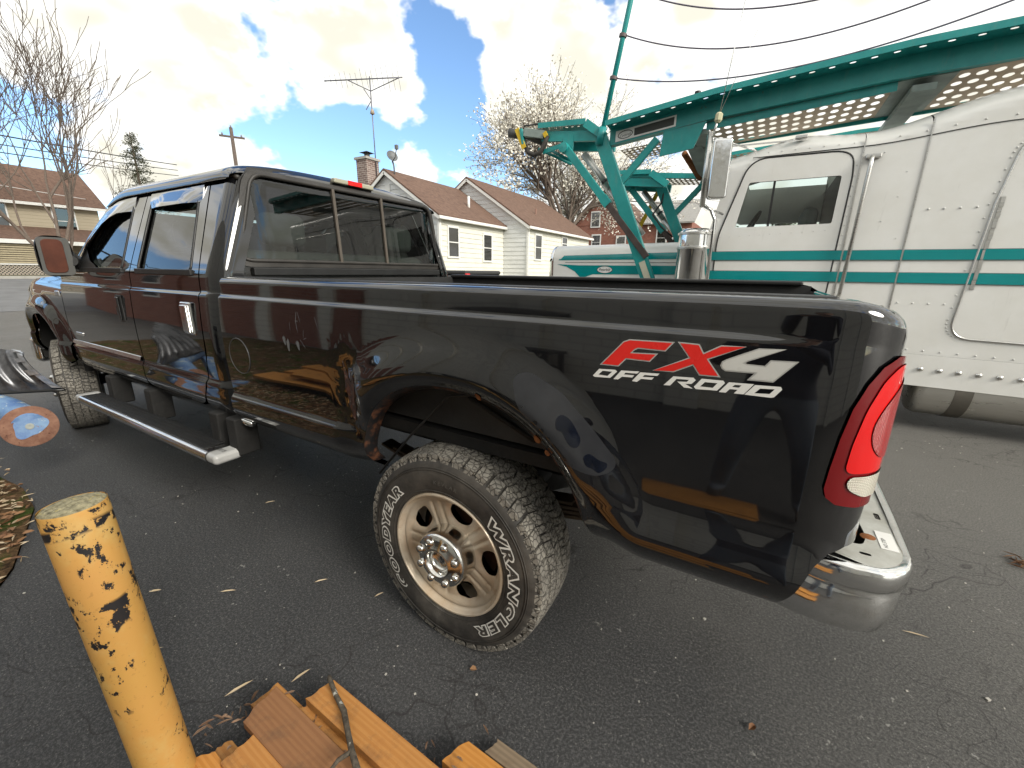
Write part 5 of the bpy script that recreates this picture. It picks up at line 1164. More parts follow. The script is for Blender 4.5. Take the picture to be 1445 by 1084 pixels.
beam(NY, -0.90, 4.6, 1); beam(FY+0.15, 0.0, 4.6, -1)
def track(x0, x1, y0, y1, zf, dx=0.085, rows=4, nm='perforated_track', mt=None):
    L_ = x1-x0; n = int(L_/dx); dy = (y1-y0)/(rows+0.4)
    hs_ = [ell((k+0.6)*dx, dy*(r+0.7), dx*0.33, dy*0.27, 10) for k in range(n) for r in range(rows)]
    return rfix(panel(nm, [(0, 0), (L_, 0), (L_, y1-y0), (0, y1-y0)], lambda u, v: (x0+u, y0+v, zf(x0+u)), mt or GALV, rack, holes=hs_, ru=0.8, rv=0.3, smooth=False))
zt_ = lambda x: bt(x)-0.165
track(0.12, 1.62, NY+0.05, NY+1.05, zt_, 0.105, 5); track(2.00, 4.4, NY+0.05, NY+1.05, zt_, 0.105, 5)
m = MB(); m.bar((1.62, NY+0.55, zt_(1.62)), (2.00, NY+0.55, zt_(2.0)), 1.0, 0.01); rfix(m.build('splice_plate', GREYS, rack))
m = MB(); m.bar((0.1, NY+1.06, zt_(0.1)+0.02), (4.4, NY+1.06, zt_(4.4)+0.02), 0.02, 0.05); rfix(m.build('track_edge', TQ, rack)); m = MB(); m.bar((0.12, NY+0.055, zt_(0.1)-0.035), (1.62, NY+0.055, zt_(1.62)-0.035), 0.015, 0.07); rfix(m.build('track_edge', TQ, rack))
track(-0.80, 0.0, NY+0.10, NY+0.60, lambda x: 2.80+0.08*(x+0.8), 0.06, 5, 'perforated_plate')
track(0.1, 4.4, FY-0.45, FY+0.05, zt_)
# cross members
for x in (0.06, 1.80, 3.4): m = MB(); m.bar((x, NY+0.05, bt(x)-0.24), (x, FY+0.1, bt(x)-0.24), 0.16, 0.05, (0, 0, 1)); rfix(m.build('cross_member', GREYS, rack))
m = MB(); m.bar((-0.05, NY+0.5, 2.88), (0.05, FY, 2.55), 0.16, 0.09); rfix(m.build('diagonal_member', GREYS, rack)); m = MB(); m.tube([(-0.20, NY+0.75, 2.84), (-0.08, NY+1.35, 2.66)], 0.035, 8); rfix(m.build('rusty_ram', RUST, rack, True))
# gusset, name plate on the near beam
m = MB(); m.prism([(-0.32, 2.66), (0.02, 2.70), (0.12, 2.94), (-0.30, 2.90)], (0, NY-0.008, 0), (1, 0, 0), (0, 0, 1), (0, 0.02, 0)); rfix(m.build('gusset', TQ, rack))
m = MB(); zc = lambda x: bt(x)-0.085
m.add([(-0.83, NY-0.006, zc(-0.83)-0.055), (-0.18, NY-0.006, zc(-0.18)-0.055), (-0.18, NY-0.006, zc(-0.18)+0.055), (-0.83, NY-0.006, zc(-0.83)+0.055)], [(0, 1, 2, 3)]); rfix(m.build('name_plate', DECAL_WHITE, rack))
m = MB(); m.add([(-0.62, NY-0.008, zc(-0.62)-0.038), (-0.20, NY-0.008, zc(-0.20)-0.038), (-0.20, NY-0.008, zc(-0.20)+0.040), (-0.62, NY-0.008, zc(-0.62)+0.036)], [(0, 1, 2, 3)]); rfix(m.build('plate_print', LINE, rack))
rfix(panel('plate_oval', ell(-0.72, zc(-0.72), 0.085, 0.042, 24, 0.13), lambda u, v: (u, NY-0.008, v), LINE, rack, holes=[ell(-0.72, zc(-0.72), 0.076, 0.034, 24, 0.13)], ru=0.2, rv=0.2))
v, f = text_mesh('Cottrell', 0.05, shear=0.25); w = max(q[0] for q in v); m = MB(); m.add([(-0.785+q[0]/w*0.13, NY-0.008, zc(-0.72)-0.02+q[1]*0.8+0.13*(q[0]/w*0.13-0.065)) for q in v], f); rfix(m.build('plate_script', LINE, rack))
# legs: near and far frames
def leg(y, dx, dz, k=1.0, near=True):
    m = MB(); m.bar((-1.00+dx, y, 2.92+dz), (-0.02+dx, y, 0.66), 0.07, 0.15, (1, 0, 0.4)); rfix(m.build('post', TQ, rack, bevel=0.008))
    m = MB(); m.bar((-0.36+dx, y, 2.84+dz), (-0.735+dx, y, 2.43+dz), 0.05, 0.075, (1, 0, -1)); rfix(m.build('brace', TQ, rack, bevel=0.006))
    m = MB(); m.bar((-1.45+dx, y-0.03, 2.89+dz), (-0.86+dx, y-0.03, 2.20+dz), 0.05, 0.085, (1, 0, 1)); rfix(m.build('arm', TQ, rack, bevel=0.006))
    m = MB(); m.bar((-0.88+dx, y-0.03, 2.225+dz), (-0.35+dx, y-0.03, 1.60+dz), 0.045, 0.07, (1, 0, 1)); rfix(m.build('arm_extension', RAM, rack, bevel=0.005))
    m = MB(); m.bar((-0.93+dx, y-0.031, 2.285+dz), (-0.855+dx, y-0.031, 2.195+dz), 0.062, 0.10, (1, 0, 1)); rfix(m.build('arm_collar', TQ, rack))
    m = MB(); m.tube([(-1.245+dx, y+0.10, 2.81+dz), (-0.90+dx, y+0.10, 2.40+dz)], 0.042, 12); m.tube([(-0.90+dx, y+0.10, 2.40+dz), (-0.45+dx, y+0.10, 1.86+dz)], 0.034, 12); rfix(m.build('hydraulic_cylinder', STEEL, rack, True))
    m = MB(); m.lathe([(0.05, -0.01), (0.052, 0.02), (0.044, 0.03)], (-0.955+dx, y+0.10, 2.465+dz), (-0.64, 0, 0.76), 14); rfix(m.build('cylinder_clamp', DKPLAST, rack, True))
    m = MB(); m.lathe([(0.0, -0.06), (0.055, -0.055), (0.06, 0.0), (0.06, 0.05)], (-1.45+dx, y-0.03, 2.87+dz), (0, 1, 0), 18); rfix(m.build('pivot_pin', TQ, rack, True, 40))
    m = MB(); m.prism([(-0.06, 0.02), (0.06, 0.02), (0.07, 0.18), (-0.07, 0.18)], (-1.42+dx, y+0.0, 2.83+dz), (1, 0, 0), (0, 0, 1), (0, 0.03, 0)); rfix(m.build('pivot_lug', TQ, rack))
    m = MB(); m.tube([(-1.17+dx, y+0.06, 2.72+dz), (-0.95+dx, y+0.04, 2.40+dz), (-0.80+dx, y+0.02, 2.22+dz), (-0.84+dx, y, 2.15+dz)], 0.007, 6); rfix(m.build('hydraulic_hose', DECAL_LIGHT, rack, True))
leg(NY, 0, 0); leg(FY-0.2, 0.28, -0.16)
m = MB(); m.bar((-0.40, NY-0.046, 1.55), (-0.29, NY-0.046, 1.30), 0.006, 0.07, (1, 0, 0.4)); rfix(m.build('bare_steel_patch', simple('cream_patch', (0.55, 0.54, 0.42), 0.5), rack))
# front wheel pad with flanged edges, and the lower pad
def pad(y0, y1, dx, dz):
    hs_ = [ell(0.14+k*0.075, 0.05, 0.020, 0.014, 8) for k in range(7)] + [ell(0.14+k*0.075, 0.30, 0.020, 0.014, 8) for k in range(7)]
    rfix(panel('wheel_pad', [(0, 0), (0.62, 0), (0.72, y1-y0), (0, y1-y0)], lambda u, v: (-1.82+dx+u, y0+v, 3.13+dz-0.06*u), TQ, rack, holes=hs_, ru=0.5, rv=0.3, smooth=False))
    m = MB(); m.bar((-1.82+dx, y0, 3.165+dz), (-1.20+dx, y0, 3.125+dz), 0.012, 0.06); rfix(m.build('pad_flange', TQ, rack)); m = MB(); m.bar((-1.20+dx, y0, 3.11+dz), (-0.95+dx, y0+0.02, 2.93+dz), 0.02, 0.09); rfix(m.build('pad_flange', TQ, rack))
    m = MB(); m.bar((-1.78+dx, y0+0.06, 3.05+dz), (-1.0+dx, y0+0.06, 2.96+dz), 0.05, 0.11); rfix(m.build('pad_beam', TQ, rack)); m = MB(); m.bar((-1.75+dx, y1-0.02, 3.05+dz), (-1.0+dx, y1-0.02, 2.96+dz), 0.05, 0.11); rfix(m.build('pad_beam', TQ, rack))
pad(NY-0.03, NY+0.55, 0, 0); pad(FY-0.5, FY+0.05, 0.42, -0.28)
hs_ = [ell(0.06+k*0.06, 0.07+r*0.08, 0.016, 0.02, 8) for k in range(4) for r in range(5)]
rfix(panel('lower_pad', [(0, 0), (0.30, 0), (0.30, 0.5), (0, 0.5)], lambda u, v: (-1.77+u, NY+0.02+v, 2.86-0.55*u), TQ, rack, holes=hs_, ru=0.5, rv=0.5, smooth=False)); m = MB(); m.bar((-1.77, NY+0.02, 2.875), (-1.45, NY+0.02, 2.93), 0.012, 0.05); rfix(m.build('lower_pad_edge', TQ, rack))
# nose roller, sling, strap, hose
m = MB(); m.tube([(-2.26, NY+0.02, 3.155), (-2.05, NY+0.04, 3.11)], 0.055, 12); m.tube([(-2.05, NY+0.04, 3.11), (-1.80, NY+0.06, 3.00)], 0.04, 10); rfix(m.build('nose_roller', simple('dark_steel', (0.10, 0.10, 0.09), 0.5, 0.5), rack, True))
m = MB(); m.bar((-2.02, NY-0.02, 3.12), (-1.74, NY, 3.06), 0.05, 0.10); rfix(m.build('nose_bracket', GREYS, rack, bevel=0.01)); m = MB(); m.bar((-2.06, NY-0.03, 3.16), (-2.02, NY-0.03, 2.98), 0.05, 0.03, (1, 0, 0)); rfix(m.build('nose_plate', TQ, rack))
YEL = simple('yellow_strap', (0.62, 0.42, 0.02), 0.7); m = MB(); m.bar((-2.12, NY-0.04, 3.17), (-2.00, NY-0.05, 2.93), 0.012, 0.06, (1, 0, 0)); rfix(m.build('strap', YEL, rack)); m = MB(); m.bar((-1.73, NY-0.03, 3.08), (-1.70, NY-0.03, 3.03), 0.02, 0.05, (1, 0, 0)); rfix(m.build('strap', YEL, rack)); m = MB(); m.prism([(0, 0), (0.05, 0.02), (0.045, 0.2), (0.01, 0.24)], (-0.97, NY+0.8, 2.22), (1, 0, 0), (0, 0, 1), (0, 0.01, 0)); rfix(m.build('strap', YEL, rack)); m = MB(); m.bar((-0.70, FY-0.1, 2.72), (-1.05, FY+0.1, 2.10), 0.012, 0.06, (1, 0, 0)); rfix(m.build('strap', YEL, rack))
m = MB(); m.tube([(-2.0, NY, 2.95), (-1.95, NY-0.02, 2.88), (-1.86, NY-0.03, 2.84), (-1.78, NY-0.02, 2.87), (-1.73, NY, 2.97), (-1.70, NY, 3.05)], 0.03, 8); rfix(m.build('nose_hose', simple('ribbed_black_hose', (0.04, 0.035, 0.03), 0.7, bump=0.5), rack, True)); m = MB(); m.tube([(-2.05, NY, 3.17), (-2.02, NY, 3.20), (-1.80, NY, 3.19), (-1.70, NY, 3.13)], 0.008, 6); rfix(m.build('nose_wire', DKPLAST, rack, True))
m = MB(); m.tube([(-1.98, NY+0.3, 3.00), (-1.55, NY+0.45, 2.80)], 0.02, 6); m.tube([(-1.9, NY+0.4, 3.02), (-1.4, NY+0.5, 2.75)], 0.02, 6); rfix(m.build('nose_rail', TQ, rack, True))
m = MB(); m.tube([(-0.62, FY-0.2, 2.70), (-0.64, FY-0.25, 2.45), (-0.75, FY-0.28, 2.28), (-0.60, FY-0.3, 2.10), (-0.42, FY-0.3, 1.95)], 0.014, 6); rfix(m.build('hydraulic_hose', DKPLAST, rack, True))
# far deck edge seen between the legs
m = MB(); m.bar((-1.12, FY-0.45, 2.84), (-0.10, FY-0.45, 2.73), 0.02, 0.07); rfix(m.build('far_deck_edge', TQ, rack)); track(-1.10, -0.08, FY-0.44, FY+0.1, lambda x: 2.80-0.10*(x+1.1), 0.07, 4, 'perforated_plate'); m = MB(); m.bar((-0.10, FY-0.4, 2.70), (0.45, FY-0.4, 2.62), 0.04, 0.13); rfix(m.build('far_beam', TQ, rack))
# pole with guard cables
m = MB(); m.tube([(-1.0, NY, 2.95), (-0.77, NY, 4.20), (-0.68, NY, 4.75)], 0.028, 10); rfix(m.build('pole', TQ, rack, True)); m = MB(); m.tube([(-1.01, NY-0.03, 2.85), (-0.98, NY-0.03, 3.03)], 0.045, 10); rfix(m.build('pole_socket', TQ, rack, True))
for (x, z) in ((-0.828, 3.897), (-0.902, 3.512)): m = MB(); m.lathe([(0.030, -0.02), (0.042, -0.015), (0.042, 0.015), (0.030, 0.02)], (x, NY, z), (0.19, 0, 1), 14); rfix(m.build('cable_ring', simple('ring_brown', (0.13, 0.10, 0.10), 0.5), rack, True, 40))
CAB = simple('purple_grey_cable', (0.13, 0.11, 0.15), 0.5)
def cable(pts, r=0.007):
    P = [Vector((x, NY, z)) for x, z in pts]; X = [p.x for p in P]; co = np.polyfit(X, [p.z for p in P], min(3, len(P)-1))
    xs2 = np.linspace(X[0], X[-1], 40); m = MB(); m.tube([(x, NY, float(np.polyval(co, x))) for x in xs2], r, 6); rfix(m.build('guard_cable', CAB, rack, True))
cable([(-0.80, 3.895), (0.256, 3.55), (0.948, 3.501), (1.688, 3.577), (2.5, 3.80)]); cable([(-0.88, 3.51), (-0.18, 3.347), (0.714, 3.254+0.03), (1.475, 3.327), (2.231, 3.46), (2.9, 3.65)]); cable([(-0.70, 4.25), (-0.436, 4.115), (0.148, 3.899), (0.849, 3.779), (1.5, 3.80), (2.4, 4.0)])
m = MB(); m.lathe([(0.02, 0), (0.02, 0.05), (0.03, 0.055), (0.03, 0.085), (0.0, 0.09)], (0.0, NY+0.02, 3.15), (0, 0, 1), 10); rfix(m.build('rail_fitting', DKPLAST, rack, True, 40))
# =========================================================================================== houses
SIDING = simple('cream_siding', (0.70, 0.69, 0.61), 0.6, var=0.06, nscale=2, bump=0.1, bscale=30)
SIDING_SHADE = MT('weathered_shaded_siding'); n = SIDING_SHADE.noise(1.5, 6, 0.7, 0, SIDING_SHADE.co(scale=(1, 1, 3))); SIDING_SHADE.set(Base_Color=SIDING_SHADE.mix(SIDING_SHADE.ramp(n, 0.35, 0.75), (0.74, 0.75, 0.74), (0.60, 0.61, 0.60)), Roughness=0.6); SIDING_SHADE = SIDING_SHADE.m  # cooler, whiter copy of the cream siding; gable shade put into its colour
TRIM = simple('white_trim', (0.74, 0.74, 0.71), 0.5, var=0.05)
SHING = MT('brown_shingles'); n = SHING.noise(6, 6, 0.7); c = SHING.mix(SHING.ramp(n, 0.35, 0.7), (0.105, 0.060, 0.042), (0.20, 0.120, 0.085))
bk = SHING.N.new('ShaderNodeTexBrick'); bk.inputs['Scale'].default_value = 2.2; bk.inputs['Mortar Size'].default_value = 0.012; bk.inputs['Color1'].default_value = (1, 1, 1, 1); bk.inputs['Color2'].default_value = (0.8, 0.8, 0.8, 1); bk.inputs['Mortar'].default_value = (0.62, 0.62, 0.62, 1)
SHING.L.new(SHING.co(rot=(0, R(33), 0), scale=(1, 1, 1)), bk.inputs[0]); SHING.set(Base_Color=SHING.mix(0.55, c, bk.outputs[0], 'MULTIPLY'), Roughness=0.9); SHING.bump(SHING.noise(30, 4), 0.4, 0.02); SHING = SHING.m
def brick_mat(name, c1, c2, mort, scale, axis='X'):
    t = MT(name); b = t.N.new('ShaderNodeTexBrick'); b.inputs['Scale'].default_value = scale; b.inputs['Mortar Size'].default_value = 0.014; b.inputs['Brick Width'].default_value = 0.5; b.inputs['Row Height'].default_value = 0.18
    b.inputs['Color1'].default_value = (*c1, 1); b.inputs['Color2'].default_value = (*c2, 1); b.inputs['Mortar'].default_value = (*mort, 1); b.inputs['Bias'].default_value = 0.0
    co = t.co(); sx_ = t.N.new('ShaderNodeSeparateXYZ'); t.L.new(co, sx_.inputs[0]); cb = t.N.new('ShaderNodeCombineXYZ')
    t.L.new(t.math('ADD', sx_.outputs[0], sx_.outputs[1]), cb.inputs[0]); t.L.new(sx_.outputs[2], cb.inputs[1]); t.L.new(cb.outputs[0], b.inputs[0])
    t.set(Base_Color=t.mix(t.math('MULTIPLY', t.noise(3, 5), 0.5), b.outputs[0], tuple(x*0.6 for x in c1)), Roughness=0.85); t.bump(b.outputs[1], -0.5, 0.01); return t.m
REDB = brick_mat('red_brick', (0.24, 0.075, 0.045), (0.33, 0.12, 0.075), (0.30, 0.26, 0.23), 2.4)
CHIMB = brick_mat('mottled_chimney_brick', (0.16, 0.10, 0.085), (0.30, 0.23, 0.20), (0.62, 0.58, 0.52), 2.1)
house = thing('siding_house', 'cream lap sided bungalow with two brown gable roofs', 'house', (-12.5, 18, 0))
def hfix(o): o.matrix_parent_inverse = Matrix.Translation((12.5, -18, 0)); return o
def gable_boards(y, xc, hw, ze, zp, z0, dh=0.20, mat=SIDING_SHADE, xl=None):
    z = z0
    while z < zp-0.02:
        zt = min(z+dh, zp)
        def half(zz): return hw if zz <= ze else hw*max(0, (zp-zz)/(zp-ze))
        a, b = half(z), half(zt)
        m = MB(); x0a, x0b = xc-a, xc-b
        if xl is not None: x0a = max(x0a, xl); x0b = max(x0b, xl)
        v = [(x0a, y-0.030, z), (xc+a, y-0.030, z), (xc+b, y-0.008, zt), (x0b, y-0.008, zt)]
        v += [(p[0], y+0.03, p[2]) for p in v]; m.add(v, [(0,1,2,3),(7,6,5,4),(0,4,5,1),(1,5,6,2),(2,6,7,3),(3,7,4,0)])
        hfix(m.build('siding_board', mat, house)); z += dh
def side_boards(x, y0, y1, z0, ze, dh=0.20, mat=SIDING):
    z = z0
    while z < ze-0.02:
        zt = min(z+dh, ze); m = MB()
        v = [(x+0.030, y0, z), (x+0.030, y1, z), (x+0.008, y1, zt), (x+0.008, y0, zt)]; v += [(x-0.03, p[1], p[2]) for p in v]
        m.add(v, [(0,1,2,3),(7,6,5,4),(0,4,5,1),(1,5,6,2),(2,6,7,3),(3,7,4,0)]); hfix(m.build('siding_board', mat, house)); z += dh
AX, AH, AE, AP, AY0, AY1 = -12.95, 2.58, 3.52, 5.22, 12.4, 17.2
BX, BH, BE, BP, BY0, BY1 = -12.40, 3.36, 3.52, 5.72, 17.2, 25.2
gable_boards(AY0, AX, AH, AE, AP, 0.35); side_boards(AX+AH, AY0+0.03, AY1-0.03, 0.35, AE)
gable_boards(BY0, BX, BH, BE, BP, 0.35); side_boards(BX+BH, BY0+0.03, BY1, 0.35, BE)
m = MB(); m.box((AX-AH, AY0+0.03, 0), (AX+AH-0.04, AY1, AE)); hfix(m.build('wing_core', SIDING, house)); m = MB(); m.box((BX-BH, BY0+0.03, 0), (BX+BH-0.04, BY1, BE)); hfix(m.build('main_core', SIDING, house))
m = MB(); m.box((AX-AH, AY0-0.05, 0), (AX+AH+0.045, AY1-0.05, 0.35)); hfix(m.build('foundation', CONC, house)); m = MB(); m.box((BX-BH, BY0-0.05, 0), (BX+BH+0.045, BY1, 0.35)); hfix(m.build('foundation', REDB, house))
def roof(xc, hw, ze, zp, y0, y1, ov=0.22):
    s = (zp-ze)/hw
    for sg in (-1, 1):
        m = MB(); xe = xc+sg*(hw+ov); zz_ = ze-s*ov
        v = [(xc, y0-ov, zp+0.04), (xc, y1+ov, zp+0.04), (xe, y1+ov, zz_+0.04), (xe, y0-ov, zz_+0.04)]; v += [(p[0], p[1], p[2]+0.07) for p in v]
        m.add(v, [(3,2,1,0),(4,5,6,7),(0,1,5,4),(1,2,6,5),(2,3,7,6),(3,0,4,7)]); hfix(m.build('roof_slope', SHING, house))
        m = MB(); m.bar((xc, y0-ov+0.02, zp-0.02), (xe, y0-ov+0.02, zz_-0.02), 0.03, 0.14); hfix(m.build('rake_board', TRIM, house))
        m = MB(); m.bar((xe, y0-ov, zz_), (xe, y1+ov, zz_), 0.11, 0.12); hfix(m.build('gutter', TRIM, house, bevel=0.02))
    m = MB(); m.bar((xc+hw+0.06, y0+0.02, ze-0.18), (xc+hw+0.06, y0+0.02, 0.2), 0.07); m.bar((xc+hw+0.2, y0-0.12, ze-0.12), (xc+hw+0.06, y0+0.02, ze-0.30), 0.07); hfix(m.build('downspout', TRIM, house, bevel=0.01))
    m = MB(); m.bar((xc+hw+0.02, y0-0.01, 0.35), (xc+hw+0.02, y0-0.01, ze), 0.09); hfix(m.build('corner_board', TRIM, house))
roof(AX, AH, AE, AP, AY0, AY1-0.25); roof(BX, BH, BE, BP, BY0, BY1)
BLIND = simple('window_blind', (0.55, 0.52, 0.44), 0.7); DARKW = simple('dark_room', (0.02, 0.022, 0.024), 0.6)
def window_x(x, yc, zc, w, h, par, fx, lit=True):
    m = MB()
    for a, b in (((yc-w/2-0.06, zc+h/2), (yc+w/2+0.06, zc+h/2+0.08)), ((yc-w/2-0.09, zc-h/2-0.07), (yc+w/2+0.09, zc-h/2)), ((yc-w/2-0.07, zc-h/2), (yc-w/2, zc+h/2)), ((yc+w/2, zc-h/2), (yc+w/2+0.07, zc+h/2)), ((yc-w/2, zc-0.02), (yc+w/2, zc+0.02))): m.box((x, a[0], a[1]), (x+0.06, b[0], b[1]))
    wn = fx(m.build('window', TRIM, par))
    m = MB(); m.box((x+0.028, yc-w/2, zc-h/2), (x+0.034, yc+w/2, zc-0.02)); nest(m.build('pane', HGLASS), wn); m = MB(); m.box((x+0.034, yc-w/2, zc+0.02), (x+0.040, yc+w/2, zc+h/2)); nest(m.build('pane', HGLASS), wn)
    m = MB(); m.quad((x+0.024, yc-w/2, zc-h/2), (x+0.024, yc+w/2, zc-h/2), (x+0.024, yc+w/2, zc+h/2), (x+0.024, yc-w/2, zc+h/2)); nest(m.build('room', DARKW), wn)
    if lit: m = MB(); m.box((x+0.0255, yc-w/2, zc+0.0), (x+0.027, yc+w/2, zc+h/2)); nest(m.build('blind', BLIND), wn)
for y, x, zc in ((13.25, AX+AH+0.01, 2.52), (15.75, AX+AH+0.01, 2.42), (18.25, BX+BH+0.01, 2.55), (21.4, BX+BH+0.01, 2.9)): window_x(x, y, zc, 0.62, 1.10 if y < 21 else 0.6, house, hfix, y != 15.75)
m = MB(); m.box((AX-0.13, AY0-0.05, 4.45), (AX+0.13, AY0-0.02, 4.75)); hfix(m.build('attic_vent', TRIM, house))
m = MB(); m.tube([(AX+1.7, 15.6, 4.0), (AX+1.7, 15.6, 4.65)], 0.06, 8); hfix(m.build('vent_pipe', TRIM, house, True)); m = MB(); m.tube([(BX+2.3, 20.0, 3.9), (BX+2.3, 20.0, 4.6)], 0.05, 8); hfix(m.build('vent_pipe', simple('vent_brown', (0.2, 0.11, 0.08), 0.7), house, True))
# chimney with cap
m = MB(); m.box((-15.68, 13.2, 3.0), (-15.02, 13.9, 6.12)); hfix(m.build('chimney', CHIMB, house)); m = MB(); m.box((-15.74, 13.14, 6.12), (-14.96, 13.96, 6.22)); hfix(m.build('chimney_cap', CONC, house)); m = MB(); m.lathe([(0.34, 0.24), (0.0, 0.34)], (-15.35, 13.55, 6.2), (0, 0, 1), 4); m.tube([(-15.35, 13.55, 6.2), (-15.35, 13.55, 6.46)], 0.12, 8); hfix(m.build('flue_hood', simple('flue_dark', (0.05, 0.05, 0.05), 0.5, 0.5), house))
# TV aerial and satellite dish are things of their own
AER = simple('aerial_metal', (0.16, 0.16, 0.19), 0.4, 0.6)
ant = thing('tv_antenna', 'tall rooftop television antenna on a mast beside the brick chimney', 'antenna', (-14.52, 13.7, 5.0))
def afix(o): o.matrix_parent_inverse = Matrix.Translation((14.52, -13.7, -5.0)); return o
m = MB(); m.tube([(-14.97, 13.7, 4.9), (-15.02, 13.7, 9.4)], 0.024, 6); afix(m.build('mast', AER, ant, True))
m = MB(); b0, b1 = Vector((-17.1, 13.0, 9.05)), Vector((-13.7, 14.3, 9.20)); b0.z = 9.38; b1.z = 9.33; m.tube([b0, b1], 0.024, 6); afix(m.build('boom', AER, ant, True))
rr = random.Random(3); dv_ = Vector((0.37, -0.93, 0.0))
for k in range(15):
    c = b0.lerp(b1, (k+0.3)/15); l = 0.25+0.35*(k/15)+rr.uniform(-0.1, 0.12); e = (Vector((0.12, -0.35, 0.93)))*l*0.8; m = MB(); m.tube([c-e, c+e], 0.008, 4); afix(m.build('element', AER, ant))
m = MB(); m.tube([b0.lerp(b1, 0.3), (-15.0, 13.7, 8.85), b0.lerp(b1, 0.97)], 0.02, 5); afix(m.build('boom_brace', AER, ant)); m = MB(); m.tube([(-15.3, 13.6, 8.95), (-15.0, 13.7, 8.5), (-15.25, 13.6, 8.15)], 0.02, 5); afix(m.build('uhf_reflector', AER, ant)); m = MB(); m.lathe([(0.04, 0), (0.10, 0.03), (0.07, 0.16), (0.03, 0.22)], (-14.99, 13.7, 7.95), (0, 0, 1), 8); afix(m.build('amplifier', simple('amp', (0.35, 0.28, 0.2), 0.5), ant, True))
dish = thing('satellite_dish', 'grey satellite dish on the peak of the nearer gable', 'satellite dish', (AX+0.35, 12.5, 5.1))
def dfix(o): o.matrix_parent_inverse = Matrix.Translation((-(AX+0.35), -12.5, -5.1)); return o
c = Vector((AX+0.32, 12.4, 5.78)); ax = Vector((0.85, -0.35, 0.40)).normalized(); GR = simple('dish_grey', (0.13, 0.135, 0.14), 0.5)
m = MB(); m.lathe([(0.0, -0.05), (0.09, -0.04), (0.17, -0.015), (0.22, 0.015)], c, ax, 24); m.lathe([(0.0, -0.065), (0.17, -0.03), (0.225, 0.010)], c, ax, 24); dfix(m.build('reflector', GR, dish, True)); m = MB(); m.tube([c-ax*0.08, (AX+0.28, 12.5, 5.42), (AX+0.30, 12.5, 5.05)], 0.03, 6); dfix(m.build('mount', GR, dish, True)); m = MB(); m.tube([c-ax*0.07-Vector((0, 0, 0.18)), c+ax*0.30-Vector((0, 0, 0.22)), c+ax*0.50-Vector((0, 0, 0.02))], 0.018, 6); dfix(m.build('feed_arm', GR, dish, True)); m = MB(); m.box(c+ax*0.50+Vector((-0.05, -0.05, -0.05)), c+ax*0.50+Vector((0.06, 0.05, 0.10))); dfix(m.build('feed_horn', GR, dish))
# ---- two-storey house across the street
lh = thing('street_house', 'two-storey tan house with brown shingle roof and porch across the street', 'house', (-41, 3, 0.8))
def lfix(o): o.matrix_parent_inverse = Matrix.Translation((41, -3, -0.8)); return o
t = MT('tan_clapboard'); w = t.N.new('ShaderNodeTexWave'); w.bands_direction = 'Z'; w.wave_profile = 'SAW'; w.inputs['Scale'].default_value = 1.6; t.L.new(t.co(), w.inputs[0]); t.set(Base_Color=t.mix(t.ramp(w.outputs[1], 0.0, 0.12), (0.24, 0.20, 0.14), (0.47, 0.41, 0.30)), Roughness=0.7); t.bump(w.outputs[1], 0.6, 0.03); TAN = t.m
m = MB(); m.box((-44.6, -14, 0.8), (-38.0, 10.6, 5.15)); lfix(m.build('wall', TAN, lh)); m = MB(); m.prism([(-44.6, 5.15), (-38.0, 5.15), (-41.3, 7.35)], (0, 10.58, 0), (1, 0, 0), (0, 0, 1), (0, 0.02, 0)); lfix(m.build('gable', TAN, lh))
for sg in (-1, 1):
    m = MB(); xe = -41.3+sg*3.7; v = [(-41.3, -14.3, 7.42), (-41.3, 11.0, 7.42), (xe, 11.0, 4.98), (xe, -14.3, 4.98)]; v += [(p[0], p[1], p[2]+0.1) for p in v]; m.add(v, [(3,2,1,0),(4,5,6,7),(0,1,5,4),(1,2,6,5),(2,3,7,6),(3,0,4,7)]); lfix(m.build('roof_slope', SHING, lh))
    m = MB(); m.bar((xe, -14.3, 4.95), (xe, 11.0, 4.95), 0.12, 0.16); lfix(m.build('gutter', TRIM, lh))
for y in (-3.0, 2.5, 6.0, 8.9): window_x(-38.0, y, 4.1, 0.95, 1.45, lh, lfix, False)
m = MB(); v = [(-38.0, -14, 3.55), (-38.0, 10.9, 3.55), (-35.6, 10.9, 2.75), (-35.6, -14, 2.75)]; v += [(p[0], p[1], p[2]+0.1) for p in v]; m.add(v, [(3,2,1,0),(4,5,6,7),(0,1,5,4),(1,2,6,5),(2,3,7,6),(3,0,4,7)]); pr_ = lfix(m.build('porch_roof', SHING, lh)); m = MB(); m.bar((-35.55, -14, 2.68), (-35.55, 10.9, 2.68), 0.08, 0.22); lfix(m.build('porch_fascia', TRIM, lh))
m = MB(); m.box((-38.0, -14, 0.8), (-35.7, 10.8, 1.45)); lfix(m.build('porch_floor', simple('porch_brown', (0.16, 0.11, 0.08), 0.8), lh))
for y in (-10, -5.5, -1, 3.4, 7.2, 10.6): m = MB(); m.box((-35.75, y-0.09, 1.4), (-35.57, y+0.09, 2.6)); lfix(m.build('porch_post', TRIM, lh))
for k in range(9): m = MB(); m.box((-35.72, 3.6, 1.5+k*0.12), (-35.68, 7.0, 1.58+k*0.12)); lfix(m.build('blind_slat', simple('slat_tan', (0.42, 0.36, 0.24), 0.7) if k == 0 else bpy.data.materials['slat_tan'], lh))
LAT = simple('lattice_wood', (0.45, 0.40, 0.33), 0.8)
m = MB()
for k in range(170):
    y = -14+k*0.15
    for s in (-1, 1): m.bar((-35.66-0.01*s, y, 0.82), (-35.66-0.01*s, y+s*0.6, 1.42), 0.02, 0.035, (0, 1, 0))
o = lfix(m.build('porch_lattice', LAT, lh)); tag(o, kind='stuff')
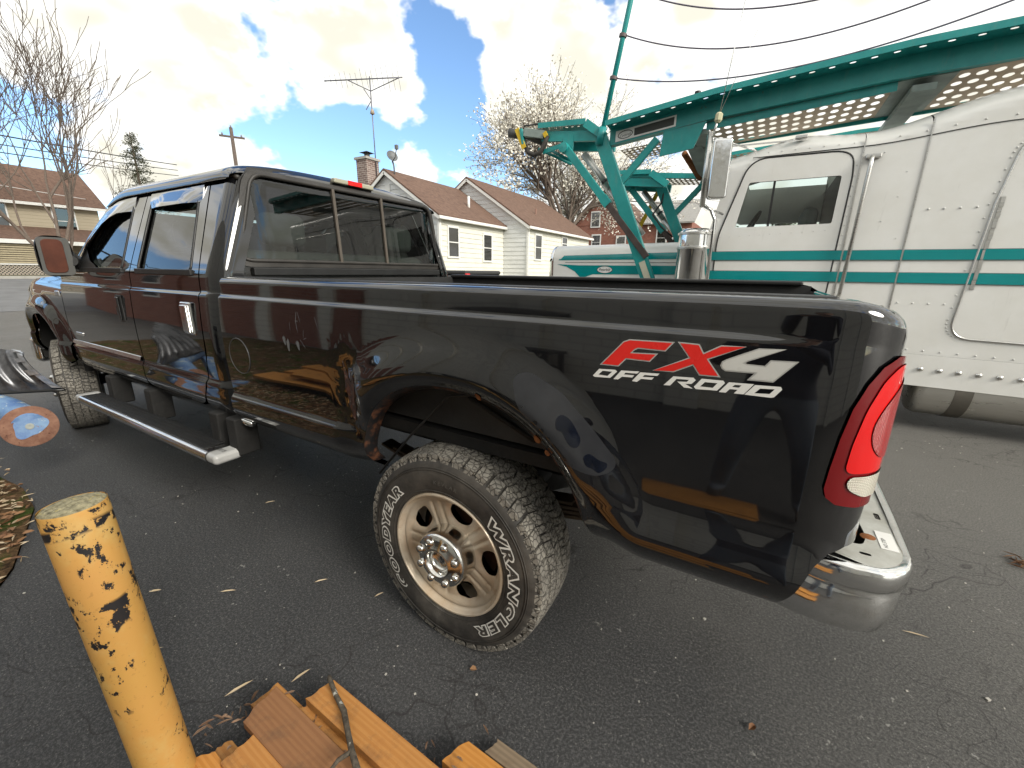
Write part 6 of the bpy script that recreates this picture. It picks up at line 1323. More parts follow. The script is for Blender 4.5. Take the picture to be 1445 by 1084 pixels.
m = MB(); m.box((-35.72, -14, 0.80), (-35.69, 10.8, 1.43)); lfix(m.build('lattice_shadow_board', DARKW, lh)); m = MB(); m.bar((-35.62, -14, 1.44), (-35.62, 10.8, 1.44), 0.05, 0.07); lfix(m.build('porch_rail', TRIM, lh))
# ---- brick house far behind the transporter
bh = thing('brick_house', 'red brick house with grey roof beyond the transporter rack', 'house', (-12, 50, 0))
def bfix(o): o.matrix_parent_inverse = Matrix.Translation((12, -50, 0)); return o
m = MB(); m.box((-18.6, 46, 0), (-6.2, 56, 6.4)); bfix(m.build('wall', REDB, bh)); m = MB(); m.prism([(-18.6, 6.4), (-11.4, 6.4), (-15.0, 9.6)], (0, 45.95, 0), (1, 0, 0), (0, 0, 1), (0, 0.3, 0)); bfix(m.build('gable', REDB, bh))
GRF = simple('grey_roof', (0.30, 0.29, 0.27), 0.8, var=0.2); 
for sg in (-1, 1):
    m = MB(); v = [(-15.0, 45.5, 9.65), (-15.0, 56.3, 9.65), (-15.0+sg*4.0, 56.3, 6.1), (-15.0+sg*4.0, 45.5, 6.1)]; v += [(p[0], p[1], p[2]+0.15) for p in v]; m.add(v, [(3,2,1,0),(4,5,6,7),(0,1,5,4),(1,2,6,5),(2,3,7,6),(3,0,4,7)]); bfix(m.build('roof_slope', SHING, bh))
m = MB(); v = [(-11.2, 45.4, 6.2), (-5.9, 45.4, 6.2), (-5.9, 51, 9.0), (-11.2, 51, 9.0)]; v += [(p[0], p[1], p[2]+0.15) for p in v]; m.add(v, [(3,2,1,0),(4,5,6,7),(0,1,5,4),(1,2,6,5),(2,3,7,6),(3,0,4,7)]); bfix(m.build('roof_slope', GRF, bh))
for (x, z) in ((-16.2, 7.0), (-13.4, 7.6), (-16.0, 4.6), (-13.2, 4.4), (-9.0, 4.9), (-7.4, 4.9)):
    m = MB(); m.box((x-0.55, 45.90, z-0.85), (x+0.55, 45.96, z+0.85)); bw_ = bfix(m.build('window', TRIM, bh)); m = MB(); m.box((x-0.42, 45.88, z-0.72), (x+0.42, 45.90, z-0.03)); nest(m.build('pane', HGLASS), bw_); m = MB(); m.box((x-0.42, 45.88, z+0.03), (x+0.42, 45.90, z+0.72)); nest(m.build('pane', HGLASS), bw_)
# ---- workshop behind the photographer (seen only as a reflection in the paint)
ws = thing('workshop_building', 'low brick and painted block workshop mirrored in the black truck side', 'building', (-3, -6, 0))
def wfix(o): o.matrix_parent_inverse = Matrix.Translation((3, 6, 0)); return o
BLK = brick_mat('grey_block', (0.68, 0.65, 0.58), (0.74, 0.71, 0.63), (0.52, 0.50, 0.45), 1.0)
m = MB(); m.box((-20, -9, 0), (-12.5, -4.15, 3.3)); wfix(m.build('brick_wall', REDB, ws)); m = MB(); m.box((-12.5, -4.35, 0), (-5.6, -4.27, 2.3)); wfix(m.build('brick_wall', REDB, ws)); m = MB(); m.box((-12.5, -9, 0), (7, -4.35, 5.1)); wfix(m.build('block_wall', BLK, ws))
for x in (-10.8, -8.6, -6.4, -4.2, -2.0, 0.2, 2.4, 4.6): m = MB(); m.box((x-0.2, -4.35, 0), (x+0.2, -4.2, 5.0)); wfix(m.build('pilaster', BLK, ws))
m = MB(); m.box((-20.3, -9.4, 3.3), (-12.51, -3.7, 3.5)); wfix(m.build('roof', simple('flat_roof', (0.08, 0.08, 0.08), 0.8), ws)); m = MB(); m.box((-20.3, -3.70, 3.22), (-12.51, -3.62, 3.52)); wfix(m.build('fascia', TRIM, ws))
for x in (-16.6, -14.2): m = MB(); m.box((x-0.5, -4.36 if x > -12.5 else -4.16, 1.2), (x+0.5, -4.32 if x > -12.5 else -4.12, 2.5)); wfix(m.build('window', TRIM, ws)); m = MB(); m.box((x-0.43, -4.315 if x > -12.5 else -4.115, 1.27), (x+0.43, -4.30 if x > -12.5 else -4.10, 2.43)); wfix(m.build('pane', DARKW, ws))
# ---- a second pickup parked behind the cab, only its covered bed in sight
pk = thing('parked_pickup', 'dark pickup with tonneau cover parked beyond the cab', 'pickup truck', (-7.8, 9.4, 0))
def pfix(o): o.matrix_parent_inverse = Matrix.Translation((7.8, -9.4, 0)); return o
DKB = simple('dark_pickup_paint', (0.02, 0.02, 0.022), 0.25, coat=0.5)
m = MB(); m.box((-8.4, 8.45, 0.55), (-6.15, 10.3, 1.30)); pfix(m.build('bed', DKB, pk, bevel=0.06)); m = MB(); m.box((-8.4, 8.47, 1.30), (-6.17, 10.28, 1.42)); pfix(m.build('tonneau_cover', simple('vinyl_cover', (0.03, 0.03, 0.03), 0.6), pk, bevel=0.05)); m = MB(); m.box((-6.19, 8.44, 1.02), (-6.12, 8.62, 1.34)); pfix(m.build('tail_light', REDLENS, pk, bevel=0.02)); m = MB(); m.box((-10.6, 8.5, 0.55), (-8.45, 10.25, 1.25)); pfix(m.build('cab', DKB, pk, bevel=0.08)); m = MB(); m.box((-10.3, 8.65, 1.25), (-8.6, 10.1, 1.78)); pfix(m.build('cab_roof', DKB, pk, bevel=0.16, seg=3)); m = MB(); m.box((-12.0, 8.55, 0.55), (-10.6, 10.2, 1.15)); pfix(m.build('hood', DKB, pk, bevel=0.1))
for x in (-7.2, -11.2):
    for y in (8.42, 10.08): m = MB(); m.lathe([(0.0, 0.02), (0.2, 0.02), (0.24, 0), (0.34, 0), (0.37, 0.04), (0.37, 0.2), (0.2, 0.24)], (x, y, 0.37), (0, 1, 0), 28); pfix(m.build('wheel', RUBBER, pk, True))
# ---- a dark steel bench by the workshop wall, seen as a dark shape in the bedside
wb = thing('steel_bench', 'dark steel bench mirrored in the bedside above the rear wheel', 'bench', (-2.3, -3.9, 0)); DKS = simple('dark_bench_steel', (0.03, 0.03, 0.032), 0.5, var=0.3)
m = MB(); m.box((-0.95, -0.3, 0.80), (0.95, 0.3, 0.86)); m.build('bench_top', DKS, wb); m = MB(); m.box((-0.9, -0.28, 0.28), (0.9, 0.28, 0.32)); m.build('shelf', DKS, wb)
for x in (-0.88, 0.88):
    for y in (-0.25, 0.25): m = MB(); m.box((x-0.035, y-0.035, 0.0), (x+0.035, y+0.035, 0.80)); m.build('leg', DKS, wb)
m = MB(); m.box((-0.6, -0.2, 0.32), (0.5, 0.2, 0.66)); m.build('tool_chest', DKS, wb, bevel=0.02)
# =========================================================================================== trees, pole, wires
BARK = MT('grey_brown_bark'); n = BARK.noise(12, 6, 0.7, 0, BARK.co(scale=(3, 3, 1))); BARK.set(Base_Color=BARK.mix(BARK.ramp(n, 0.3, 0.7), (0.075, 0.055, 0.043), (0.19, 0.15, 0.12)), Roughness=0.9); BARK.bump(n, 0.5, 0.02); BARK = BARK.m
def grow(m, p, d, l, r, lvl, rr, par, tips, spread=0.5, up=0.15, minr=0.006):
    n = 3 if lvl > 1 else 4; pts = [p]; rad = [r]; q = p.copy(); dd = d.copy()
    for i in range(n):
        dd = (dd+Vector((rr.gauss(0, 0.10), rr.gauss(0, 0.10), rr.gauss(0, 0.06)+up*0.12))).normalized(); q = q+dd*l/n; pts.append(q.copy()); rad.append(max(minr, r*(1-0.42*(i+1)/n)))
    m[0 if lvl < par['tr'] else 1].tube(pts, rad, 7 if lvl < 2 else (4 if lvl < 4 else 3), caps=False)
    if lvl >= par['max']: tips.append((q, dd)); return
    if lvl >= par['max']-2: tips += [(pts[i], dd) for i in range(1, len(pts))]
    k = par['kids'][min(lvl, len(par['kids'])-1)]
    for j in range(k):
        t_ = rr.uniform(0.35, 1.0) if j < k-1 else 1.0; i = min(n-1, int(t_*n)); b = pts[i].lerp(pts[i+1], t_*n-i if i < n else 1)
        ax = dd.orthogonal().normalized(); ax.rotate(Matrix.Rotation(rr.uniform(0, 6.283), 3, dd)); a = rr.uniform(0.5, 1.15)*spread if j < k-1 else rr.uniform(0.05, 0.3)
        nd = (dd+ax*math.tan(min(1.2, a))).normalized(); nd = (nd+Vector((0, 0, up))).normalized()
        grow(m, b, nd, l*rr.uniform(0.62, 0.86), max(minr, r*(0.62 if j < k-1 else 0.60)*rr.uniform(0.8, 1.05)), lvl+1, rr, par, tips, spread, up, minr)
def tree(name, label, loc, h, r, par, seed, stems=1, buds=None, spread=0.5, up=0.15, group=None, minr=0.008, lean=(0, 0)):
    tr = thing(name, label, 'tree', loc); rr = random.Random(seed); m = [MB(), MB()]; tips = []
    for s in range(stems):
        d = Vector((rr.gauss(0, 0.22)+lean[0], rr.gauss(0, 0.22)+lean[1], 1)).normalized() if stems > 1 else Vector((lean[0], lean[1], 1)).normalized()
        grow(m, Vector((rr.uniform(-0.3, 0.3)*(stems > 1), rr.uniform(-0.3, 0.3)*(stems > 1), -0.1)), d, h*(0.36 if stems == 1 else 0.40), r*(1 if stems == 1 else rr.uniform(0.55, 1)), 0, rr, par, tips, spread, up, minr)
    m[0].build('trunk', BARK, tr, True); o = m[1].build('crown', BARK, tr, True)
    if buds:
        mt, cnt, size, jit = buds; b = MB()
        for i in range(cnt):
            p, d = rr.choice(tips); c = p+Vector((rr.gauss(0, jit), rr.gauss(0, jit), rr.gauss(0, jit))); s = size*rr.uniform(0.5, 1.3)
            u = Vector((rr.gauss(0, 1), rr.gauss(0, 1), rr.gauss(0, 1))).normalized(); w = u.orthogonal().normalized()
            b.add([c-u*s, c+w*s*0.7, c+u*s, c-w*s*0.7], [(0, 1, 2, 3)])
        o = b.build('blossom', mt, tr); o['kind'] = 'stuff'
    return tr
BLOS = MT('pale_blossom'); BLOS.set(Base_Color=BLOS.mix(BLOS.noise(3, 3), (0.74, 0.70, 0.58), (0.86, 0.84, 0.78)), Roughness=0.8); BLOS = BLOS.m
tree('blossoming_tree', 'bare tree with pale blossom rising behind the cream house', (-11.9, 27.5, 0), 12.8, 0.25, dict(max=6, tr=2, kids=[6, 5, 4, 3, 3, 2]), 11, buds=(BLOS, 28000, 0.080, 0.22), spread=0.72, up=0.08, minr=0.011)
tree('street_tree', 'leafless multi-stem tree in front of the tan house', (-29.5, 6.1, 0.8), 10.4, 0.11, dict(max=5, tr=2, kids=[3, 3, 3, 2, 2]), 5, stems=4, spread=0.62, up=0.12, minr=0.012, lean=(0.0, -0.10), group=None)
tree('street_tree', 'leafless tree at the left picture edge before the tan house', (-30.5, 3.0, 0.8), 9.5, 0.10, dict(max=5, tr=2, kids=[3, 3, 3, 2, 2]), 9, stems=2, spread=0.60, up=0.12, minr=0.012, lean=(0, 0.0))
tree('far_tree', 'thin leafless tree beside the evergreen', (-47, 13.4, 0.8), 10, 0.10, dict(max=5, tr=2, kids=[3, 3, 2, 2, 2]), 15, stems=1, spread=0.36, up=0.3, minr=0.014)
# evergreen: drooping boughs of needle clumps
NEED = MT('dark_needles'); NEED.set(Base_Color=NEED.mix(NEED.noise(2.5, 4), (0.025, 0.035, 0.018), (0.085, 0.085, 0.045)), Roughness=0.8); NEED = NEED.m
def conifer(name, label, loc, h, w, seed):
    tr = thing(name, label, 'tree', loc); rr = random.Random(seed); m = MB(); m.tube([(0, 0, 0), (0, 0, h)], [0.25, 0.03], 7); m.build('trunk', BARK, tr, True); b = MB()
    for i in range(190):
        z = h*(0.15+0.85*i/190); l = w*(1-z/h)**0.8*rr.uniform(0.6, 1.1)+0.25; a = rr.uniform(0, 6.283); n = int(14+l*16)
        for k in range(n):
            t_ = rr.uniform(0.1, 1); c = Vector((math.cos(a)*l*t_, math.sin(a)*l*t_, z+0.35*l*t_-0.55*l*t_*t_))+Vector((rr.gauss(0, 0.10), rr.gauss(0, 0.10), rr.gauss(0, 0.07)-0.05)); s = rr.uniform(0.10, 0.22)
            u = Vector((rr.gauss(0, 1), rr.gauss(0, 1), rr.gauss(-0.5, 0.5))).normalized(); q = u.orthogonal().normalized(); b.add([c, c+u*s+q*0.03, c+u*s*1.2, c+u*s-q*0.03], [(0, 1, 2, 3)])
    b.build('crown', NEED, tr); return tr
conifer('evergreen_tree', 'dark evergreen with drooping boughs behind the pickup cab', (-50, 17.6, 0.8), 12.2, 3.9, 3)
conifer('small_conifer', 'small bushy conifer seen over the chrome air cleaner', (1.2, 21, 0), 3.9, 1.2, 8)
tree('garden_tree', 'pale leafless tree behind the brick house', (-20, 60, 0), 12, 0.2, dict(max=5, tr=2, kids=[4, 3, 3, 3, 2]), 31, spread=0.6, up=0.1, minr=0.02)
WOODP = simple('weathered_pole', (0.11, 0.085, 0.07), 0.9, var=0.3)
up_ = thing('utility_pole', 'wooden utility pole with crossarm rising behind the cab roof', 'utility pole', (-45.6, 24.1, 0)); m = MB(); m.tube([(0, 0, 0), (0, 0, 14.4)], [0.22, 0.15], 10); m.build('pole', WOODP, up_, True); m = MB(); m.bar((-0.55, -0.9, 13.6), (0.55, 0.9, 13.6), 0.14, 0.16); m.build('crossarm', WOODP, up_)
for s in (-0.8, 0, 0.8): m = MB(); m.lathe([(0.05, 0), (0.09, 0.05), (0.06, 0.2), (0, 0.22)], (0.5*s, 0.85*s, 13.68 if s else 14.4), (0, 0, 1), 8); m.build('insulator', simple('insulator', (0.2, 0.2, 0.22), 0.3), up_, True)
WIRE = simple('black_wire', (0.02, 0.02, 0.025), 0.6)
for i, (a, b, r, sag, mt_, lab) in enumerate((((-38.6, 4.0, 8.9), (-62, 26.0, 13.2), 0.045, 0.25, WIRE, 'uppermost of the three black street wires over the tan house'), ((-38.6, 4.0, 8.35), (-62, 26.0, 12.6), 0.035, 0.25, WIRE, 'middle one of the three black street wires over the tan house'), ((-38.6, 4.0, 7.9), (-62, 26.0, 12.0), 0.035, 0.25, WIRE, 'lowest of the three black street wires over the tan house'), ((-34.5, -2.0, 6.4), (-38.2, 10.2, 5.6), 0.018, 0.15, TRIM, 'thin pale service wire crossing in front of the brown roof'))):
    a = Vector(a); b = Vector(b); a2 = a-(b-a)*0.6 if i < 3 else a; m = MB(); m.tube([a2.lerp(b, t_/20)-Vector((0, 0, sag*4*(t_/20)*(1-t_/20))) for t_ in range(21)], r, 5); tag(m.build('overhead_wire', mt_, None, True), lab, 'wire', 'wires across the street')
# =========================================================================================== bollard, planks, stick, machine, person
t = MT('chipped_yellow_paint')
n = t.noise(3, 5, 0.6); c = t.mix(t.ramp(n, 0.3, 0.7), (0.53, 0.31, 0.075), (0.56, 0.285, 0.085)); c = t.mix(t.math('MULTIPLY', t.ramp(t.noise(10, 6, 0.7), 0.5, 0.75), 0.6), c, (0.54, 0.42, 0.17))
speck = t.ramp(t.noise(85, 3, 0.6), 0.62, 0.70); c = t.mix(t.math('MULTIPLY', speck, 0.35), c, (0.28, 0.14, 0.04))
chip = t.math('MULTIPLY', t.ramp(t.noise(26, 8, 0.68, 0.0, t.co(scale=(1, 1, 0.75))), 0.565, 0.58), t.ramp(t.noise(9, 3, 0.5, 0, t.co(loc=(1.7, 0.4, 0.22))), 0.46, 0.49))
band = t.math('MULTIPLY', t.ramp(t.noise(20, 7, 0.7, 0, t.co(scale=(1, 1, 1.3), loc=(0, 0, 4))), 0.47, 0.49), t.math('MAXIMUM', t.ramp(t.math('ABSOLUTE', t.math('SUBTRACT', t.N.new('ShaderNodeSeparateXYZ').outputs[2], 0.6)), 0.0, 0.001), 0.0))
se = [q for q in t.N if q.type == 'SEPXYZ'][0]; t.L.new(t.co(), se.inputs[0])
zv = se.outputs[2]; xv = se.outputs[0]
def zband(z0, hw, wob):
    d = t.math('ABSOLUTE', t.math('SUBTRACT', t.math('ADD', zv, t.math('MULTIPLY', xv, wob)), z0)); return t.ramp(d, hw*0.8, hw, (1, 1, 1), (0, 0, 0))
bn = t.ramp(t.noise(20, 7, 0.7, 0, t.co(loc=(0.3, 0.2, 4))), 0.49, 0.51)
bk = t.math('MULTIPLY', bn, t.math('MAXIMUM', zband(0.872, 0.013, -0.22), zband(0.705, 0.022, 0.55)))
rim = t.math('MULTIPLY', t.ramp(t.noise(30, 6, 0.7), 0.54, 0.57), zband(0.905, 0.016, 0.0))
allc = t.math('MAXIMUM', t.math('MAXIMUM', chip, bk), rim)
c = t.mix(allc, c, (0.012, 0.012, 0.014))
t.set(Base_Color=c, Roughness=0.5); t.bump(t.math('SUBTRACT', t.math('MULTIPLY', t.noise(70, 4), 0.4), allc), 0.5, 0.0015); YPAINT = t.m
t = MT('lichen_concrete_cap'); n = t.noise(70, 6, 0.7); c = t.mix(t.ramp(n, 0.35, 0.65), (0.10, 0.088, 0.05), (0.38, 0.34, 0.21)); c = t.mix(t.ramp(t.noise(30, 5, 0.7), 0.58, 0.66), c, (0.50, 0.38, 0.08)); t.set(Base_Color=c, Roughness=0.95); t.bump(n, 1.0, 0.006); CAPM = t.m
bol = thing('bollard', 'yellow pipe bollard with chipped black patches beside the plank pile', 'bollard', (-0.309, -0.755, 0))
bol.rotation_euler = (0.030, -0.0506, 0)
m = MB(); m.lathe([(0.0575, 0.0), (0.0575, 0.30), (0.0575, 0.60), (0.0575, 0.915), (0.0565, 0.922)], (0, 0, 0), (0, 0, 1), 64); m.build('pipe', YPAINT, bol, True)
v = []; f = []; NR_ = 10; NA = 48
for i in range(NR_+1):
    for k in range(NA):
        r = 0.0568*i/NR_; a = 2*math.pi*k/NA; v.append((r*math.cos(a), r*math.sin(a), 0.918+0.012*math.sqrt(max(0, 1-(i/NR_)**2))+0.0022*noise.noise(Vector((r*math.cos(a)*70, r*math.sin(a)*70, 0)))))
for i in range(NR_):
    for k in range(NA): f.append((i*NA+k, i*NA+(k+1) % NA, (i+1)*NA+(k+1) % NA, (i+1)*NA+k))
m = MB(); m.add(v, f).build('concrete_cap', CAPM, bol, True)
# ---- planks
def wood_mat(name, a, b, d, sc=1.0, seed=0):
    t = MT(name); co = t.co(scale=(0.45*sc, 9*sc, 9*sc), loc=(seed*3.1, seed*1.7, seed)); w = t.N.new('ShaderNodeTexWave'); w.wave_type = 'BANDS'; w.bands_direction = 'Y'; w.inputs['Scale'].default_value = 2.4; w.inputs['Distortion'].default_value = 4.5; w.inputs['Detail'].default_value = 4; w.inputs['Detail Scale'].default_value = 1.2; t.L.new(co, w.inputs[0])
    fib = t.noise(8, 5, 0.7, 0, t.co(scale=(2, 60, 60)))
    c = t.mix(t.ramp(w.outputs[1], 0.25, 0.8), a, b); oi = t.N.new('ShaderNodeObjectInfo'); c = t.mix(t.math('MULTIPLY', oi.outputs['Random'], 0.45), c, tuple(x*0.62 for x in a)); c = t.mix(t.math('MULTIPLY', t.ramp(fib, 0.5, 0.8), 0.5), c, d); c = t.mix(t.math('MULTIPLY', t.ramp(t.noise(5, 5, 0.7), 0.58, 0.75), 0.55), c, d)
    grime = t.ramp(t.noise(11, 6, 0.75), 0.52, 0.72)
    c = t.mix(t.math('MULTIPLY', grime, 0.6), c, (0.11, 0.066, 0.038)); kn = t.ramp(t.vor(5.5, 'F1', t.co(scale=(0.8, 2.2, 2.2), loc=(seed, seed*0.7, 0))), 0.05, 0.11, (1, 1, 1), (0, 0, 0)); c = t.mix(t.math('MULTIPLY', kn, 0.6), c, (0.13, 0.05, 0.02))
    t.set(Base_Color=c, Roughness=0.62, Specular_IOR_Level=0.35); t.bump(fib, 0.25, 0.0015); return t.m
W1 = wood_mat('golden_plank', (0.47, 0.205, 0.052), (0.54, 0.26, 0.075), (0.25, 0.095, 0.028)); W2 = wood_mat('brown_plank', (0.25, 0.115, 0.048), (0.29, 0.14, 0.06), (0.13, 0.058, 0.03), 1, 2); W3 = wood_mat('orange_plank', (0.50, 0.21, 0.04), (0.57, 0.26, 0.06), (0.24, 0.085, 0.022), 1, 5); W4 = wood_mat('grey_plank', (0.20, 0.15, 0.10), (0.28, 0.21, 0.14), (0.10, 0.07, 0.05), 1, 7)
def plank(lab, a, b, length, z, th, mat, tilt=0.0, split=0.0, seed=0, d=(1.0, -0.04)):
    """a, b: the two corners of the visible end (near, far); the board runs off along d"""
    a = Vector(a); b = Vector(b); d = Vector(d).normalized(); q = Vector((-d.y, d.x)); c = (a+b)/2
    w = abs((b-a).dot(q)); sk = (b-a).dot(d); rr = random.Random(seed)
    o = thing('plank', lab, 'plank', (c.x, c.y, z), math.atan2(d.y, d.x), 'planks of the timber pile')
    m = MB(); n = 7
    pts = [(sk*(k/(n-1)-0.5)+rr.uniform(-0.005, 0.005), -w/2+w*k/(n-1)) for k in range(n)][::-1]
    poly = pts+[(length, -w/2), (length, w/2)]
    m.prism(poly, (0, 0, -th), (1, 0, tilt), (0, 1, 0), (0, 0, th)); m.build('board', mat, o, bevel=0.002)
    return o
plank('long golden plank under the twig, nearest the rear tyre', (-0.172, -0.452), (-0.153, -0.366), 1.0, 0.125, 0.032, W1, 0.01, 0.02, 1)
plank('brown plank lying across the top left of the pile', (-0.275, -0.590), (-0.296, -0.474), 0.42, 0.122, 0.026, W2, 0.0, 0.0, 2)
plank('tan plank showing its end below the brown plank', (-0.356, -0.530), (-0.352, -0.440), 0.8, 0.062, 0.03, W1, 0.0, 0.0, 3)
plank('short orange plank end on the right of the pile', (0.286, -0.345), (0.314, -0.263), 0.55, 0.080, 0.034, W3, 0.0, 0.0, 4)
plank('weathered grey plank end at the right edge of the pile', (0.362, -0.246), (0.380, -0.196), 0.5, 0.050, 0.03, W4, 0.0, 0.0, 5)
plank('orange plank touching the foot of the yellow bollard', (-0.322, -0.740), (-0.270, -0.668), 0.8, 0.105, 0.034, W3, 0.0, 0.0, 6)
plank('golden plank between the bollard and the brown plank', (-0.214, -0.680), (-0.208, -0.590), 0.8, 0.118, 0.03, W1, 0.0, 0.0, 7)
plank('narrow tan plank low beside the bollard foot', (-0.320, -0.664), (-0.306, -0.614), 0.5, 0.055, 0.03, W1, 0, 0, 8)
plank('pale plank in the gap between brown and golden planks', (-0.20, -0.480), (-0.175, -0.420), 0.7, 0.082, 0.03, W1, 0, 0, 9)
plank('broad orange plank at the near side of the pile', (-0.10, -0.98), (-0.06, -0.80), 1.1, 0.10, 0.04, W3, 0, 0, 10); plank('broad golden plank under the near planks of the pile', (0.05, -0.78), (0.08, -0.56), 1.0, 0.06, 0.04, W1, 0, 0, 11); plank('reddish plank farthest from the truck in the pile', (-0.2, -1.25), (-0.15, -1.05), 1.2, 0.06, 0.05, W3, 0, 0, 12)
for k_, (x_, y_, r_) in enumerate(((-3.9, -1.55, 0.1), (-3.7, -1.85, -0.15), (-3.8, -2.1, 0.05), (-3.4, -1.65, 0.3))):
    plank(('longest orange plank mirrored in the bed ahead of the wheel', 'second orange plank of the heap mirrored ahead of the wheel', 'orange plank at the back of the mirrored heap', 'topmost orange plank of the heap mirrored ahead of the wheel')[k_], (x_, y_), (x_+0.28*math.sin(r_), y_+0.28*math.cos(r_)), 1.5, 0.16+0.03*k_, 0.04, W3, 0, 0, 20+k_)
m = MB(); rr = random.Random(8)
for i in range(260):
    x = rr.uniform(-0.40, 0.42); y = -0.47+0.26*x+rr.gauss(0, 0.05); leafgeo(m, x, y, rr.uniform(0.02, 0.09), rr.uniform(0.012, 0.045), rr.uniform(0.002, 0.008), rr.uniform(0, 6.28), rr.uniform(-0.6, 0.6), 0.006)
tag(m.build('pile_litter', leaf_mat('chaff', (0.12, 0.055, 0.03), (0.36, 0.25, 0.17))), 'dry leaves and chaff caught between the planks', 'leaves', kind='stuff')
t = MT('lichened_bark'); n = t.noise(60, 6, 0.7); c = t.mix(t.ramp(n, 0.35, 0.65), (0.030, 0.024, 0.018), (0.11, 0.09, 0.065)); c = t.mix(t.ramp(t.noise(26, 4, 0.6), 0.64, 0.68), c, (0.45, 0.45, 0.40)); t.set(Base_Color=c, Roughness=0.9); t.bump(n, 0.8, 0.003)
stk = thing('twig', 'dark lichen-spotted twig lying across the planks', 'twig', (-0.143, -0.385, 0.14)); m = MB(); m.tube([(-0.008, 0.005, 0.016), (0.0, 0, 0.014), (0.06, -0.022, 0.006), (0.125, -0.043, 0.010), (0.19, -0.08, 0.012), (0.24, -0.107, 0.016), (0.29, -0.13, 0.02)], [0.0045, 0.0075, 0.0070, 0.0085, 0.008, 0.0085, 0.009], 9); m.build('stem', t.m, stk, True); m = MB(); m.tube([(0.235, -0.105, 0.015), (0.225, -0.140, 0.02), (0.235, -0.18, 0.03)], [0.007, 0.006, 0.004], 8); m.build('side_shoot', t.m, stk, True)
# ---- rusty blue implement at the left edge
mac = thing('farm_implement', 'rusty blue steel implement with round flange and ribbed dark cover', 'implement', (-3.4, -0.5, 0))
def mfix(o): o.matrix_parent_inverse = Matrix.Translation((3.4, 0.5, 0)); return o
t = MT('peeling_blue_paint'); n = t.noise(9, 7, 0.7); c = t.mix(t.ramp(n, 0.3, 0.65), (0.045, 0.11, 0.30), (0.16, 0.27, 0.42)); c = t.mix(t.ramp(t.noise(16, 7, 0.7), 0.58, 0.62), c, (0.36, 0.42, 0.44)); c = t.mix(t.ramp(t.noise(7, 7, 0.75), 0.60, 0.64), c, (0.20, 0.085, 0.04)); t.set(Base_Color=c, Roughness=0.6); t.bump(n, 0.4, 0.004); BLUE = t.m
RUSTD = MT('rusty_flange'); n = RUSTD.noise(22, 8, 0.7); c = RUSTD.mix(RUSTD.ramp(n, 0.3, 0.7), (0.13, 0.055, 0.035), (0.27, 0.145, 0.095)); c = RUSTD.mix(RUSTD.ramp(RUSTD.noise(40, 6, 0.7), 0.60, 0.66), c, (0.08, 0.03, 0.02)); RUSTD.set(Base_Color=c, Roughness=0.85); RUSTD.bump(n, 0.5, 0.003); RUSTD = RUSTD.m
dc = Vector((-3.05, -0.40, 0.425)); ax = Vector((0.95, -0.18, 0.22)).normalized()
m = MB(); m.lathe([(0.0, -0.02), (0.122, -0.02), (0.130, -0.015), (0.130, -0.004), (0.124, 0.0), (0.0, 0.002)], dc, ax, 48); mfix(m.build('flange', RUSTD, mac, True, 40))
e1 = ax.orthogonal().normalized(); e2 = ax.cross(e1)
m = MB(); m.prism(blob(0, 0, 0.075, 0.068, 0.3, 17, 0.22, 40), dc+ax*0.0022, e1, e2, ax*0.001); mfix(m.build('paint_patch', BLUE, mac)); m = MB(); m.lathe([(0.020, 0.0), (0.020, 0.006), (0.012, 0.008), (0.0, 0.004)], dc, ax, 20); mfix(m.build('centre_bolt', simple('bolt_grey', (0.25, 0.27, 0.25), 0.6), mac, True, 40))
m = MB(); m.tube([dc-ax*0.02, dc-ax*0.08+Vector((0, 0.0, 0.03)), dc+Vector((-0.22, -0.03, 0.075)), dc+Vector((-0.5, -0.10, 0.12)), dc+Vector((-0.9, -0.45, 0.12))], [0.085, 0.085, 0.08, 0.078, 0.078], 20); mfix(m.build('drum_arm', BLUE, mac, True))
m = MB(); m.bar((-3.9, -0.9, 0.48), (-3.9, -0.9, 0.0), 0.10); m.bar((-4.05, -1.2, 0.02), (-3.8, -0.6, 0.02), 0.18, 0.05); mfix(m.build('stand', BLUE, mac, bevel=0.008))
PLW = MT('worn_dark_cover'); n = PLW.noise(6, 7, 0.7); c = PLW.mix(PLW.ramp(n, 0.4, 0.75), (0.05, 0.052, 0.056), (0.20, 0.20, 0.21)); PLW.set(Base_Color=c, Roughness=PLW.ramp(n, 0.3, 0.8, (0.22,)*3, (0.45,)*3), Metallic=0.6); PLW = PLW.m
P1, P2_, P3, P4 = Vector((-3.16, -0.18, 0.60)), Vector((-3.385, -0.432, 0.60)), Vector((-3.29, -0.29, 0.862)), Vector((-3.79, -0.29, 0.95))
P2e = P1+(P2_-P1)*2.6; P4e = P3+(P4-P3)*1.0+(P2_-P1)*1.3
def cov(a, b):
    lo = P1.lerp(P2e, a); hi = P3.lerp(P4e, a); p = lo.lerp(hi, b); rib = 0.035*(0.5+0.5*math.cos(a*44))**3*min(1, b*6)*min(1, (1-b)*6)
    return p+Vector((0.02, -0.06, 0.03))*math.sin(math.pi*b)*0.6+Vector((0.4, -0.4, 0.5))*rib
mfix(surf('cover', cov, 90, 16, PLW, mac)); m = MB(); m.tube([cov(a, 0.0) for a in np.linspace(0, 1, 14)], 0.010, 6); mfix(m.build('cover_rim', simple('rim_black', (0.015, 0.015, 0.015), 0.35), mac, True))
SIL = simple('worn_silver_edge', (0.50, 0.53, 0.57), 0.35, 0.7, var=0.4, nscale=20)
m = MB(); st_ = [(0.0, 0.02), (0.0, 0.35), (0.01, 0.62), (0.0, 0.97)]; v = []; f = []
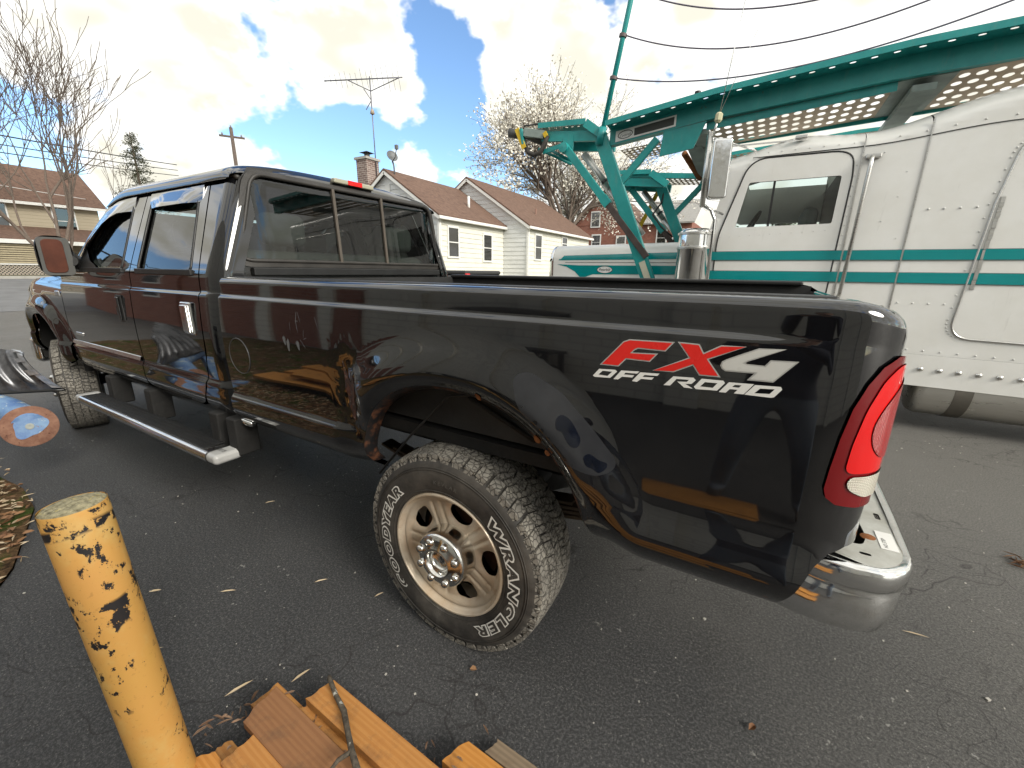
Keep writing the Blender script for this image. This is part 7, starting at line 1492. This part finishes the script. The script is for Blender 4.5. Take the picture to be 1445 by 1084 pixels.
for i, b in enumerate(np.linspace(0.02, 0.98, 12)): p0 = cov(0.0, b); p1 = cov(0.055, b); q_ = Vector((0.012, -0.012, 0.016)); v += [tuple(p0+q_*0.6), tuple(p1+q_*1.1)]
f = [(2*i, 2*i+1, 2*i+3, 2*i+2) for i in range(11)]; mfix(m.add(v, f).build('cover_edge_strip', SIL, mac))
for b0, b1 in ((0.30, 0.42), (0.62, 0.72), (0.9, 0.98)):
    m = MB(); q_ = Vector((0.014, -0.014, 0.02)); m.quad(*[tuple(cov(a, b)+q_) for a, b in ((0.0, b0), (0.09, b0), (0.09, b1), (0.0, b1))]); mfix(m.build('hinge_leaf', SIL, mac))
# ---- the photographer, standing behind the camera and mirrored in the bedside
per = thing('person', 'person in navy jacket and blue jeans mirrored in the black bedside', 'person', (1.02, -1.42, 0))
JEAN = simple('blue_jeans', (0.045, 0.060, 0.085), 0.85, var=0.3, nscale=9, bump=0.3, bscale=200); JACK = simple('navy_jacket', (0.012, 0.017, 0.036), 0.7, var=0.3); SKIN = simple('skin', (0.45, 0.27, 0.20), 0.55, var=0.06); HAIR = simple('dark_hair', (0.03, 0.022, 0.016), 0.6); BOOT = simple('brown_boot', (0.05, 0.035, 0.025), 0.6)
J = {'pel': (0, 0, 0.95, .15, .11), 'wa': (0, 0, 1.08, .15, .11), 'ch': (0, 0.02, 1.30, .18, .12), 'nk': (0, 0.0, 1.47, .065, .065), 'hd': (0, 0.03, 1.60, .085, .10), 'hdt': (0, 0.03, 1.72, .07, .085), 'ns': (0, 0.135, 1.605, .014, .018), 'eaL': (-.095, 0.02, 1.61, .022, .012), 'eaR': (.095, 0.02, 1.61, .022, .012),
     'hL': (-.10, 0, .90, .095, .095), 'kL': (-.16, 0.06, .50, .065, .07), 'aL': (-.20, 0.0, .10, .045, .05), 'tL': (-.22, 0.16, .04, .04, .035), 'hR': (.10, 0, .90, .095, .095), 'kR': (.17, 0.10, .50, .065, .07), 'aR': (.20, 0.03, .10, .045, .05), 'tR': (.22, 0.19, .04, .04, .035),
     'sL': (-.19, 0.01, 1.41, .07, .07), 'eL': (-.30, 0.06, 1.16, .05, .05), 'wL': (-.17, 0.27, 1.33, .034, .034), 'sR': (.19, 0.01, 1.41, .07, .07), 'eR': (.30, 0.06, 1.16, .05, .05), 'wR': (.02, 0.30, 1.36, .034, .034)}
E_ = [('pel', 'wa'), ('wa', 'ch'), ('ch', 'nk'), ('nk', 'hd'), ('hd', 'hdt'), ('hd', 'ns'), ('hd', 'eaL'), ('hd', 'eaR'), ('pel', 'hL'), ('hL', 'kL'), ('kL', 'aL'), ('aL', 'tL'), ('pel', 'hR'), ('hR', 'kR'), ('kR', 'aR'), ('aR', 'tR'), ('ch', 'sL'), ('sL', 'eL'), ('eL', 'wL'), ('ch', 'sR'), ('sR', 'eR'), ('eR', 'wR')]
def skin(name, joints, edges, mats, parent, root, sub=2):
    ks = list(joints); me = bpy.data.meshes.new(name); me.from_pydata([joints[k][:3] for k in ks], [(ks.index(a), ks.index(b)) for a, b in edges], []); o = bpy.data.objects.new(name, me); link(o, parent)
    sk_ = o.modifiers.new('skin', 'SKIN'); sk_.use_smooth_shade = True; s = o.modifiers.new('sub', 'SUBSURF'); s.levels = sub; s.render_levels = sub
    if not me.skin_vertices: me.attributes.new  # layer is created by the modifier through bmesh below
    bm = bmesh.new(); bm.from_mesh(me); ly = bm.verts.layers.skin.verify(); bm.verts.ensure_lookup_table()
    for i, k in enumerate(ks): bm.verts[i][ly].radius = joints[k][3:5]; bm.verts[i][ly].use_root = (k == root)
    bm.to_mesh(me); bm.free()
    for mt_ in mats: me.materials.append(mt_)
    return o
t = MT('clothed_body'); sz = t.N.new('ShaderNodeSeparateXYZ'); t.L.new(t.co(), sz.inputs[0]); z_ = sz.outputs[2]
c = t.mix(t.ramp(z_, 0.098, 0.10), (0.05, 0.035, 0.025), t.mix(t.noise(9, 4), (0.085, 0.105, 0.135), (0.14, 0.165, 0.20)))
zr = t.math('MULTIPLY', z_, 0.5); c = t.mix(t.ramp(zr, 0.472, 0.474), c, (0.012, 0.017, 0.036)); c = t.mix(t.ramp(zr, 0.745, 0.747), c, (0.45, 0.27, 0.20)); t.set(Base_Color=c, Roughness=0.8)
skin('body', J, E_, [t.m], per, 'pel')
m = MB(); m.lathe([(0.0, 0.135), (0.06, 0.125), (0.10, 0.085), (0.112, 0.03), (0.108, -0.01)], (0, 0.0, 1.65), (0, -0.15, 1), 20); m.build('hair', HAIR, per, True)
for ex in (-0.034, 0.034):
    m = MB(); m.lathe([(0.0, 0.010), (0.009, 0.006), (0.012, 0.0), (0.009, -0.006), (0.0, -0.010)], (ex, 0.112, 1.632), (0, 1, 0), 12); m.build('eye', simple('eye_white', (0.55, 0.52, 0.5), 0.3) if ex < 0 else bpy.data.materials['eye_white'], per, True)
m = MB(); m.tube([(-0.026, 0.108, 1.562), (0.0, 0.116, 1.558), (0.026, 0.108, 1.562)], [0.003, 0.006, 0.003], 8); m.build('mouth', simple('lips', (0.35, 0.12, 0.10), 0.5), per, True)
for sx_ in (-1, 1):
    b = Vector((-.17, 0.27, 1.33)) if sx_ < 0 else Vector((.02, 0.30, 1.36)); d = (Vector((-0.08, 0.42, 1.41))-b).normalized() if sx_ < 0 else Vector((-0.5, 0.6, 0.5)).normalized()
    hj = {'w': (*b, .030, .026), 'p': (*(b+d*0.06), .036, .018)}; he = [('w', 'p')]; sd = d.cross(Vector((0, 0, 1))).normalized()
    for k in range(4):
        q = b+d*0.10+sd*(k-1.5)*0.019; q2 = q+d*(0.03+0.008*(k in (1, 2)))+Vector((0, 0.008, -0.004)); q3 = q2+d*0.014+Vector((0, 0.012, -0.018)); hj['a%d' % k] = (*q, .0095, .0095); hj['b%d' % k] = (*q2, .0085, .0085); hj['c%d' % k] = (*q3, .0075, .0075); he += [('p', 'a%d' % k), ('a%d' % k, 'b%d' % k), ('b%d' % k, 'c%d' % k)]
    q = b+d*0.03+sd*sx_*0.035; hj['t0'] = (*q, .011, .011); hj['t1'] = (*(q+d*0.035+sd*sx_*0.012), .009, .009); he += [('w', 't0'), ('t0', 't1')]; skin('hand', hj, he, [SKIN], per, 'w', 1)
